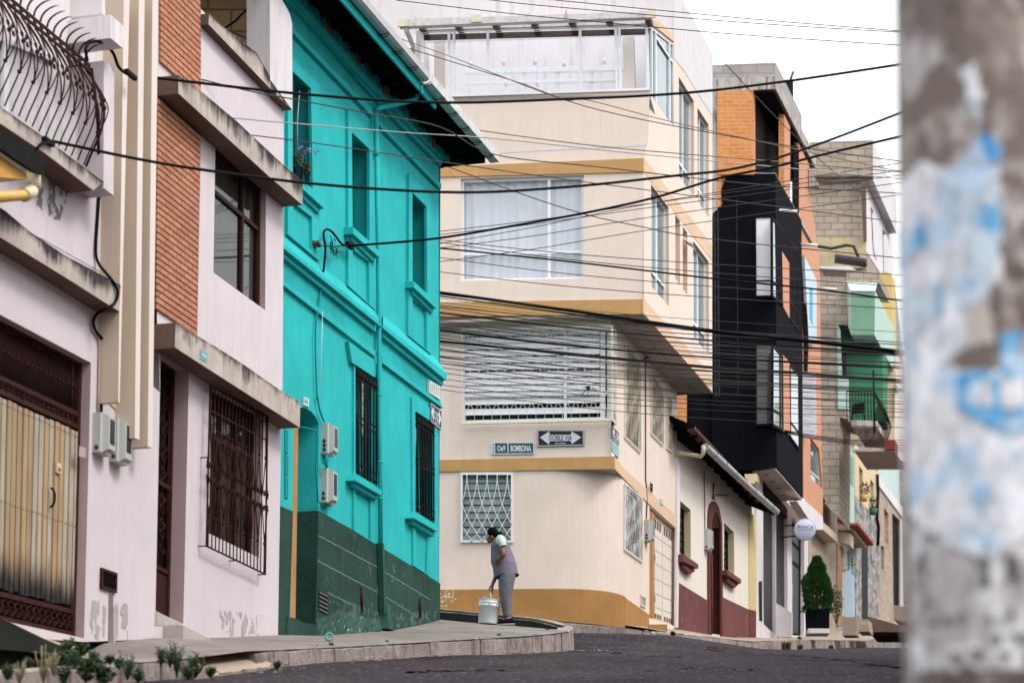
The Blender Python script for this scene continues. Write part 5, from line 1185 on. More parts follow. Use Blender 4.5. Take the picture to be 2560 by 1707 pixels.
# windows of the black bay: corner units of white blind plus street glass
m_wblind = plaster('white_roller_blind', (.70, .70, .72), var=.03, bmp=.02); m_dblind = glassy('dim_shop_glass', (.06, .055, .06), .1, .6)
for (f_, s_, mm, hz) in ((Z('C4', 397, 1325, 532, 1320, 'C5', 512, 548, 385, 550), Z('C4', 534, 1322, 605, 1420, 'C5', 592, 602, 516, 552), m_wblind, .80),
                         (Z('C5', 387, 905, 516, 905, 516, 1514, 387, 1516), Z('C5', 518, 908, 592, 990, 596, 1560, 518, 1518), m_dblind, .80)):
    pf = Plane(plK.P + Vector((0, -.02, 0)), None, (1, 0, 0)); Q = P3(pf, f_)
    mb = MB(); frameq(mb, Q, pf.n, .035, .03, hs=(hz,)); w = put('corner_window', mb, m_ironblk, H6); mb = MB(); mb.face([x + Vector((0, .008, 0)) for x in Q]); put('pane', mb, mm, w)
    Q2 = P3(plKS, s_, .012); mb = MB(); frameq(mb, Q2, plKS.n, .05, .03, hs=(hz,), vs=(.75,)); put('street_frame', mb, m_ironblk, w); mb = MB(); mb.face([x - plKS.n * .008 for x in Q2]); put('street_pane', mb, m_sglass, w)
    mb = MB(); p, q = Q[3], Q[2]; mb.bar(p - zu * .02, q - zu * .02, .05, .05, pf.n); mb.bar(Q2[3] - zu * .02, Q2[2] - zu * .02, .05, .05, plKS.n); put('sill', mb, m_black, w)
for px in (Z('C5', 590, 30, 642, 78, 645, 712, 590, 605), Z('C5', 596, 985, 645, 1040, 650, 1590, 598, 1562)):
    mb = MB(); slab(mb, plKS, px, .016, 0); put('brick_strip', mb, m_orpink, H6)
for px, mm in ((Z('C5', 645, 120, 705, 200, 715, 812, 645, 715), m_dglass), (Z('C5', 648, 1060, 712, 1130, 716, 1700, 650, 1610), m_curt)):
    Q = P3(plKS, px, .014); mb = MB(); frameq(mb, Q, plKS.n, .05, .03, hs=(.78,)); w = put('window', mb, m_ironblk, H6); mb = MB(); mb.face([x - plKS.n * .006 for x in Q]); put('pane', mb, mm, w)
# hoardings
bl = thing('billboard', 'black edged pale blue hoarding standing out from the black building above the white banner', 'hoarding', plKS.pt(2015, 930, .2))
Y_ = plKS.pt(2008, 800).y
mb = MB(); boxF(mb, Z('C5', 748, 235, 756, 240, 786, 880, 778, 1108, 750, 1105), Y_ - .02, .08); put('black_edge', mb, m_ironblk, bl)
mb = MB(); slab(mb, plKS, Z('C5', 757, 240, 850, 425, 850, 880, 790, 905), .10, .03); put('panel', mb, paint('pale_blue_print', (.46, .60, .68), .4, .15), bl)
mb = MB(); slab(mb, plKS, Z('C5', 800, 470, 820, 500, 818, 760, 798, 700), .108, .10); put('blue_stripe', mb, paint('bright_blue_print', (.02, .30, .62), .4), bl)
bn = thing('banner', 'white hanging banner with lines of small print beside the black building', 'banner', Z and plK.pt(2020, 1090))
pf = Plane(at(2005, 980, Y_ - .05), None, (1, 0, 0)); Q = P3(pf, Z('C5', 732, 1115, 843, 1120, 'C6', 432, 224, 344, 212))
mb = MB(); mb.prism(Q, Vector((0, .03, 0))); put('sheet', mb, m_signwht, bn)
mb = MB(); rt = random.Random(4)
for i in range(12):
    a = .12; b = .08 + .075 * i
    while a < rt.uniform(.6, .85): l_ = rt.uniform(.05, .14); mb.bar(bil(Q, a, b) + pf.n * .003, bil(Q, min(.92, a + l_), b) + pf.n * .003, .022, .004, pf.n); a += l_ + .04
put('print_lines', mb, paint('grey_print', (.42, .42, .46), .6), bn)
# ground floor of the black building
sh1 = Z('C6', 113, 470, 186, 560, 189, 1398, 116, 1328); sh2 = Z('C6', 190, 566, 257, 655, 259, 1250, 191, 1205); dr6 = Z('C6', 284, 690, 358, 780, 356, 1400, 287, 1395)
mb = MB(); wall(mb, plW, Z('C6', 55, 380, 290, 640, 'C6', 400, 770, 388, 1420, 72, 1415), [(sh1, .12), (sh2, .12), (dr6, .15)]); put('ground_wall', mb, m_white, H6)
for s_ in (sh1, sh2):
    Q = [plW.pt(u, v) - plW.n * .10 for u, v in s_]; mb = MB(); ns = 62
    for i in range(ns): mb.face([bil(Q, 0, i / ns), bil(Q, 1, i / ns), bil(Q, 1, (i + .8) / ns) + plW.n * .02, bil(Q, 0, (i + .8) / ns) + plW.n * .02]); mb.face([bil(Q, 0, (i + .8) / ns) + plW.n * .02, bil(Q, 1, (i + .8) / ns) + plW.n * .02, bil(Q, 1, (i + 1) / ns), bil(Q, 0, (i + 1) / ns)])
    put('roller_shutter', mb, m_shutter, H6)
Q = [plW.pt(u, v) - plW.n * .12 for u, v in dr6]; mb = MB(); mb.prism(Q, -plW.n * .04); d_ = put('door', mb, paint('charcoal_door', (.035, .035, .042), .45, .2), H6)
mb = MB(); frameq(mb, Q, plW.n, .08, .05, hs=(.18, .35)); put('door_frame', mb, m_ironblk, d_)
mb = MB(); c = bil(Q, .2, .55) + plW.n * .04; mb.tube([c, c - zu * .4], .02, 6); put('handle', mb, m_alu, d_)
mb = MB(); boxF(mb, Z('C6', 196, 1205, 284, 1262, 283, 1408, 198, 1402), plW.pt(1945, 1560).y - .15, .12); put('stair_wall', mb, m_white, H6)
mb = MB(); slab(mb, plW, Z('C6', 88, 1078, 108, 1072, 109, 1312, 92, 1306), .01, 0); put('downpipe_strip', mb, m_dark, H6)  # dark downpipe drawn as a thin flat strip
mb = MB(); boxF(mb, Z('C3', 1150, 135, 1240, 130, 1240, 185, 1215, 210, 1160, 200), YK - .1, .4); put('cream_cap', mb, m_creamy, H6)
mb = MB(); slab(mb, plW, Z('C6', 112, 468, 258, 645, 258, 700, 113, 545), .012, -.05); put('shutter_box', mb, m_ironblk, H6)
# round shop sign
cs = at(1860 + 362 / 2.3758, 1000 + 768 / 2.3758, 58.4); rs_ = 63 / 2.3758 * 58.9 / 6000
t = thing('shop_sign', 'round pale disc sign reading FRANCA on a bracket beside the dark door', 'sign', cs - zu * rs_)
ax = Vector((0, -1, 0)); mb = MB(); mb.lathe(cs, [(rs_ * .97, -.06), (rs_, -.05), (rs_, .05), (rs_ * .97, .06)], 40, ax); put('disc', mb, paint('pale_sign_face', (.50, .52, .66), .35, .04), t)
mb = MB(); mb.lathe(cs, [(rs_ * 1.03, -.055), (rs_ * 1.03, .055), (rs_ * .985, .062), (rs_ * .985, -.062), (rs_ * 1.03, -.055)], 40, ax, cap=False); put('rim', mb, m_gutter, t)
text(t, 'FRANCA', cs + zu * rs_ * .20, Vector((1, 0, 0)), zu, ax, rs_ * 1.52, rs_ * .34, m_signblk, off=.062, depth=.002)
text(t, 'PELUQUERIA', cs - zu * rs_ * .07, Vector((1, 0, 0)), zu, ax, rs_ * 1.45, rs_ * .09, m_soffit, off=.062, depth=.002) if False else None
mb = MB(); [mb.box(cs + Vector((x * rs_ * .14, -.064, -rs_ * .08)), Vector((rs_ * .10, 0, 0)), Vector((0, .003, 0)), zu * rs_ * (.07 if x % 2 else .05)) for x in range(-5, 6)]; put('small_print', mb, m_meterd, t)
mb = MB(); 
for dz in (.12, -.16): a = cs + zu * dz - Vector((rs_ * .9, 0, 0)); mb.tube([a, a - Vector((.35, -.2, 0))], .018, 6)
put('bracket', mb, m_ironblk, t)
# planter with clipped cypress
c = at(1860 + 437 / 2.3758, 1000 + 1392 / 2.3758, 59.5); k59 = 59.9 / 6000 / 2.3758
t = thing('planter_box', 'square black planter on a pale block in front of the shop door', 'planter', c)
w_ = 130 * k59; mb = MB(); h0 = 28 * k59; mb.box(c + zu * h0 / 2, Vector((w_, 0, 0)), Vector((0, w_, 0)), zu * h0); put('base_block', mb, m_white, t)
mb = MB(); h1 = 120 * k59; b = c + zu * h0; k_ = [Vector((sx * w_ / 2, sy * w_ / 2, 0)) for sx, sy in ((-1, -1), (1, -1), (1, 1), (-1, 1))]
mb.rings([[b + x * .96 for x in k_], [b + x + zu * h1 for x in k_], [b + x * .9 + zu * h1 for x in k_], [b + x * .9 + zu * h1 * .8 for x in k_]], sm=False); put('box', mb, m_black, t)
t = thing('clipped_cypress', 'clipped conical green cypress standing in the black planter', 'shrub', b + zu * h1 * .8)
rt = random.Random(21); H_ = 330 * k59; cz = b + zu * h1 * .8; mb = MB()
mb.tube([cz, cz + zu * .4, cz + zu * H_ * .85], [.04, .035, .01], 7); put('trunk', mb, m_soffit, t)
mb = MB()
for i in range(9000):
    q = rt.random() ** .85; r_ = .335 * min(1, (1 - q) * 2.3 + .05) ** .7 * (1 - .18 * q) * (1 + .10 * math.sin(q * 19 + 3 * math.sin(q * 7)))
    a = rt.uniform(0, 6.283); rr_ = r_ * (1 - .45 * rt.random() ** 2) * (1 + .12 * math.sin(3 * a + 9 * q))
    p = cz + Vector((rr_ * math.cos(a), rr_ * math.sin(a), .04 + q * H_)); o = Vector((math.cos(a) * .5, math.sin(a) * .5, rt.uniform(.3, 1.2))).normalized()
    s_ = rt.uniform(.04, .075); b_ = o.cross(Vector((rt.gauss(0, 1), rt.gauss(0, 1), rt.gauss(0, 1)))).normalized()
    mb.face([p, p + o * s_ * .5 + b_ * s_ * .28, p + o * s_ * 1.3, p + o * s_ * .5 - b_ * s_ * .28], 1 if rt.random() < .3 else 0)
put('crown', mb, [paint('cypress_green', (.013, .065, .010), .6, .4), paint('cypress_light', (.03, .12, .015), .6, .3)], t)
c = at(1860 + 548 / 2.3758, 1000 + 1330 / 2.3758, 60.5); t = thing('potted_bush', 'loose leafy bush beside the clipped cypress', 'shrub', c)
mb = MB(); [mb.tube([c, c + Vector((rt.uniform(-.12, .12), 0, .3)), c + Vector((rt.uniform(-.25, .2), rt.uniform(-.1, .1), rt.uniform(.6, .95)))], .008, 4) for _ in range(6)]; put('stems', mb, m_soffit, t)
mb = MB(); leafball(mb, c + zu * .6, .19, .18, .42, 420, .035, rt, 3, .15); put('leaves', mb, m_leaf, t)

# ================================================================== 7. houses further up the street
H7 = thing('block_wall_building', 'tall bare concrete block building with white street face', 'building', at(2110, 1560, 72))
mb = MB(); boxF(mb, Z('C4', 828, 740, 1325, 722, 1325, 1035, 820, 1042), 72, 5.4, 0, 1); put('upper_wall', mb, [m_blockt, m_grey], H7)
mb = MB(); boxF(mb, Z('C4', 818, 1040, 1262, 1042, 'C5', 1222, 400, 845, 500, 790, 200), 72.15, 5); put('lower_wall', mb, m_blockt, H7)
mb = MB(); boxF(mb, Z('C4', 790, 1005, 1325, 1000, 1325, 1012, 800, 1016), 71.9, .1); put('dark_joint', mb, m_soffit, H7)
plN = Plane(at(2163, 500, 72.1), mR); mb = MB(); wall(mb, plN, Z('C4', 1264, 1052, 1480, 1455, 'C5', 1432, 370, 1330, 370, 1222, 205)); put('street_face', mb, m_white, H7)
for px in (Z('C4', 1312, 1248, 1328, 1280, 1328, 1568, 'C5', 1302, 270, 1288, 240), Z('C4', 1404, 1420, 1445, 1500, 'C5', 1390, 115, 1388, 362, 1356, 362)):
    mb = MB(); slab(mb, plN, px, .02, 0); put('window', mb, m_dglass, H7)
mb = MB(); boxF(mb, Z('C4', 1230, 1045, 1268, 1045, 1272, 1510, 1250, 1512), 71.9, .1); put('iron_stanchion', mb, m_soffit, H7)
mb = MB(); boxF(mb, Z('C5', 850, 100, 1222, 120, 1222, 330, 870, 330), 72.05, .05); put('yellow_wash', mb, plaster('faded_yellow_wash', (.50, .42, .25), var=.2, patch=.9, pcol=(.34, .29, .22)), H7)
mb = MB(); a, b = [at(*p, 70.9) for p in Z('C5', 996, 290, 1218, 322)]
for i in range(14): p = a.lerp(b, (i + .5) / 14); mb.lathe(p + zu * .12, [(.08, -.13), (.08, .13)], 8, Vector((0, .4, -.9)))
put('corrugated_roof', mb, m_shutter, H7)
mb = MB(); boxF(mb, Z('C5', 872, 320, 1100, 318, 1150, 350, 875, 335), 70.8, .8); put('ledge', mb, m_grey, H7)
mb = MB(); pp = [at(*p, 71.6) for p in Z('C5', 735, 158, 840, 165, 960, 185, 1070, 160, 1130, 168, 1175, 280)]; mb.tube(pp, .05, 6); tag(put('hanging_hose', mb, m_cableb), 'dark hose slung along the yellow washed block wall', 'hose')
for lab, p0, p1 in (('upper white bracket tube on the black street face', (590, 1272), (732, 1282)),):
    a = at(*Z('C4', *p0)[0], 57.4); b = at(*Z('C4', *p1)[0], 57.4); mb = MB(); mb.tube([a, b], .035, 8); tag(put('bracket_tube', mb, m_alu), lab, 'bracket')
for lab, p0, p1 in (('middle white bracket tube beside the salmon brick wall', (728, 155), (858, 160)), ('lower white bracket tube in front of the grey blocks', (855, 485), (1000, 492))):
    a = at(*Z('C5', *p0)[0], 61.0); b = at(*Z('C5', *p1)[0], 61.0); mb = MB(); mb.tube([a, b], .035, 8); tag(put('bracket_tube', mb, m_alu), lab, 'bracket')
H8 = thing('green_balcony_house', 'green and mint house with bay, iron balcony and raw block side wall', 'house', at(2125, 1560, 67))
mb = MB(); boxF(mb, Z('C5', 780, 400, 1082, 430, 1080, 760, 780, 745), 67, 2); boxF(mb, Z('C5', 790, 740, 1012, 755, 1012, 1400, 1082, 1400, 1082, 1470, 'C6', 568, 100, 562, 692, 480, 595, 440, 480, 430, 30), 67.02, 2); boxF(mb, Z('C5', 1075, 365, 1322, 365, 1322, 447, 1075, 432), 67.01, 2); put('block_wall', mb, m_blockt, H8)
mb = MB(); boxF(mb, Z('C5', 1105, 503, 1290, 505, 1285, 836, 1110, 836), 66.4, 4.0, 0, 1); put('bay', mb, [m_greend if False else plaster('bay_green', (.19, .36, .25), var=.18, grime=.6), m_mint], H8)
mb = MB(); a = [at(*p, 66.4) for p in Z('C5', 1105, 503, 1110, 836)]; b = [at(*p, 67) for p in Z('C5', 1076, 435, 1085, 770)]; mb.face([a[0], a[1], b[1], b[0]]); mb.face([at(*p, y) for p, y in zip(Z('C5', 1076, 435, 1306, 447, 1291, 505, 1105, 503), (66.98, 66.98, 66.38, 66.38))]); put('bay_cheek', mb, m_mint, H8)
mb = MB(); boxF(mb, Z('C5', 1085, 930, 1347, 950, 1347, 1490, 1085, 1490), 67.4, 1); put('recessed_wall', mb, m_greend, H8)
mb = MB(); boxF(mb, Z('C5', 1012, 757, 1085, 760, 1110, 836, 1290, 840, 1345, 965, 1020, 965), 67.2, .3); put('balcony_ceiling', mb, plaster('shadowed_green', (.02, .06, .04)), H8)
mb = MB(); boxF(mb, Z('C5', 1005, 752, 1028, 800, 1040, 1150, 1088, 1160, 1088, 1395, 1010, 1390), 66.97, .1); put('mint_jamb', mb, m_mint, H8)
mb = MB(); boxF(mb, Z('C6', 632, 118, 790, 122, 790, 160, 640, 158), 65.8, 2.6); put('balcony_floor', mb, m_conc2, H8)
t = thing('balcony_railing', 'black iron railing of the distant green balcony', 'railing', at(*Z('C6', 640, 118)[0], 65.8))
a, b = at(*Z('C5', 1075, 1258)[0], 65.8), at(*Z('C5', 1280, 1258)[0], 65.8); zz = at(*Z('C5', 1110, 1478)[0], 65.8).z; mb = MB(); c_ = b + sd * 2.6
for p, q, k in ((a, b, 9), (b, c_, 14)):
    mb.tube([p, q], .022, 5); mb.tube([p - zu * .1, q - zu * .1], .015, 5)
    for i in range(k + 1): r_ = p.lerp(q, i / k); mb.tube([r_, Vector((r_.x, r_.y, (r_.z + zz) / 2)) + plS.n * .12 * (q != b), Vector((r_.x, r_.y, zz))], .013, 4)
mb.tube([b - zu * 1.2, b + zu * .6], .03, 6); put('bars', mb, m_ironblk, t)
mb = MB(); c_ = at(*Z('C5', 1160, 1390)[0], 66.2); mb.box(c_, Vector((.32, 0, .04)), Vector((0, .3, 0)), zu * .22); [mb.tube([c_ + Vector((x, 0, 0)), c_ + Vector((x * 1.4, 0, -.45))], .015, 5) for x in (-.14, .14)]; tag(put('balcony_chair', mb, m_ironblk), 'dark chair left on the distant green balcony', 'chair')
mb = MB(); slab(mb, plW, Z('C6', 566, 230, 600, 230, 658, 330, 660, 745, 572, 695), .02, -.3); put('mint_wall', mb, m_mint, H8)
mb = MB(); slab(mb, plW, Z('C6', 582, 205, 612, 262, 612, 447, 585, 398), .03, 0); slab(mb, plW, Z('C6', 592, 885, 630, 900, 630, 1010, 592, 1010), .03, 0); put('window', mb, m_dglass, H8)
mb = MB(); slab(mb, plW, Z('C6', 616, 300, 650, 345, 650, 512, 618, 472), .03, 0); slab(mb, plW, Z('C6', 640, 840, 662, 850, 662, 1040, 640, 1030), .03, 0); put('green_strip', mb, m_greenp, H8)
mb = MB(); slab(mb, plW, Z('C6', 585, 870, 665, 870, 662, 1290, 585, 1280), .01, -.2); put('lower_wall', mb, m_mint, H8)
mb = MB(); slab(mb, plW, Z('C6', 596, 1005, 655, 1020, 650, 1290, 596, 1285), .03, 0); put('blue_door', mb, plaster('pale_blue_steel', (.36, .44, .53)), H8)
H9 = thing('cream_house', 'cream yellow house with red edged balcony partly behind the post', 'house', plW.pt(2160, 1560))
mb = MB(); boxF(mb, Z('C5', 1320, 366, 1410, 370, 1420, 935, 1345, 945), 70, 1.0); put('yellow_column', mb, m_yellow, H9)
mb = MB(); boxF(mb, Z('C5', 1345, 935, 1425, 938, 1445, 960, 'C6', 905, 240, 838, 240), 70.2, 1.5); put('upper_wall', mb, m_creamy, H9)
mb = MB(); boxF(mb, Z('C5', 1440, 1200, 1462, 1230, 'C6', 912, 100, 898, 80), 70.1, .1); put('upper_window', mb, m_sglass, H9)
mb = MB(); boxF(mb, Z('C6', 655, 292, 897, 292, 897, 304, 655, 304), 66.3, 2.4); put('balcony_slab', mb, m_soffp, H9)
mb = MB(); boxF(mb, Z('C6', 835, 238, 897, 238, 897, 293, 835, 293), 66.2, 2.2); put('red_parapet', mb, m_red, H9)
mb = MB(); boxF(mb, Z('C6', 895, -40, 985, -40, 985, 380, 930, 355, 895, 300), 66.8, 2); put('pink_wall', mb, m_housew, H9)
mb = MB(); w1_, w2_ = Z('C6', 684, 388, 706, 420, 706, 600, 686, 570), Z('C6', 750, 468, 772, 496, 772, 662, 752, 640)
wall(mb, plW, Z('C6', 655, 250, 795, 430, 795, 720, 660, 570), [(w1_, .2), (w2_, .2)], off=.03, mr=0); put('street_wall', mb, m_creamy, H9)
for q in (w1_, w2_): mb = MB(); mb.face([plW.pt(u, v) - plW.n * .1 for u, v in q]); put('window', mb, m_dglass, H9)
mb = MB(); slab(mb, plW, Z('C6', 660, 566, 800, 716, 806, 850, 802, 1310, 664, 1300), .04, -.2); put('stone_wall', mb, m_bstone, H9)
mb = MB(); slab(mb, plW, Z('C6', 700, 850, 736, 868, 736, 1300, 704, 1295), .055, 0); put('door', mb, m_dark, H9)
mb = MB(); pp = P3(plW, Z('C6', 792, 440, 796, 560, 790, 700, 800, 760, 796, 860), .1); mb.tube(pp, .05, 6); tag(put('drain_hose', mb, m_cable), 'black hanging hose on the seam of the cream stone house', 'hose')
for lab, px, py, col in (('flower pot with red blooms on the cream window ledge', 712, 600, (.45, .04, .03)), ('green hanging planter on the cream window ledge', 768, 680, (.05, .2, .03))):
    c = plW.pt(*Z('C6', px, py)[0], .15); t = thing('flower_pot', lab, 'flower pot', c); mb = MB(); mb.lathe(c, [(.1, 0), (.14, .2), (.12, .2)], 10); put('pot', mb, m_yellow if px < 740 else m_greend, t)
    mb = MB(); leafball(mb, c + zu * .32, .2, .15, .3, 120, .05, rt, 3, .1); put('leaves', mb, m_leaf, t)
    if px < 740: mb = MB(); leafball(mb, c + zu * .42, .2, .15, .25, 40, .05, rt, 1, .5); put('blooms', mb, paint('red_petal', col, .6), t)
H10 = thing('stone_clad_house', 'tan stone clad ground floor with tiled porch hood', 'house', plW.pt(2050, 1580))
mb = MB(); slab(mb, plW, Z('C6', 386, 700, 468, 600, 562, 695, 562, 1385, 388, 1400), .02, -.3); put('wall', mb, m_stone, H10)
mb = MB(); pf = Plane(plW.pt(*Z('C6', 470, 650)[0], .02), mR); slab(mb, plW, Z('C6', 466, 720, 556, 800, 556, 845, 466, 765), .35, 0); put('lintel', mb, m_tan, H10)
yh = plW.pt(*Z('C6', 560, 760)[0]).y
mb = MB(); boxF(mb, Z('C6', 545, 715, 640, 742, 640, 768, 548, 770), yh - .3, 3.0); put('hood', mb, m_stone, H10)
mb = MB(); boxF(mb, Z('C6', 555, 772, 634, 792, 632, 862, 560, 836), yh - .1, .6); put('hood_bracket', mb, m_tan, H10)
mb = MB(); a = at(*Z('C6', 548, 702)[0], yh - .32); b = at(*Z('C6', 640, 742)[0], yh - .32)
for i in range(9): p = a.lerp(b, i / 8); mb.lathe(p, [(.07, 0), (.07, .5)], 6, sd)
for i in range(14): mb.lathe(b + sd * (.23 * i), [(.07, -.1), (.07, .2)], 6, plS.n)
put('hood_tiles', mb, paint('red_hood_tile', (.30, .08, .035), .8, .3), H10)
mb = MB(); slab(mb, plW, Z('C6', 555, 850, 588, 870, 585, 1340, 556, 1335), .06, 0); put('brick_quoin', mb, bricks('small_orange_brick', (.34, .18, .08), (.44, .26, .14), (.3, .25, .2), .3, .12), H10)
H11 = thing('tan_tile_house', 'tan tiled house front with dark gate at the far end', 'house', plW.pt(2220, 1560))
g_ = Z('C6', 880, 668, 932, 718, 932, 1235, 888, 1225); v1 = Z('C6', 832, 640, 858, 672, 858, 862, 832, 835); v2 = Z('C6', 812, 862, 832, 872, 832, 1006, 814, 998)
mb = MB(); wall(mb, plW, Z('C6', 800, 485, 940, 665, 1010, 760, 1010, 1330, 800, 1320), [(g_, .2), (v1, .15), (v2, .15)], off=.03); put('wall', mb, m_stone, H11)
mb = MB(); boxF(mb, Z('C5', 740, 300, 1440, 500, 'C6', 1000, 200, 1010, 1200, 380, 1200, 355, 300), 84, .3); put('rear_wall', mb, m_blockt, H11)
for nm, q, mm in (('gate', g_, m_ironblk), ('brick_window', v1, m_brick), ('window', v2, m_dglass)): mb = MB(); mb.face([plW.pt(u, v) - plW.n * .08 for u, v in q]); put(nm, mb, mm, H11)
mb = MB(); slab(mb, plW, Z('C6', 795, 445, 935, 625, 1010, 720, 1010, 770, 938, 690, 797, 500), .08, 0); put('white_band', mb, m_white, H11)
mb = MB(); slab(mb, plW, Z('C6', 790, 400, 1010, 400, 1010, 725, 938, 640, 797, 458), -.02, -.3); put('mint_upper_wall', mb, plaster('pale_mint', (.50, .60, .56)), H11)
mb = MB(); slab(mb, plW, Z('C6', 932, 700, 952, 715, 952, 1240, 932, 1235), .05, 0); put('white_jamb', mb, m_white, H11)
for lab, x, y in (('left one of three grey meter boxes near the tiled porch hood', 572, 905), ('middle one of three grey meter boxes near the tiled porch hood', 632, 868), ('right one of three grey meter boxes near the tiled porch hood', 744, 850)):
    meter(lab, plW, Z('C6', x, y, x + 20, y, x + 20, y + 110, x, y + 105), [], 2)
mb = MB(); pp = [plW.pt(*p, .12) for p in Z('C6', 580, 215, 545, 250, 530, 330, 510, 420, 490, 500, 478, 600)]; mb.tube(pp, .05, 6); mb.tube([plW.pt(*p, .1) for p in Z('C6', 512, 420, 545, 500, 560, 560, 556, 690)], .03, 5)
tag(put('power_cable', mb, m_cable), 'thick black cable drooping down the grey block pier by the mint wall', 'cable')
for x, y, h in ((536, -1, 0),): pass
mb = MB(); ra = random.Random(8)
for x0, y0, l_ in ((541, 112, 14), (617, 80, 20), (745, 320, 12)): pass
for lab, px, L_ in (('thin vertical steel rod on the block parapet, leftmost', Z('C4', 541, 110, 543, -30), .012), ('thin vertical steel rod on the block parapet, middle', Z('C4', 617, 210, 619, 80), .012), ('thin vertical steel rod on the block parapet, rightmost', Z('C4', 744, 450, 744, 320), .012), ('short dark bent bar sticking up from the block parapet', Z('C4', 668, 300, 680, 245, 700, 188), .035)):
    mb = MB(); mb.tube([at(u, v, 58.2) for u, v in px], L_, 6); tag(put('steel_rod', mb, m_cableb if L_ > .02 else m_cableg), lab, 'rod')
# ================================================================== 8. ground: road, pavements, kerbs
def kY(u): return 9.86 / (.295 - (u - 1280) / 6000.0)
RS = [(-80, -9.0), (-20, -3.6), (0, -1.5), (8, .5)] + [(Y, at(1280, v, Y).z) for Y, v in ((16, 1800), (19, 1742), (21, 1713), (23.4, 1689), (25.2, 1666), (27.6, 1649), (30.2, 1640), (33.5, 1633), (36.5, 1629), (44, 1627), (52.3, 1625), (67, 1618))] + [(90, 13.2), (130, 16.5), (220, 19), (900, 30)]
def rz(Y):
    for (a, za), (b, zb) in zip(RS, RS[1:]):
        if Y <= b: return za + (zb - za) * (Y - a) / (b - a)
    return RS[-1][1]
def cross(x, y):
    b = max(0, min(1, (y - 35.5) / 7.5)) if y < 43 else max(0, min(1, (52 - y) / 9)); f = max(0, min(1, (4.6 + .25 * (y - 43) - x) / 2.2))
    return .33 * b * b * (3 - 2 * b) * f * f * (3 - 2 * f)
mb = MB(); ys = [-80, -40, -20] + [k for k in range(-10, 90, 1)] + [100, 130, 180, 260, 420, 900]; xs = [-400, -120, -50, -25] + list(range(-16, 26, 1)) + [30, 45, 70, 130, 300, 600]
rows = [mb.add([(x, y, rz(y) + cross(x, y) + .008 * math.sin(x * 1.3 + y * .9)) for x in xs]) for y in ys]
for a, b in zip(rows, rows[1:]):
    for i in range(len(xs) - 1): mb.fi([a[i], a[i + 1], b[i + 1], b[i]], 0, True)
m, nt, b = newmat('worn_asphalt'); ob = objmap(nt)
c = mix(nt, ramp(nt, noise(nt, objmap(nt, (.5, .16, 1)), 1.0, 5, .6), .35, .65), (.026, .021, .026), (.048, .040, .046))
c = mix(nt, mul(nt, ramp(nt, noise(nt, objmap(nt, (.35, .5, 1)), 1.0, 7, .75), .54, .60), .7), c, (.016, .012, .016))
c = mix(nt, ramp(nt, noise(nt, objmap(nt, (1, .22, 1)), 17, 3, .8), .55, .68), c, (.125, .11, .115))
c = mix(nt, mul(nt, ramp(nt, noise(nt, objmap(nt, (1, .22, 1)), 40, 3, .8), .56, .68), .85), c, (.010, .008, .010))
c = mix(nt, mul(nt, ramp(nt, noise(nt, objmap(nt, (.5, .35, 1)), 1.3, 4, .6), .66, .70), .35), c, (.045, .055, .022))
nt.links.new(c, b.inputs['Base Color']); setspec(b, .95, .04); bump(nt, b, noise(nt, objmap(nt, (1, .3, 1)), 18, 4, .8), .9, .03); m_road = m
put('road', mb, m_road, kind='structure')
from mathutils.bvhtree import BVHTree
_ro = bpy.data.objects['road']; _rb = BVHTree.FromPolygons([v.co + _ro.location for v in _ro.data.vertices], [tuple(p.vertices) for p in _ro.data.polygons])
def onroad(u, v): h = _rb.ray_cast(Vector((0, 0, 0)), ray(u, v))[0]; return h + Vector((0, 0, .004))
rc_ = random.Random(6); mb = MB()
for line, w in ((Z('D3', 950, 358, 1420, 406, 1830, 441, 2010, 470, 2230, 496), .05), (Z('D2', 1100, 474, 1400, 462, 1720, 458), .04), (Z('D3', 300, 395, 620, 420, 900, 432), .035), (Z('D3', 500, 520, 900, 500, 1300, 510), .03)):
    C = smooth([onroad(*p) for p in line], 7); L_ = [p + Vector((rc_.uniform(-.03, .03), rc_.uniform(-.12, .12), 0)) for p in C]
    for a, b in zip(L_, L_[1:]):
        d = (b - a).normalized(); o = Vector((-d.y, d.x, 0)) * w * rc_.uniform(.15, 1.1); mb.face([a - o, b - o, b + o * 1.2, a + o])
put('road_seams', mb, paint('tar_seam', (.008, .006, .008), .9, .3, spec=.03), kind='structure', recalc=False)
# left pavement: wall base line and kerb line
KT = [(-120, 1690)] + Z('D1', 0, 765, 300, 745, 1000, 700, 1250, 675, 1600, 665) + [(560, 1640)] + Z('D2', 40, 332, 210, 325, 300, 322, 700, 303, 1000, 285, 1270, 268, 1580, 250, 1800, 240, 2000, 222, 2090, 212, 2150, 203)
kerb = [at(u, v, kY(u)) for u, v in KT]
def kpt(Y):
    for a, b in zip(kerb, kerb[1:]):
        if Y <= b.y: t = (Y - a.y) / (b.y - a.y); return a.lerp(b, max(0, t))
    return kerb[-1].copy()
WB = [plL.pt(-150, 1600), plL.pt(0, 1630), plL.pt(210, 1640)] + [plP.pt(*p) for p in [(268, 1606), (384, 1593), (461, 1596), (533, 1592), (640, 1588), (690, 1586)]] + [plT.pt(*p) for p in [(791, 1587), (880, 1580), (979, 1573), (1040, 1561), (1099, 1547)]]
IN = [at(u, v, Y) for u, v, Y in ((1101, 1548, 38.3), (1197, 1557, 38.0), (1250, 1561, 37.8), (1300, 1567, 37.5), (1365, 1572, 37.1), (1407, 1572, 36.8))]
mb = MB(); prev = None
pairs = [(w - plT.n * .05, kpt(w.y - .55)) for w in WB] + [(p, kpt(35.8 + .12 * i)) for i, p in enumerate(IN)]
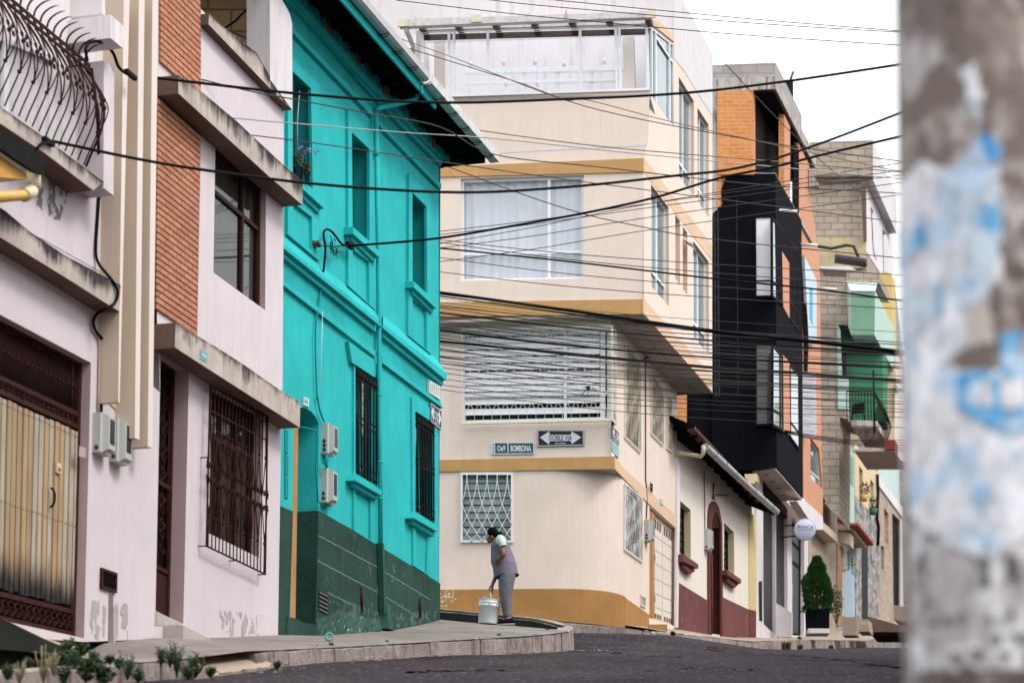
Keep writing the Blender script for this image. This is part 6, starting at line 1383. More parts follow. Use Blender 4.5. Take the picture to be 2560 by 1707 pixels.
for w, k in pairs:
    row = [w.lerp(k, t / 6) + Vector((0, 0, (.012 * math.sin(5 * w.y + t) if 0 < t < 6 else 0))) for t in range(7)]
    if prev:
        sub = 4
        for s in range(sub):
            A = [p.lerp(q, s / sub) for p, q in zip(prev, row)]; B = [p.lerp(q, (s + 1) / sub) for p, q in zip(prev, row)]
            for i in range(6): mb.face([A[i], A[i + 1], B[i + 1], B[i]], 0)
    prev = row
put('pavement', mb, m_sidewalk, kind='structure')
def kerbrow(pts, width, depth, mat, name, blk=.85, inward=None, skip=None, hoff=.006):
    L = [0]
    for a, b in zip(pts, pts[1:]): L.append(L[-1] + (b - a).length)
    def P(s):
        for i in range(len(pts) - 1):
            if s <= L[i + 1]: return pts[i].lerp(pts[i + 1], (s - L[i]) / (L[i + 1] - L[i]))
        return pts[-1].copy()
    mb = MB(); s = 0; rk = random.Random(len(pts))
    while s < L[-1] - .1:
        e = min(L[-1], s + blk * rk.uniform(.75, 1.5)); n_ = 5
        if not (skip and skip(P((s + e) / 2))):
            g = rk.choice((.004, .006, .012, .035)); j = rk.uniform(-.012, .012); rg = []
            for k in range(n_ + 1):
                a = P(s + g + (e - s - 2 * g) * k / n_); d = (P(min(L[-1], s + .5 + (e - s) * k / n_)) - P(max(0, s - .5 + (e - s) * k / n_))).normalized()
                o = Vector((d.y, -d.x, 0)).normalized(); c = hoff + rk.uniform(-.012, .010)
                rg.append([a + zu * (c - .03) + o * (j + rk.uniform(-.004, .004)), a + zu * c - o * .03, a + zu * c - o * width, a - o * width - zu * .2, a + o * (j + .015 + rk.uniform(-.004, .004)) - zu * depth])
            mb.rings(rg, sm=False)
        s = e
    return put(name, mb, mat, kind='structure')
kerbrow([p for p in kerb if p.y < kY(488)] , .20, .42, m_kerb, 'kerb', 1.5)
kerbrow([at(640, 1631, kY(640))] + [p for p in kerb if p.y > kY(650)] + [at(1428, 1569, 36.75), at(1433, 1566, 37.0), at(1428, 1563, 37.2)], .20, .42, m_kerb, 'kerb', 1.1)
# raised coping round the corner of the pavement
tp = [at(u, v, Y) for u, v, Y in ((1060, 1517, 38.6), (1101, 1521, 38.35), (1197, 1531, 38.05), (1250, 1536, 37.85), (1327, 1544, 37.5), (1377, 1554, 37.1), (1407, 1563, 36.8))]
oo = [Vector((.1, 1, 0))] * 4 + [Vector((.35, .9, 0)), Vector((.3, .7, 0)), Vector((.1, .4, 0))]
mb = MB(); rg = []
for p, o in zip(tp, oo):
    o = o.normalized() * (.26 if p is not tp[-1] else .08); rg.append([p - zu * .4, p - zu * .02, p + o * .1, p + o * .9, p + o - zu * .03, p + o - zu * .7])
mb.rings(rg[:], sm=False)
m_cope = plaster('damp_coping', (.06, .06, .05), var=.5, streak=.8, scol=(.014, .017, .012), grime=.8, bmp=.6)
cp = put('pavement_coping', mb, [m_cope], kind='structure')
mb = MB()
mb.rings([[p + zu * (-.05 + .006 * math.sin(i * 5)) - o.normalized() * .012, p + o.normalized() * .05 + zu * .012, p + o.normalized() * .25 + zu * .045, p + o.normalized() * .25 - zu * .1] for i, (p, o) in enumerate(zip([x for a, b in zip(tp, tp[1:]) for x in (a, a.lerp(b, .5))] + [tp[-1]], [x for a, b in zip(oo, oo[1:]) for x in (a, (a + b) / 2)] + [oo[-1]]))], sm=False)
put('coping_lit_rim', mb, m_kerb, kind='structure')  # light on the coping's bevel edge, put in as a paler strip
# driveway ramp with dark side (shade put into its mossy colour), dropped kerb ramp
RE = [at(u, v, 22.2) for u, v in ((-150, 1470), (0, 1542), (104, 1593), (155, 1614), (236, 1643))]
RW = [plL.pt(u, v) for u, v in ((-150, 1490), (60, 1556), (178, 1592), (211, 1600), (268, 1609))]
mb = MB()
for i in range(4):
    mb.face([RE[i], RE[i + 1], RW[i + 1] - plL.n * .3, RW[i] - plL.n * .3], 0); mb.face([RE[i], RE[i + 1], RE[i + 1] - zu * .8, RE[i] - zu * .8], 1)
put('driveway_ramp', mb, [m_ramp, m_mossyshade], kind='structure')
mb = MB(); q = [at(*p, y) for p, y in zip(Z('D1', 1590, 625, 1950, 600, 2275, 690, 2270, 722, 1808, 792, 1635, 700), (23.6, 24.6, kY(672), kY(672) - .15, kY(535) - .2, 22.6))]
mb.prism(q, Vector((0, 0, -.25))); put('kerb_ramp', mb, m_ramp, kind='structure')
# pavement on the far side
def kY2(u): return 10.59 / (.303 - (u - 1280) / 6000.0)
K2 = [at(u, v, kY2(u)) for u, v in Z('D3', 600, 252, 760, 266, 930, 286, 1140, 311, 1265, 321, 1390, 316, 1640, 311, 2000, 316)] + [at(2230, 1590, kY2(2230)), at(2290, 1578, kY2(2290))]
WB2 = [plW.pt(*p) for p in [(1560, 1560), (1640, 1566), (1700, 1572), (1771, 1586), (1817, 1592), (1890, 1592), (1943, 1594), (2012, 1589), (2070, 1582), (2108, 1576), (2200, 1562), (2290, 1548)]]
def k2(Y):
    for a, b in zip(K2, K2[1:]):
        if Y <= b.y: t = (Y - a.y) / (b.y - a.y); return a.lerp(b, max(0, t))
    return K2[-1].copy()
mb = MB(); prev = None
for w in WB2:
    k = k2(w.y - .3); row = [w - plW.n * .05, w.lerp(k, .5), k]
    if prev: [mb.face([prev[i], prev[i + 1], row[i + 1], row[i]]) for i in range(2)]
    prev = row
put('far_pavement', mb, m_ramp, kind='structure')
kerbrow(K2, .18, .5, m_kerb, 'far_kerb', 1.3)
K3 = [at(u, v, 43.2 + (1626 - u) / 1626 * .9) for u, v in ((960, 1518), (1200, 1533), (1400, 1552), (1492, 1560), (1600, 1574), (1626, 1577))]
mb = MB(); [mb.face([a, b, b + Vector((0, 1.8, .0)), a + Vector((0, 1.8, .0))]) for a, b in zip(K3, K3[1:])]; put('side_pavement', mb, m_ramp, kind='structure')
kerbrow(K3, .16, .6, m_kerb, 'side_kerb', 1.2)
for px, Y, L_, mm in ((Z('C6', 586, 1288, 668, 1285, 668, 1395, 584, 1395), 63, .5, m_ramp), (Z('C6', 672, 1300, 735, 1300, 742, 1372, 675, 1372), 65, .8, m_stone), (Z('C6', 735, 1282, 800, 1300, 985, 1352, 985, 1375, 735, 1375), 66, 2.0, m_soffit), (Z('C6', 888, 1215, 985, 1230, 985, 1320, 888, 1300), 74, 2, m_ramp)):
    mb = MB(); boxF(mb, px, Y, L_); put('steps', mb, mm, kind='structure')
# loose grit along the kerb foot
mb = MB(); rg_ = random.Random(12)
for i in range(170):
    Y = rg_.uniform(22, 36.4); k = kpt(Y); o = rg_.random() ** 1.5 * .6
    p = Vector((k.x + .03 + o, Y - .1, rz(Y) + .012)); s = rg_.uniform(.008, .045)
    pts = [p + Vector((s * math.cos(t) * rg_.uniform(.6, 1.2), s * math.sin(t) * rg_.uniform(.6, 1.2), 0)) for t in [j * 1.256 for j in range(5)]]
    top = p + zu * s * rg_.uniform(.25, .5)
    for j in range(5): mb.face([pts[j], pts[(j + 1) % 5], top])
put('grit', mb, m_kerb, kind='stuff')
# far wooded hillside
mb = MB(); rows = []
for j in range(9):
    rows.append(mb.add([(x, 420 + 40 * j, 8 + (128 + 14 * math.sin(x * .02 + 2) + 5 * math.sin(x * .09)) * math.sin(j / 8 * 1.5) * max(0, min(1, (x - 40) / 30))) for x in range(20, 420, 12)]))
for a, b in zip(rows, rows[1:]):
    for i in range(len(a) - 1): mb.fi([a[i], a[i + 1], b[i + 1], b[i]], 0, True)
put('hills', mb, plaster('hazy_hillside', (.10, .14, .18), var=.4, bscale=.2), kind='structure')

# ================================================================== 9. weeds
def weed(label, u, v, Y, hpx, kind, seed, cat='weed', group='weeds along the kerb'):
    rnd = random.Random(seed); c = at(u, v, Y); h = hpx * Y / 6000; t = thing('weed' if kind != 'grass' else 'grass_tuft', label, cat, c, group)
    st, lf = MB(), MB()
    n = {'bushy': 16, 'tall': 11, 'dry': 14, 'broad': 12, 'grass': 40}[kind]
    for i in range(n):
        a = rnd.uniform(0, 6.28); sp = rnd.uniform(.05, .55 if kind in ('bushy', 'broad') else .3) * h; e = c + Vector((math.cos(a) * sp, math.sin(a) * sp, h * rnd.uniform(.55, 1.05)))
        m_ = c.lerp(e, .5) + Vector((math.cos(a) * sp * .2, 0, h * .1))
        if kind == 'grass':
            w = .006 * Y / 25 + .004; s = Vector((math.sin(a), -math.cos(a), 0)) * w; q = c + Vector((rnd.uniform(-.5, .5) * h, rnd.uniform(-.3, .3) * h, 0)); e2 = q + (e - c)
            lf.face([q - s, q + s, (q + e2) / 2 + s + zu * h * .1, (q + e2) / 2 - s + zu * h * .1], rnd.randrange(3)); lf.face([(q + e2) / 2 - s + zu * h * .1, (q + e2) / 2 + s + zu * h * .1, e2], rnd.randrange(3)); continue
        st.tube([c, m_, e], [.006, .005, .003], 4)
        nl = {'bushy': 22, 'tall': 38, 'dry': 26, 'broad': 9}[kind]; sz = {'bushy': .020, 'tall': .024, 'dry': .009, 'broad': .033}[kind] * rnd.uniform(.8, 1.25)
        for k in range(nl):
            q = k / nl * .85 + .15; p = c.lerp(m_, q * 2) if q < .5 else m_.lerp(e, q * 2 - 1)
            o = Vector((rnd.gauss(0, 1), rnd.gauss(0, 1), rnd.uniform(.1, 1.0))).normalized(); b_ = o.cross(Vector((rnd.gauss(0, 1), rnd.gauss(0, 1), rnd.gauss(0, 1)))).normalized(); s = sz * rnd.uniform(.6, 1.3); wd = .55 if kind == 'broad' else (.10 if kind == 'tall' else .22)
            lf.face([p, p + o * s + b_ * s * wd, p + o * s * 2, p + o * s - b_ * s * wd], rnd.randrange(3))
    if kind != 'grass': put('stems', st, m_leaf[0] if kind != 'dry' else m_strawl[0], t)
    put('leaves', lf, m_leaf if kind != 'dry' else m_strawl, t)
m_strawl = [paint('straw', (.24, .20, .11), .7, .3), paint('dry_green', (.11, .12, .05), .7, .3), paint('straw_pale', (.32, .28, .18), .7, .3)]
for i, a in enumerate([('low round dark weed on the near kerb, at the left picture edge', 72, 1672, 20.2, 26, 'bushy'), ('tall pale dry flowering weed in front of the near kerb', 108, 1705, 19.4, 92, 'dry'),
    ('upright leafy weed on the ramp edge below the plank door', 166, 1640, 21.6, 46, 'bushy'), ('small broad leaved weed right of the ramp edge', 202, 1642, 21.7, 32, 'broad'),
    ('spreading dark green weed along the near kerb top', 235, 1660, 20.9, 30, 'bushy'), ('low leafy weed patch beside the spreading one on the near kerb', 275, 1660, 21.1, 22, 'bushy'),
    ('large dark broad leaved weed at the bottom picture edge', 215, 1706, 19.8, 58, 'broad'), ('lower broad leaved weed at the bottom edge beside the larger one', 262, 1712, 19.8, 40, 'broad'), ('tangle of green weed at the foot of the near kerb in the corner', 160, 1712, 19.2, 50, 'bushy'),
    ('dark upright weed rooted in a kerb joint', 318, 1700, 20.9, 75, 'tall'), ('thin sparse weed in front of the step', 402, 1664, 21.9, 46, 'tall'), ('tall feathery weed at the end of the kerb before the ramp', 442, 1692, 21.7, 88, 'tall'),
    ('slim branching weed next to the pale kerb ramp', 488, 1694, 22.3, 62, 'bushy'), ('small green weed at the low corner of the pale kerb ramp', 527, 1694, 22.6, 28, 'bushy')]): weed(*a, seed=40 + i)
for i, a in enumerate([('little weed in the gutter where the kerb starts again', 693, 1672, 24.6, 16, 'bushy'), ('flat moss tuft on the pavement by the green ring', 792, 1616, 27.1, 5, 'grass'), ('wide grass tuft on the kerb edge in front of the teal house', 828, 1614, 27.3, 9, 'grass'),
    ('tiny grass tuft in the middle of the left pavement edge', 967, 1604, 29.6, 5, 'grass'), ('grass tuft on the kerb below the woman', 1247, 1590, 34.0, 8, 'grass'), ('grass tuft at the rounded tip of the pavement', 1368, 1578, 36.3, 9, 'grass'), ('small dark bush of weed on the far kerb by the cottage', 1682, 1590, 44.5, 12, 'bushy'),
    ('longest row of grass at the foot of the far kerb', 1965, 1622, 55.5, 22, 'grass'), ('grass clump at the foot of the far kerb, right of the longest row', 1998, 1622, 57.5, 14, 'grass'), ('small grass clump at the far kerb below the cypress', 2078, 1621, 61.5, 10, 'grass'), ('grass wisp at the foot of the shop doorway', 1998, 1597, 57.4, 8, 'grass'), ('low plant on the far kerb close to the post', 2206, 1592, 70.5, 8, 'bushy')]):
    weed(*a, seed=80 + i, cat='grass' if a[5] == 'grass' else 'weed', group='tufts on the kerbs')
for i, (u, v, Y, h, k_) in enumerate(((20, 1700, 19.3, 40, 'bushy'), (48, 1709, 19.2, 62, 'dry'), (135, 1690, 19.6, 70, 'dry'), (185, 1672, 20.4, 46, 'bushy'), (150, 1662, 20.9, 30, 'bushy'), (245, 1690, 20.2, 52, 'tall'), (298, 1672, 21.0, 28, 'bushy'), (345, 1706, 20.4, 34, 'bushy'), (425, 1668, 21.7, 40, 'tall'), (470, 1699, 21.9, 40, 'bushy'))):
    weed('dark green and straw coloured filler weed in the overgrown near kerb', u, v, Y, h, k_, 140 + i, group='overgrowth of the near kerb')
c = at(823, 1602, 28.4); mb = MB(); pts = []
q = c + zu * .055; ax = Vector((.25, -.95, .15)).normalized(); mb.lathe(q, [(.052, -.02), (.056, 0), (.046, .012), (.028, .0), (.026, -.015)], 20, ax, cap=False); mb.lathe(q, [(.012, -.01), (.012, .006)], 10, ax)
tag(put('plastic_ring', mb, paint('pale_green_plastic', (.12, .32, .24), .45, .1)), 'pale green plastic ring lying on the pavement by the green house base', 'ring')

def postmat(name, cols):
    m, nt, b = newmat(name); ob = objmap(nt, (1, 1, .55)); c = cols[0]
    for i, k in enumerate(cols[1:]): c = mix(nt, ramp(nt, noise(nt, objmap(nt, (1, 1, .4 + .3 * i)), 4.5 + 2.5 * i, 5, .6), .47, .56), c, k)
    c = mix(nt, mul(nt, ramp(nt, noise(nt, ob, 26, 4, .7), .45, .7), .5), c, (.12, .10, .10))
    nt.links.new(c, b.inputs['Base Color']); setspec(b, .9, .1); bump(nt, b, noise(nt, ob, 30, 4), .4, .01); return m
# ================================================================== 10. concrete post with torn posters
PX, PY, PR = 1.205, 6.0, .205
t = thing('utility_post', 'out of focus concrete post covered in torn white and blue posters', 'post', (PX, PY, rz(PY)))
mb = MB(); mb.lathe((PX, PY, rz(PY) - .2), [(PR + .01, 0), (PR + .004, 2), (PR, 4), (PR - .01, 8)], 48)
mP = postmat('rough_post_concrete', [(.27, .225, .195), (.10, .075, .066), (.42, .39, .37), (.17, .135, .118)]); put('shaft', mb, mP, t)
def inpoly(x, y, P):
    r = False
    for (x0, y0), (x1, y1) in zip(P, P[1:] + P[:1]):
        if (y0 > y) != (y1 > y) and x < (x1 - x0) * (y - y0) / (y1 - y0) + x0: r = not r
    return r
def paper(name, poly, mat, lift, label=None, st=9):
    mb = MB(); P = [(poly[i], poly[i + 1]) for i in range(0, len(poly), 2)]; rp = random.Random(len(poly))
    def M_(x, y):
        s = max(-1.15, min(1.0, (x - 240) / 178.0)); a = math.asin(max(-1, min(1, s))) if s > -1 else -math.pi / 2 + (s + 1) * 1.0
        v = y / .9185; z = at(2461, v, PY - PR).z; r = PR + .006 + lift
        return Vector((PX + r * math.sin(a), PY - r * math.cos(a), z))
    x0, x1, y0, y1 = min(p[0] for p in P), max(p[0] for p in P), min(p[1] for p in P), max(p[1] for p in P)
    y = y0
    while y < y1:
        x = x0
        while x < x1:
            if inpoly(x + st / 2 + rp.uniform(-4, 4), y + st / 2 + rp.uniform(-4, 4), P): mb.face([M_(x, y), M_(x + st, y), M_(x + st, y + st), M_(x, y + st)])
            x += st
        y += st
    o = put(name, mb, mat, t)
    if label: o['label'] = label
m_paper = postmat('torn_white_paper', [(.74, .74, .77), (.80, .80, .82), (.44, .56, .68), (.66, .65, .66)]); m_pap2 = postmat('faded_printed_paper', [(.60, .59, .59), (.13, .115, .11), (.64, .64, .65), (.40, .375, .365)])
m_smudge = postmat('smudged_black_print', [(.10, .09, .09), (.2, .19, .19), (.06, .055, .055), (.14, .13, .13)]); m_blu = postmat('blue_print', [(.05, .29, .56), (.02, .20, .48), (.46, .57, .68), (.12, .36, .60)]); m_lbl = postmat('washed_blue_print', [(.18, .42, .60), (.62, .66, .70), (.08, .33, .58), (.50, .58, .64)])
paper('poster', [50, 375, 100, 345, 150, 385, 182, 350, 245, 372, 245, 640, 200, 690, 168, 800, 118, 830, 200, 855, 345, 850, 345, 1190, 280, 1235, 200, 1290, 130, 1250, 50, 1140], m_paper, 0, 'torn white paper sheet')
paper('poster', [50, 1140, 130, 1250, 200, 1290, 345, 1200, 345, 1540, 50, 1530], m_pap2, .001, 'grey printed paper remains near the bottom')
paper('paper_scrap', [172, 160, 200, 145, 216, 230, 205, 285, 188, 260], m_paper, .001)
paper('paper_scrap', [165, 700, 215, 690, 232, 780, 180, 800], plaster('tan_paper', (.45, .40, .36)), .001)
paper('blue_scrap', [178, 372, 190, 330, 215, 308, 245, 330, 245, 378, 215, 382], m_blu, .003)
paper('blue_scrap', [182, 470, 245, 470, 242, 560, 215, 690, 176, 695, 180, 560], m_lbl, .003)
paper('blue_scrap', [50, 640, 130, 632, 135, 700, 90, 745, 50, 750], m_lbl, .003)
paper('blue_scrap', [55, 470, 100, 500, 90, 560, 55, 560], m_lbl, .003)
paper('blue_scrap', [238, 772, 285, 755, 280, 800, 345, 880, 345, 985, 300, 985, 262, 1002, 190, 968, 150, 930, 150, 855, 190, 850, 238, 860], m_blu, .004)
paper('white_print', [178, 880, 215, 870, 225, 930, 180, 935], m_paper, .006); paper('white_print', [238, 872, 290, 868, 292, 930, 240, 938], m_paper, .006); paper('white_print', [305, 895, 345, 890, 345, 940, 305, 940], m_paper, .006)
rq = random.Random(17)
for r_, (yb, hb, xs_) in enumerate(((1285, 56, 175), (1408, 22, 90), (1452, 34, 190), (1500, 26, 110))):
    x = xs_ + rq.uniform(0, 30)
    while x < 330:
        wd = rq.uniform(6, 16); hb_ = hb * rq.uniform(.5, 1.1); yo = rq.uniform(-9, 9); paper('printed_mark', [x, yb + yo, x + wd, yb - 4 + yo, x + wd + 6, yb + hb_, x + 1, yb + hb_ + 3], m_smudge, .005, None, 6); x += wd + rq.uniform(4, 44)
paper('blue_scrap', [180, 1120, 225, 1110, 222, 1150, 185, 1155], m_lbl, .003)

# ================================================================== 11. overhead cables
def wire(label, pts, Y0, Y1, r, mat=None, group=None, sagn=6):
    """pts in photo pixels from end to end; depth runs from Y0 to Y1"""
    P = []; n = len(pts)
    u0, u1 = pts[0][0], pts[-1][0]
    C = []
    for i in range(n - 1):   # Catmull-Rom through the sampled pixels
        p0, p1, p2, p3 = pts[max(0, i - 1)], pts[i], pts[i + 1], pts[min(n - 1, i + 2)]
        for k in range(sagn):
            t = k / sagn; C.append(tuple(.5 * ((2 * p1[j]) + (-p0[j] + p2[j]) * t + (2 * p0[j] - 5 * p1[j] + 4 * p2[j] - p3[j]) * t * t + (-p0[j] + 3 * p1[j] - 3 * p2[j] + p3[j]) * t ** 3) for j in (0, 1)))
    C.append(pts[-1])
    for u, v in C:
        f = (u - u0) / (u1 - u0); P.append(at(u, v, Y0 + (Y1 - Y0) * f))
    mb = MB(); mb.tube(P, r, 6); o = put('overhead_cable', mb, mat or m_cable, recalc=False); tag(o, label, 'cable', group); return o
wire('highest thick black cable, running from the iron balcony across the teal eaves', Z('A1', 890, 520, 'O', 400, 184, 700, 217, 1000, 236, 1300, 228, 1560, 215, 1800, 188, 2110, 142), 26, 29, .016)
wire('thick black cable from the balcony slab swinging up over the orange brick storey', Z('A1', 370, 990, 'O', 330, 368, 500, 395, 750, 425, 1050, 442, 1300, 430, 1540, 405, 1700, 385, 1870, 335, 2110, 243), 24, 29, .016)
wire('thick black cable rising from the insulator on the teal wall to the right', Z('O', 800, 565, 1000, 548, 1200, 515, 1340, 490, 1500, 455, 1650, 410, 1780, 383, 1900, 353, 2110, 304), 32.2, 30, .016)
wire('medium black cable sloping gently down across the first floor windows of the peach building', Z('O', 990, 568, 1300, 600, 1640, 640, 1880, 665, 2110, 696), 40, 39, .015)
wire('thickest twisted black cable crossing below the curtained window', Z('O', 980, 668, 1300, 712, 1640, 760, 1880, 785, 2110, 812), 39.5, 38, .028)
wire('companion line hugging the underside of the thickest twisted cable', Z('O', 980, 676, 1300, 719, 1640, 764, 1880, 789, 2110, 816), 39.6, 38.1, .012)
wire('bold black cable at the lower edge of the dense bundle', Z('O', 980, 781, 1300, 812, 1640, 845, 1880, 860, 2110, 880), 39.4, 38, .021)
wire('upper thin line over the roof of the peach building', Z('S', 1195, -3, 1400, 19, 1900, 60, 2300, 84), 40, 36, .007)
wire('thin line just below the upper one over the roof of the peach building', Z('S', 1350, -3, 1500, 12, 1900, 50, 2300, 82), 40, 36, .007)
wire('thin line crossing the terrace gutter to the upper right', Z('S', 990, 1, 1280, 35, 1500, 56, 1640, 69, 1900, 91, 2300, 117), 40, 36, .007)
wire('thin brown line falling from the top left over the adobe gable and teal eaves', Z('S', 405, -6, 560, 71, 780, 168, 970, 246, 1191, 325), 27, 37.6, .008, m_cableb)
wire('ochre line from the teal gutter corner across the peach wall', Z('S', 1188, 325, 1500, 366, 1890, 400, 2300, 434), 37.6, 38, .009, m_cabley)
wire('thin dark line from the iron balcony spikes across the teal windows', Z('A1', 620, 370, 'S', 420, 178, 610, 225, 780, 257, 936, 286, 1100, 318, 1234, 386, 1500, 418, 1900, 462, 2300, 486), 26, 38, .008, m_cableb)
wire('pale grey line drawn across the teal eaves', Z('S', -20, 243, 420, 281, 690, 305, 1000, 331, 1240, 347, 1600, 385, 2300, 452), 25, 37.8, .008, m_cableg)
wire('thin dark line low across the brick panel and the teal lintels', Z('S', -20, 252, 420, 313, 780, 357, 1097, 404, 1500, 460, 2300, 562), 25, 37.6, .007, m_cableb)
wire('thin line crossing the terrace windows diagonally downwards, upper one', Z('S', 985, 92, 1140, 147, 1395, 245, 1467, 250, 1671, 303, 1900, 354, 2300, 440), 41, 38.5, .008, m_cabley)
wire('thin line crossing the terrace windows diagonally downwards, lower one', Z('S', 985, 110, 1130, 155, 1300, 208, 1500, 276, 1890, 352, 2300, 410), 41, 38.5, .008, m_cableb)
wire('thin line falling across the curtained window from the teal roof corner', Z('S', 1118, 416, 1290, 480, 1456, 534, 1600, 566, 1780, 598, 2300, 650), 38, 39, .008, m_cableb)
rw = random.Random(31)
for a, b_ in ((578, 440), (586, 452), (610, 420), (620, 470), (654, 500)):
    m1 = a + (b_ - a) * .30; m2 = a + (b_ - a) * .62
    wire('thin dark cable climbing to the right in front of the curtained window', Z('S', 1085, a + 2, 1340, m1 + 14, 1640, m2 + 14, 2300, b_ - 20), 40, 38, .0065, m_cableb, 'thin rising cables')
for a, b_ in ((598, 690), (604, 720), (642, 752), (678, 775)):
    wire('thin dark cable sloping down to the right in front of the curtained window', Z('S', 1085, a, 1400, a + (b_ - a) * .34 + 3, 1800, a + (b_ - a) * .66 + 3, 2300, b_), 40, 38, .007, m_cableb, 'thin falling cables')
for i in range(30):
    a = 742 + i * 5.6 + rw.uniform(-7, 7); b_ = 850 + i * 5.2 + rw.uniform(-22, 22); s = rw.uniform(-3, 10)
    r = .014 if i in (6, 15) else rw.choice((.0045, .005, .006, .008))
    wire('thin black cable in the dense sagging bundle in front of the caged window', Z('S', 1085, a, 1400, a + (b_ - a) * .33 + s, 1780, a + (b_ - a) * .66 + s, 2300, b_), 39 + rw.uniform(0, 1.2), 37.6 + rw.uniform(0, .8), r, m_cable if r > .008 else m_cableb, 'cables of the dense bundle')
for i in range(6):
    a = 905 + i * 13 + rw.uniform(-5, 5); b_ = 985 + i * 16 + rw.uniform(-8, 8)
    wire('thin single cable hanging just below the dense bundle', Z('S', 1085, a, 1400, a + (b_ - a) * .38 + 4, 1780, a + (b_ - a) * .7 + 6, 2300, b_), 39.5, 38, .006, m_cableb, 'stray cables below the bundle')
for i in range(5):
    a = 1048 + i * 9; wire('thin cable running low past the black bay towards the post', Z('C6', 240, (a - 1048) * .4 + 178, 420, 208 + i * 6, 640, 235 + i * 7, 1000, 236 + i * 17), 56, 58, .008, m_cable, 'low cables by the black bay')
wire('loose thin line from the peach roof to the block building', Z('C4', 170, 128, 'C4', 330, 300, 580, 560, 900, 870, 1230, 1140), 50, 66, .011, m_cableb)
for i, (p, l) in enumerate((((0, 1170), (900, 1010)), ((0, 1215), (900, 1050)), ((0, 1300), (800, 1100)), ((0, 1380), (700, 1180)))):
    pass
# balcony house cables
mb = MB(); pts = P3(plL, Z('A1', 612, 430, 600, 340, 640, 295, 720, 300, 790, 370, 830, 470, 890, 520), .35); mb.tube(smooth(pts), .018, 7)
tag(put('service_loop', mb, m_cable), 'black cable loop bent over beside the iron balcony spikes', 'cable')
mb = MB(); mb.box(plL.pt(*Z('A1', 915, 525)[0], .36), plL.d * .24, zu * .045, plL.n * .045); tag(put('cable_clamp', mb, m_cable), 'black cable clamp near the beige fins', 'clamp')
mb = MB(); mb.tube(P3(plL, Z('A1', 250, 1050, 290, 1005, 370, 990), .34), .016, 6); mb.box(plL.pt(*Z('A1', 340, 992)[0], .33), plL.d * .2, zu * .045, plL.n * .045); tag(put('cable_anchor', mb, m_cable), 'black cable anchor on the stained balcony slab', 'clamp')
mb = MB(); L1 = [(plL.pt(*p, o)) for p, o in zip(Z('A1', 640, 480, 680, 800, 690, 1060, 695, 1300, 'A2', 690, 80, 670, 400, 690, 500, 745, 570, 800, 640, 826, 710, 800, 780, 740, 815, 680, 850, 655, 900, 665, 960, 700, 1010, 735, 1060, 728, 1200, 716, 1380, 708, 1540), (.2, .25, .25, .05, .03, .03, .05, .2, .26, .27, .26, .24, .1, .05, .04, .04, .04, .03, .03, .03))]
P = smooth(L1)
mb.tube(P, .017, 7); tag(put('service_cable', mb, m_cable), 'black cable snaking down the lavender wall round the slab to the meter boxes', 'cable')
mb = MB(); c = plT.pt(*Z('B2', 320, 405)[0], .08)
mb.lathe(c - plT.d * .08, [(.02, -.06), (.05, -.05), (.05, -.02), (.035, 0), (.05, .02), (.05, .05), (.02, .06)], 10, plT.n + plT.d * .3); mb.tube([c - plT.n * .1, c + plT.n * .05], .02, 6)
tag(put('insulator', mb, paint('brown_porcelain', (.06, .03, .025), .3, .2)), 'brown spool insulator bolted to the teal wall', 'insulator')
mb = MB(); pts = P3(plT, Z('B2', 555, 405, 500, 395, 455, 340, 410, 290, 375, 285, 358, 320, 372, 420, 365, 520, 357, 600), .10); mb.tube(smooth(pts), .016, 7); mb.box(plT.pt(*Z('B2', 555, 405)[0], .11), plT.d * .22, zu * .06, plT.n * .06)
rk = random.Random(3)
for k in range(7): q = plT.pt(*Z('B2', 410, 400)[0], .1); mb.tube([q, q + plT.d * rk.uniform(-.1, .3) + zu * rk.uniform(-.12, .18), q + plT.d * rk.uniform(.0, .4) + zu * rk.uniform(-.15, .2)], .006, 4)
mb.tube(P3(plT, Z('B2', 340, 405, 430, 412, 560, 405), .12), .008, 5); tag(put('service_loop', mb, m_cable), 'black looped cable with frayed ends on the teal wall', 'cable')
mb = MB(); mb.tube(smooth(P3(plT, Z('B2', 357, 600, 335, 760, 310, 920, 298, 1050, 300, 1300, 310, 1560, 'B3', 232, 200, 245, 280, 270, 345), .04)), .013, 6); tag(put('painted_cable', mb, m_teald), 'teal painted cable dropping down the wall to the upper box', 'cable')
mb = MB(); mb.tube(P3(plT, Z('B1', 165, 640, 150, 850, 152, 1060), .03) , .004, 4); mb.tube(P3(plT, Z('B2', 350, 900, 345, 1150, 335, 1560), .05), .004, 4); tag(put('white_cord', mb, m_alu), 'thin white cord hanging down the teal wall', 'cord')
mb = MB(); mb.tube([at(u, v, 29.5) for u, v in Z('A4', 565, 200, 640, 150, 690, 95, 785, 20)], .014, 6); tag(put('roof_cable', mb, m_cable), 'short black cable in front of the cracked adobe gable', 'cable')
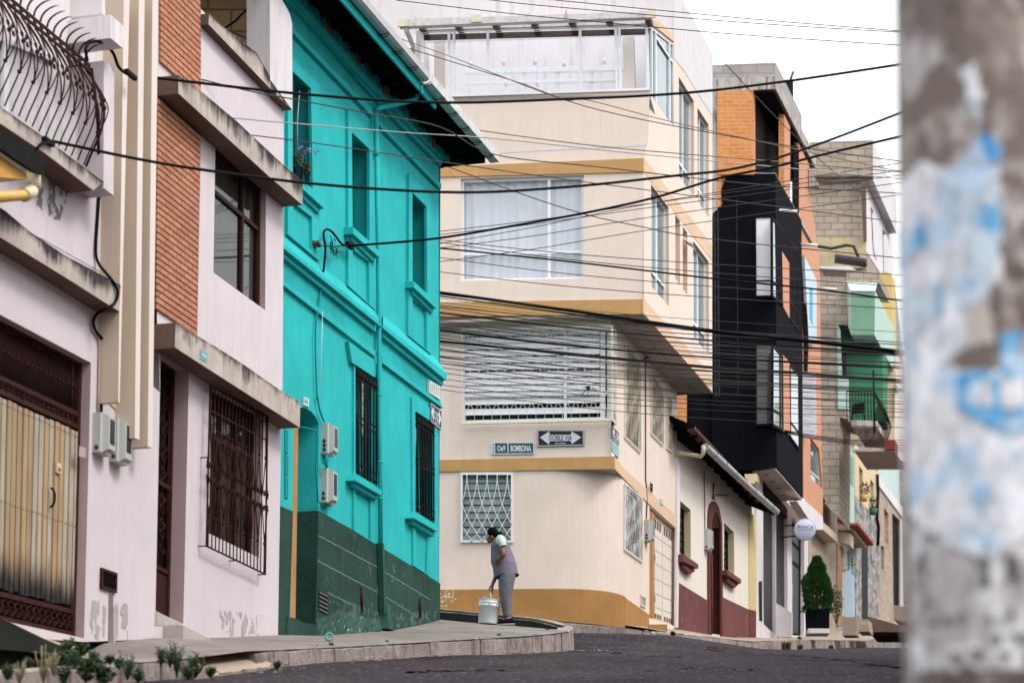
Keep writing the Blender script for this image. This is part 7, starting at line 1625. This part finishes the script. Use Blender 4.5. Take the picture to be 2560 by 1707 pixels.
# ================================================================== houses across the street (outside the picture; they shade and mirror)
plO = Plane(plT0.P + Vector((10.6, -3.0, 0)), mL); plO.n = -plT0.n
m_opp = [plaster('opposite_wall', (.34, .30, .27), streak=.4), plaster('opposite_ochre', (.36, .25, .14), streak=.4), plaster('opposite_grey', (.25, .27, .26), streak=.4)]
for i, (s0, s1, h, mm, lab) in enumerate(((-26, -17, 8.5, 0, 'beige house across the street from the balcony house'), (-17, -7.5, 7.5, 1, 'ochre house across the street from the brick panel house'), (-7.5, 2, 5.5, 2, 'grey house across the street from the teal house'), (2, 14, 6.0, 0, 'long beige building across the street from the corner building'), (14, 30, 6.0, 1, 'ochre building across the street from the cottage'), (30, 50, 6.5, 2, 'grey building across the street from the black building'))):
    g = rz(plO.at((s0 + s1) / 2, 0).y) - .8; t = thing('opposite_house', lab, 'house', plO.at((s0 + s1) / 2, g))
    mb = MB(); A = [plO.at(s0 + .02, g, 0), plO.at(s1 - .02, g, 0), plO.at(s1 - .02, g, -7), plO.at(s0 + .02, g, -7)]; mb.prism(A, zu * h); put('wall', mb, m_opp[mm], t)
    mb = MB(); mb.prism([plO.at(s0, g + h, .5), plO.at(s1, g + h, .5), plO.at(s1, g + h + .4, -7), plO.at(s0, g + h + .4, -7)], zu * .15); put('roof', mb, m_darkroof, t)
    n_ = int((s1 - s0) / 2.6)
    for k in range(n_):
        for z0 in (1.0, 4.0, 6.8):
            if z0 + 1.6 > h: continue
            s = s0 + (k + .5) * (s1 - s0) / n_; mb = MB(); mb.prism([plO.at(s - .55, g + z0, .02), plO.at(s + .55, g + z0, .02), plO.at(s + .55, g + z0 + 1.4, .02), plO.at(s - .55, g + z0 + 1.4, .02)], plO.n * -.05); put('window', mb, m_dglass, t)
# ================================================================== 12. woman with a bucket
from mathutils.bvhtree import BVHTree
_pv = bpy.data.objects['pavement']; _bv = BVHTree.FromPolygons([v.co + _pv.location for v in _pv.data.vertices], [tuple(p.vertices) for p in _pv.data.polygons])
_u, _v = Z('C8', 510, 1383)[0]; YP = _bv.ray_cast(Vector((0, 0, 0)), ray(_u, _v))[0].y
def pp(x, y, dy=0.0):
    u, v = Z('C8', x, y)[0]; return at(u, v, YP) + Vector((0, dy, 0))
KP = (pp(1, 0) - pp(0, 0)).length    # metres per crop pixel
m_skin = paint('brown_skin', (.20, .085, .05), .5, .1); m_hair = paint('black_hair', (.0045, .0035, .0035), .8, .2, spec=.04)
m_vest = plaster('violet_grey_fleece', (.235, .20, .275), var=.3, bmp=.9, bscale=60, grime=.3); m_tee = plaster('pale_tee', (.55, .58, .54), var=.08, bmp=.1)
m_trou = plaster('grey_sweatpants', (.17, .17, .19), var=.2, bmp=.3, bscale=20, grime=.5); m_shoe = paint('black_shoe', (.007, .006, .008), .7, .2, spec=.06); m_sole = paint('white_sole', (.62, .62, .64), .5)
foot = pp(520, 1385)
wo = thing('person', 'woman in a violet fleece vest and grey sweatpants stooping over a white bucket', 'person', Vector((foot.x, foot.y, pp(520, 1388).z)))
def ell(c, ax, a, b, n=14, fr=None):
    """ring round axis ax: half width a in the picture plane, b across it"""
    ax = Vector(ax).normalized(); x = Vector((0, 1, 0)).cross(ax).normalized(); y = Vector((0, 1, 0))
    return [Vector(c) + x * (a * math.cos(2 * math.pi * k / n)) + y * (b * math.sin(2 * math.pi * k / n)) for k in range(n)]
def limb(mb, pts, n=12, m=0, folds=0, sub=1): # pts: (point, half width, half depth)
    rg = []
    if sub > 1:
        C = smooth([Vector((*p, )) for p, a, b in pts], sub); A = smooth([Vector((a, b, 0)) for p, a, b in pts], sub); pts = [(p, q.x, q.y) for p, q in zip(C, A)]
        for i, (p, a, b) in enumerate(pts):
            d = pts[min(i + 1, len(pts) - 1)][0] - pts[max(0, i - 1)][0]; R_ = ell(p, d, a, b, n); c = Vector(p)
            rg.append([c + (q - c) * (1 + folds * (mnoise.noise(Vector((q.x * 22 + q.z * 4, q.y * 22, q.z * 3.5))) + .6 * mnoise.noise(Vector((q.x * 14, q.y * 14, q.z * 26 + q.x * 16))))) for q in R_])
        mb.rings(rg, m); return
    for i, (p, a, b) in enumerate(pts):
        d = pts[min(i + 1, len(pts) - 1)][0] - pts[max(0, i - 1)][0]; rg.append(ell(p, d, a, b, n))
    mb.rings(rg, m)
k = KP
# body: one skinned surface (skin tone), grown from a joint skeleton
V, E_, RR = [], [], []
def jt(p, r, par=None):
    V.append(p); RR.append(r); i = len(V) - 1
    if par is not None: E_.append((par, i))
    return i
pel = jt(pp(560, 730), .13); sp1 = jt(pp(500, 560), .135, pel); sp2 = jt(pp(440, 420), .12, sp1); nk = jt(pp(385, 335), .055, sp2)
hd0 = jt(pp(352, 305), .075, nk); hd1 = jt(pp(338, 262), .078, hd0); hd2 = jt(pp(345, 228), .055, hd1)
fc = jt(pp(308, 312), .060, hd0); chn = jt(pp(316, 376), .036, fc); nose = jt(pp(276, 334), .012, fc)
lsh = jt(pp(450, 375, -.17), .062, sp2); lel = jt(pp(488, 562, -.30), .046, lsh); lwr = jt(pp(450, 592, -.25), .033, lel); lpm = jt(pp(432, 610, -.235), .034, lwr)
rsh = jt(pp(430, 390, .16), .062, sp2); rel_ = jt(pp(415, 690, .19), .042, rsh); rwr = jt(pp(345, 885, .06), .029, rel_); rpm = jt(pp(332, 928, .03), .034, rwr)
for sgn, kx in ((-1, 548), (1, 522)):
    hp = jt(pp(560, 770, sgn * .085), .10, pel); kn = jt(pp(kx - 15, 1050, sgn * .09), .06, hp); an = jt(pp(kx - 8, 1290, sgn * .09), .04, kn); jt(pp(kx - 60, 1355, sgn * .09), .035, an)
me = bpy.data.meshes.new('body'); base = ORI[wo.name]; me.from_pydata([p - base for p in V], E_, []); body = bpy.data.objects.new('body', me); COL.objects.link(body); body.parent = wo
md = body.modifiers.new('Skin', 'SKIN'); md.use_smooth_shade = True; md.use_x_symmetry = False
for i, s in enumerate(me.skin_vertices[0].data): s.radius = (RR[i], RR[i]); s.use_root = (i == 0)
body.modifiers.new('Sub', 'SUBSURF').levels = 2; body.modifiers['Sub'].render_levels = 2; me.materials.append(m_skin); ORI[body.name] = base
# hands: palm with four bent fingers and a thumb each (wrapped on the bail; spread on the hip)
def hand(c, fwd, side, curl, sgn, n_):
    mb = MB(); up = fwd.cross(side).normalized()
    mb.rings([ell(c - fwd * .03, fwd, .026, .018), ell(c, fwd, .036, .020), ell(c + fwd * .045, fwd, .038, .018)])
    for i, (o, l) in enumerate(((-.030, .066), (-.010, .074), (.010, .070), (.028, .054))):
        p = c + fwd * .04 + side * o; pts = [p]; d = fwd.copy()
        for s in range(3): d = (d + up * curl * .55 * sgn).normalized(); p = p + d * l * (.42, .32, .26)[s]; pts.append(p)
        mb.tube(pts, [.0095, .009, .008, .006], 6)
    p = c + side * -.034; mb.tube([p, p + fwd * .03 - side * .022, p + fwd * .055 - side * .018 + up * curl * .02 * sgn], [.012, .010, .008], 6)
    return put(n_, mb, m_skin, body)
hand(pp(334, 922, .03), Vector((-.15, -.1, -1)).normalized(), Vector((.1, 1, 0)).normalized(), 1.0, 1, 'hand')
hand(pp(438, 606, -.24), Vector((-.55, .15, -.85)).normalized(), Vector((.8, -.2, -.5)).normalized(), .35, -1, 'hand')
# face details and ear
mb = MB(); mb.lathe(pp(345, 312, -.078), [(.004, -.012), (.028, -.004), (.026, .006), (.012, .010)], 10, Vector((.3, -1, 0))); put('ear', mb, m_skin, body)
mb = MB(); mb.lathe(pp(296, 312, -.048), [(.002, -.006), (.011, -.002), (.011, .003), (.003, .006)], 8, Vector((-.8, -.6, 0))); put('eye', mb, m_hair, body)
mb = MB(); mb.box(pp(292, 362, -.02), Vector((.014, 0, -.004)), Vector((0, .05, 0)), zu * .008); put('mouth', mb, paint('lip', (.13, .045, .035), .5), body)
# hair and bun
mb = MB(); rg = []
for (y, x0, x1, b) in ((181, 338, 358, .02), (188, 318, 380, .05), (202, 302, 400, .074), (225, 286, 418, .090), (250, 281, 430, .097), (272, 288, 432, .097), (290, 316, 425, .094), (306, 345, 410, .084), (318, 365, 398, .06)):
    c = pp((x0 + x1) / 2, y); rg.append([c + Vector(((x1 - x0) / 2 * k * math.cos(t), b * math.sin(t), 0)) for t in [2 * math.pi * j / 20 for j in range(20)]])
mb.rings(rg); limb(mb, [(pp(415, 262), .022, .03), (pp(436, 262), .042, .047), (pp(455, 268), .040, .044), (pp(470, 274), .014, .02)])
mb.rings([[pp(x, y) + Vector((0, .08 * math.sin(t), 0)) + Vector((.012 * math.cos(t), 0, 0)) for t in [2 * math.pi * j / 10 for j in range(10)]] for x, y in ((300, 262), (318, 285), (330, 310))])
put('hair', mb, m_hair, wo)
# vest: loft up the bent back
mb = MB(); rv = []
for (xf, yf, xb, yb, d) in ((385, 800, 672, 765, .185), (372, 775, 668, 735, .20), (352, 705, 652, 660, .205), (334, 620, 625, 575, .205), (326, 530, 590, 480, .20), (330, 440, 552, 395, .195), (338, 390, 520, 345, .17), (352, 362, 480, 312, .12), (362, 350, 425, 302, .075)):
    a, b = pp(xf, yf), pp(xb, yb); c = (a + b) / 2; x = (b - a) / 2
    rv.append([c + x * math.cos(t) + Vector((0, 1, 0)) * d * math.sin(t) for t in [2 * math.pi * j / 22 for j in range(22)]])
fine = list(zip(*[smooth([r[j] for r in rv], 5) for j in range(22)]))
fr_ = []
for r in fine:
    c = sum(r, Vector()) / len(r); fr_.append([c + (q - c) * (1 + .055 * mnoise.noise(Vector((q.x * 8 + q.z * 4, q.y * 8, q.z * 9))) + .035 * mnoise.noise(q * 26)) for q in r])
mb.rings(fr_, cap=False); put('vest', mb, m_vest, wo)
mb = MB(); mb.tube(list(fr_[0]) + [fr_[0][0]], .011, 6); put('vest_hem', mb, paint('dark_hem', (.03, .03, .05), .7), wo)
# tee shirt sleeves
mb = MB(); limb(mb, [(pp(400, 330, -.12), .05, .05), (pp(430, 350, -.17), 58 * k, .075), (pp(455, 385, -.195), 62 * k, .078), (pp(474, 425, -.235), 48 * k, .070), (pp(481, 450, -.25), 46 * k, .066)], 22, 0, .12, 5); put('sleeve', mb, m_tee, wo)
mb = MB(); limb(mb, [(pp(420, 340, .13), .05, .05), (pp(425, 380, .18), .07, .07), (pp(425, 450, .19), .06, .06)]); put('sleeve', mb, m_tee, wo)
mb = MB(); limb(mb, [(pp(345, 372), .045, .06), (pp(372, 350), .055, .07), (pp(395, 330), .05, .068)]); put('collar', mb, m_vest, wo)
# trousers
mb = MB()
for s, dx in ((-1, 0), (1, -6)):
    def L_(x0, x1, y, d, o): return (pp((x0 + x1) / 2 + dx, y, s * o), (x1 - x0) / 2 * k, d)
    limb(mb, [L_(470, 640, 700, .12, .05), L_(440, 640, 760, .13, .07), L_(430, 618, 850, .115, .09), L_(432, 602, 960, .10, .095), L_(446, 588, 1050, .085, .095), L_(462, 585, 1130, .075, .095), L_(478, 582, 1210, .068, .095), L_(484, 584, 1265, .062, .095), L_(488, 582, 1285, .058, .095)], 28, 0, .085, 6)
put('trousers', mb, m_trou, wo)
for s, dx in ((-1, 0), (1, -22)):
    mb = MB(); rg = []
    for (x, y0, y1, d) in ((618, 1330, 1382, .02), (605, 1312, 1385, .042), (560, 1300, 1385, .048), (510, 1318, 1385, .05), (450, 1340, 1385, .052), (415, 1352, 1385, .04), (402, 1365, 1384, .015)):
        c = (pp(x + dx, y0, s * .095) + pp(x + dx, y1, s * .095)) / 2; h = (y1 - y0) / 2 * k; rg.append([c + Vector((0, d * math.cos(t), h * math.sin(t))) for t in [j * math.pi / 6 for j in range(12)]])
    mb.rings(rg); sh = put('shoe', mb, m_shoe, wo)
    mb = MB(); q = [pp(622 + dx, 1376, s * .095), pp(400 + dx, 1380, s * .095)]; mb.prism([q[0] + Vector((0, -.045, 0)), q[1] + Vector((0, -.03, 0)), q[1] + Vector((0, .03, 0)), q[0] + Vector((0, .045, 0))], -zu * 9 * k); put('sole', mb, m_sole, sh)
    mb = MB(); limb(mb, [(pp(545 + dx, 1322, s * .095), .045, .045), (pp(540 + dx, 1290, s * .095), .045, .045)]); put('sock', mb, paint('pink_sock', (.35, .2, .24), .7), sh)
# bucket
c0, c1 = pp(292, 1372, -.02), pp(315, 1080, -.02); ax = (c1 - c0); H_ = ax.length; ax.normalize()
bu = thing('bucket', 'white plastic bucket with ribbed rim standing on the pavement in the woman\'s grip', 'bucket', c0)
mb = MB(); R0 = 119 * k; prof = [(R0 * .97, 0), (R0, .01), (R0 * 1.035, H_ * .72), (R0 * 1.09, H_ * .725), (R0 * 1.09, H_ * .755), (R0 * 1.045, H_ * .76), (R0 * 1.05, H_ * .86), (R0 * 1.08, H_ * .865), (R0 * 1.08, H_ * .885), (R0 * 1.05, H_ * .89), (R0 * 1.06, H_ * .97), (R0 * 1.085, H_ * .975), (R0 * 1.085, H_), (R0 * 1.03, H_), (R0 * .98, H_ * .5), (R0 * .9, .02)]
m_bkt = paint('white_bucket_plastic', (.72, .76, .76), .35, .08, spec=.4); mb.lathe(c0, prof, 36, ax); put('shell', mb, m_bkt, bu)
mb = MB()
for i in range(8):
    a = i * math.pi / 4; x = ax.cross(Vector((0, 1, 0))).normalized(); y = ax.cross(x); o = x * math.cos(a) + y * math.sin(a); mb.bar(c0 + ax * H_ * .76 + o * R0 * 1.055, c0 + ax * H_ * .86 + o * R0 * 1.055, .008, .02, o)
put('rim_ribs', mb, m_bkt, bu)
top = pp(328, 945, .02); x = Vector((1, 0, 0))
sA, sB = pp(296, 1075, .13), pp(330, 1125, -.185)
for nm, p in (('bail', sA), ('bail', sB)):
    mb = MB(); mb.tube([p, p.lerp(top, .5) + Vector((0, .01 * (1 if p is sB else -1), .02)), top], .009, 6); put(nm, mb, m_cream, bu)
mb = MB(); mb.tube([top + Vector((-.01, .06, 0)), top + Vector((0, -.06, 0))], .014, 8); put('grip', mb, m_sole, bu)
mb = MB(); mb.lathe(sB, [(.012, -.006), (.02, 0), (.012, .01)], 10, Vector((0, -1, 0))); put('ear', mb, m_bkt, bu)
mb = MB(); c = pp(250, 1058, .0); limb(mb, [(c - x * .05, .01, .02), (c - x * .02 + zu * .01, .03, .05), (c + x * .03 + zu * .012, .028, .05), (c + x * .06, .01, .02)]); tag(put('wet_rag', mb, paint('pinkish_rag', (.40, .30, .31), .8)), 'pinkish rag draped on the rim of the white bucket', 'rag')
mb = MB(); qb = [pp(187, 1250, -.16), pp(203, 1245, -.17), pp(203, 1290, -.17), pp(187, 1292, -.16)]; mb.face(qb); put('faded_print', mb, m_pinkrev, bu) if False else None

# ================================================================== 13. camera, sky and sun
cam = bpy.data.cameras.new('camera'); co = bpy.data.objects.new('camera', cam); COL.objects.link(co)
co.rotation_euler = (math.pi / 2 + PIT, 0, 0); cam.sensor_width = 36; cam.lens = F / 2560 * 36; cam.shift_y = (VPP - 853.5) / 2560
cam.clip_start = .1; cam.clip_end = 3000; cam.dof.use_dof = True; cam.dof.focus_distance = 38; cam.dof.aperture_fstop = cam.lens / 1000 / .043
cam.dof.aperture_blades = 9
SC.camera = co
SUN_EL, SUN_ROT = rad(50), rad(118)
w = bpy.data.worlds.new('World'); SC.world = w; w.use_nodes = True; nt = w.node_tree; bg = nt.nodes['Background']
sky = N(nt, 'TexSky', sky_type='NISHITA'); sky.sun_disc = False; sky.sun_elevation = SUN_EL; sky.sun_rotation = SUN_ROT; sky.air_density = 1.0; sky.dust_density = 3.0
tc = N(nt, 'TexCoord'); cl = ramp(nt, noise(nt, tc.outputs['Generated'], 2.2, 6, .55), .30, .62)
cloud = mix(nt, cl, (9.6, 9.9, 10.6), (13.0, 13.1, 13.4))
c = mix(nt, .90, sky.outputs[0], cloud)
sp = N(nt, 'SeparateXYZ'); nt.links.new(tc.outputs['Generated'], sp.inputs[0])   # overcast sky: zenith about three times the horizon
gr = N(nt, 'MapRange'); nt.links.new(sp.outputs[2], gr.inputs['Value']); gr.inputs['From Min'].default_value = -.02; gr.inputs['From Max'].default_value = 1; gr.inputs['To Min'].default_value = .62; gr.inputs['To Max'].default_value = 1.75
vm = N(nt, 'VectorMath', operation='SCALE'); nt.links.new(c, vm.inputs[0]); nt.links.new(gr.outputs[0], vm.inputs['Scale']); c = vm.outputs[0]
nt.links.new(c, bg.inputs['Color']); bg.inputs['Strength'].default_value = .10
sl = bpy.data.lights.new('sun', 'SUN'); sl.energy = 1.5; sl.angle = rad(16); sl.color = (1, .95, .88)
so = bpy.data.objects.new('sun', sl); COL.objects.link(so)
dirv = Vector((math.sin(SUN_ROT) * math.cos(SUN_EL), math.cos(SUN_ROT) * math.cos(SUN_EL), math.sin(SUN_EL)))
so.rotation_euler = dirv.to_track_quat('Z', 'Y').to_euler()
SC.view_settings.view_transform = 'Standard'; SC.view_settings.look = 'None'; SC.view_settings.exposure = .55; SC.view_settings.gamma = 1
SC.render.engine = 'CYCLES'; SC.cycles.max_bounces = 8; SC.cycles.transparent_max_bounces = 12; SC.cycles.use_denoising = True
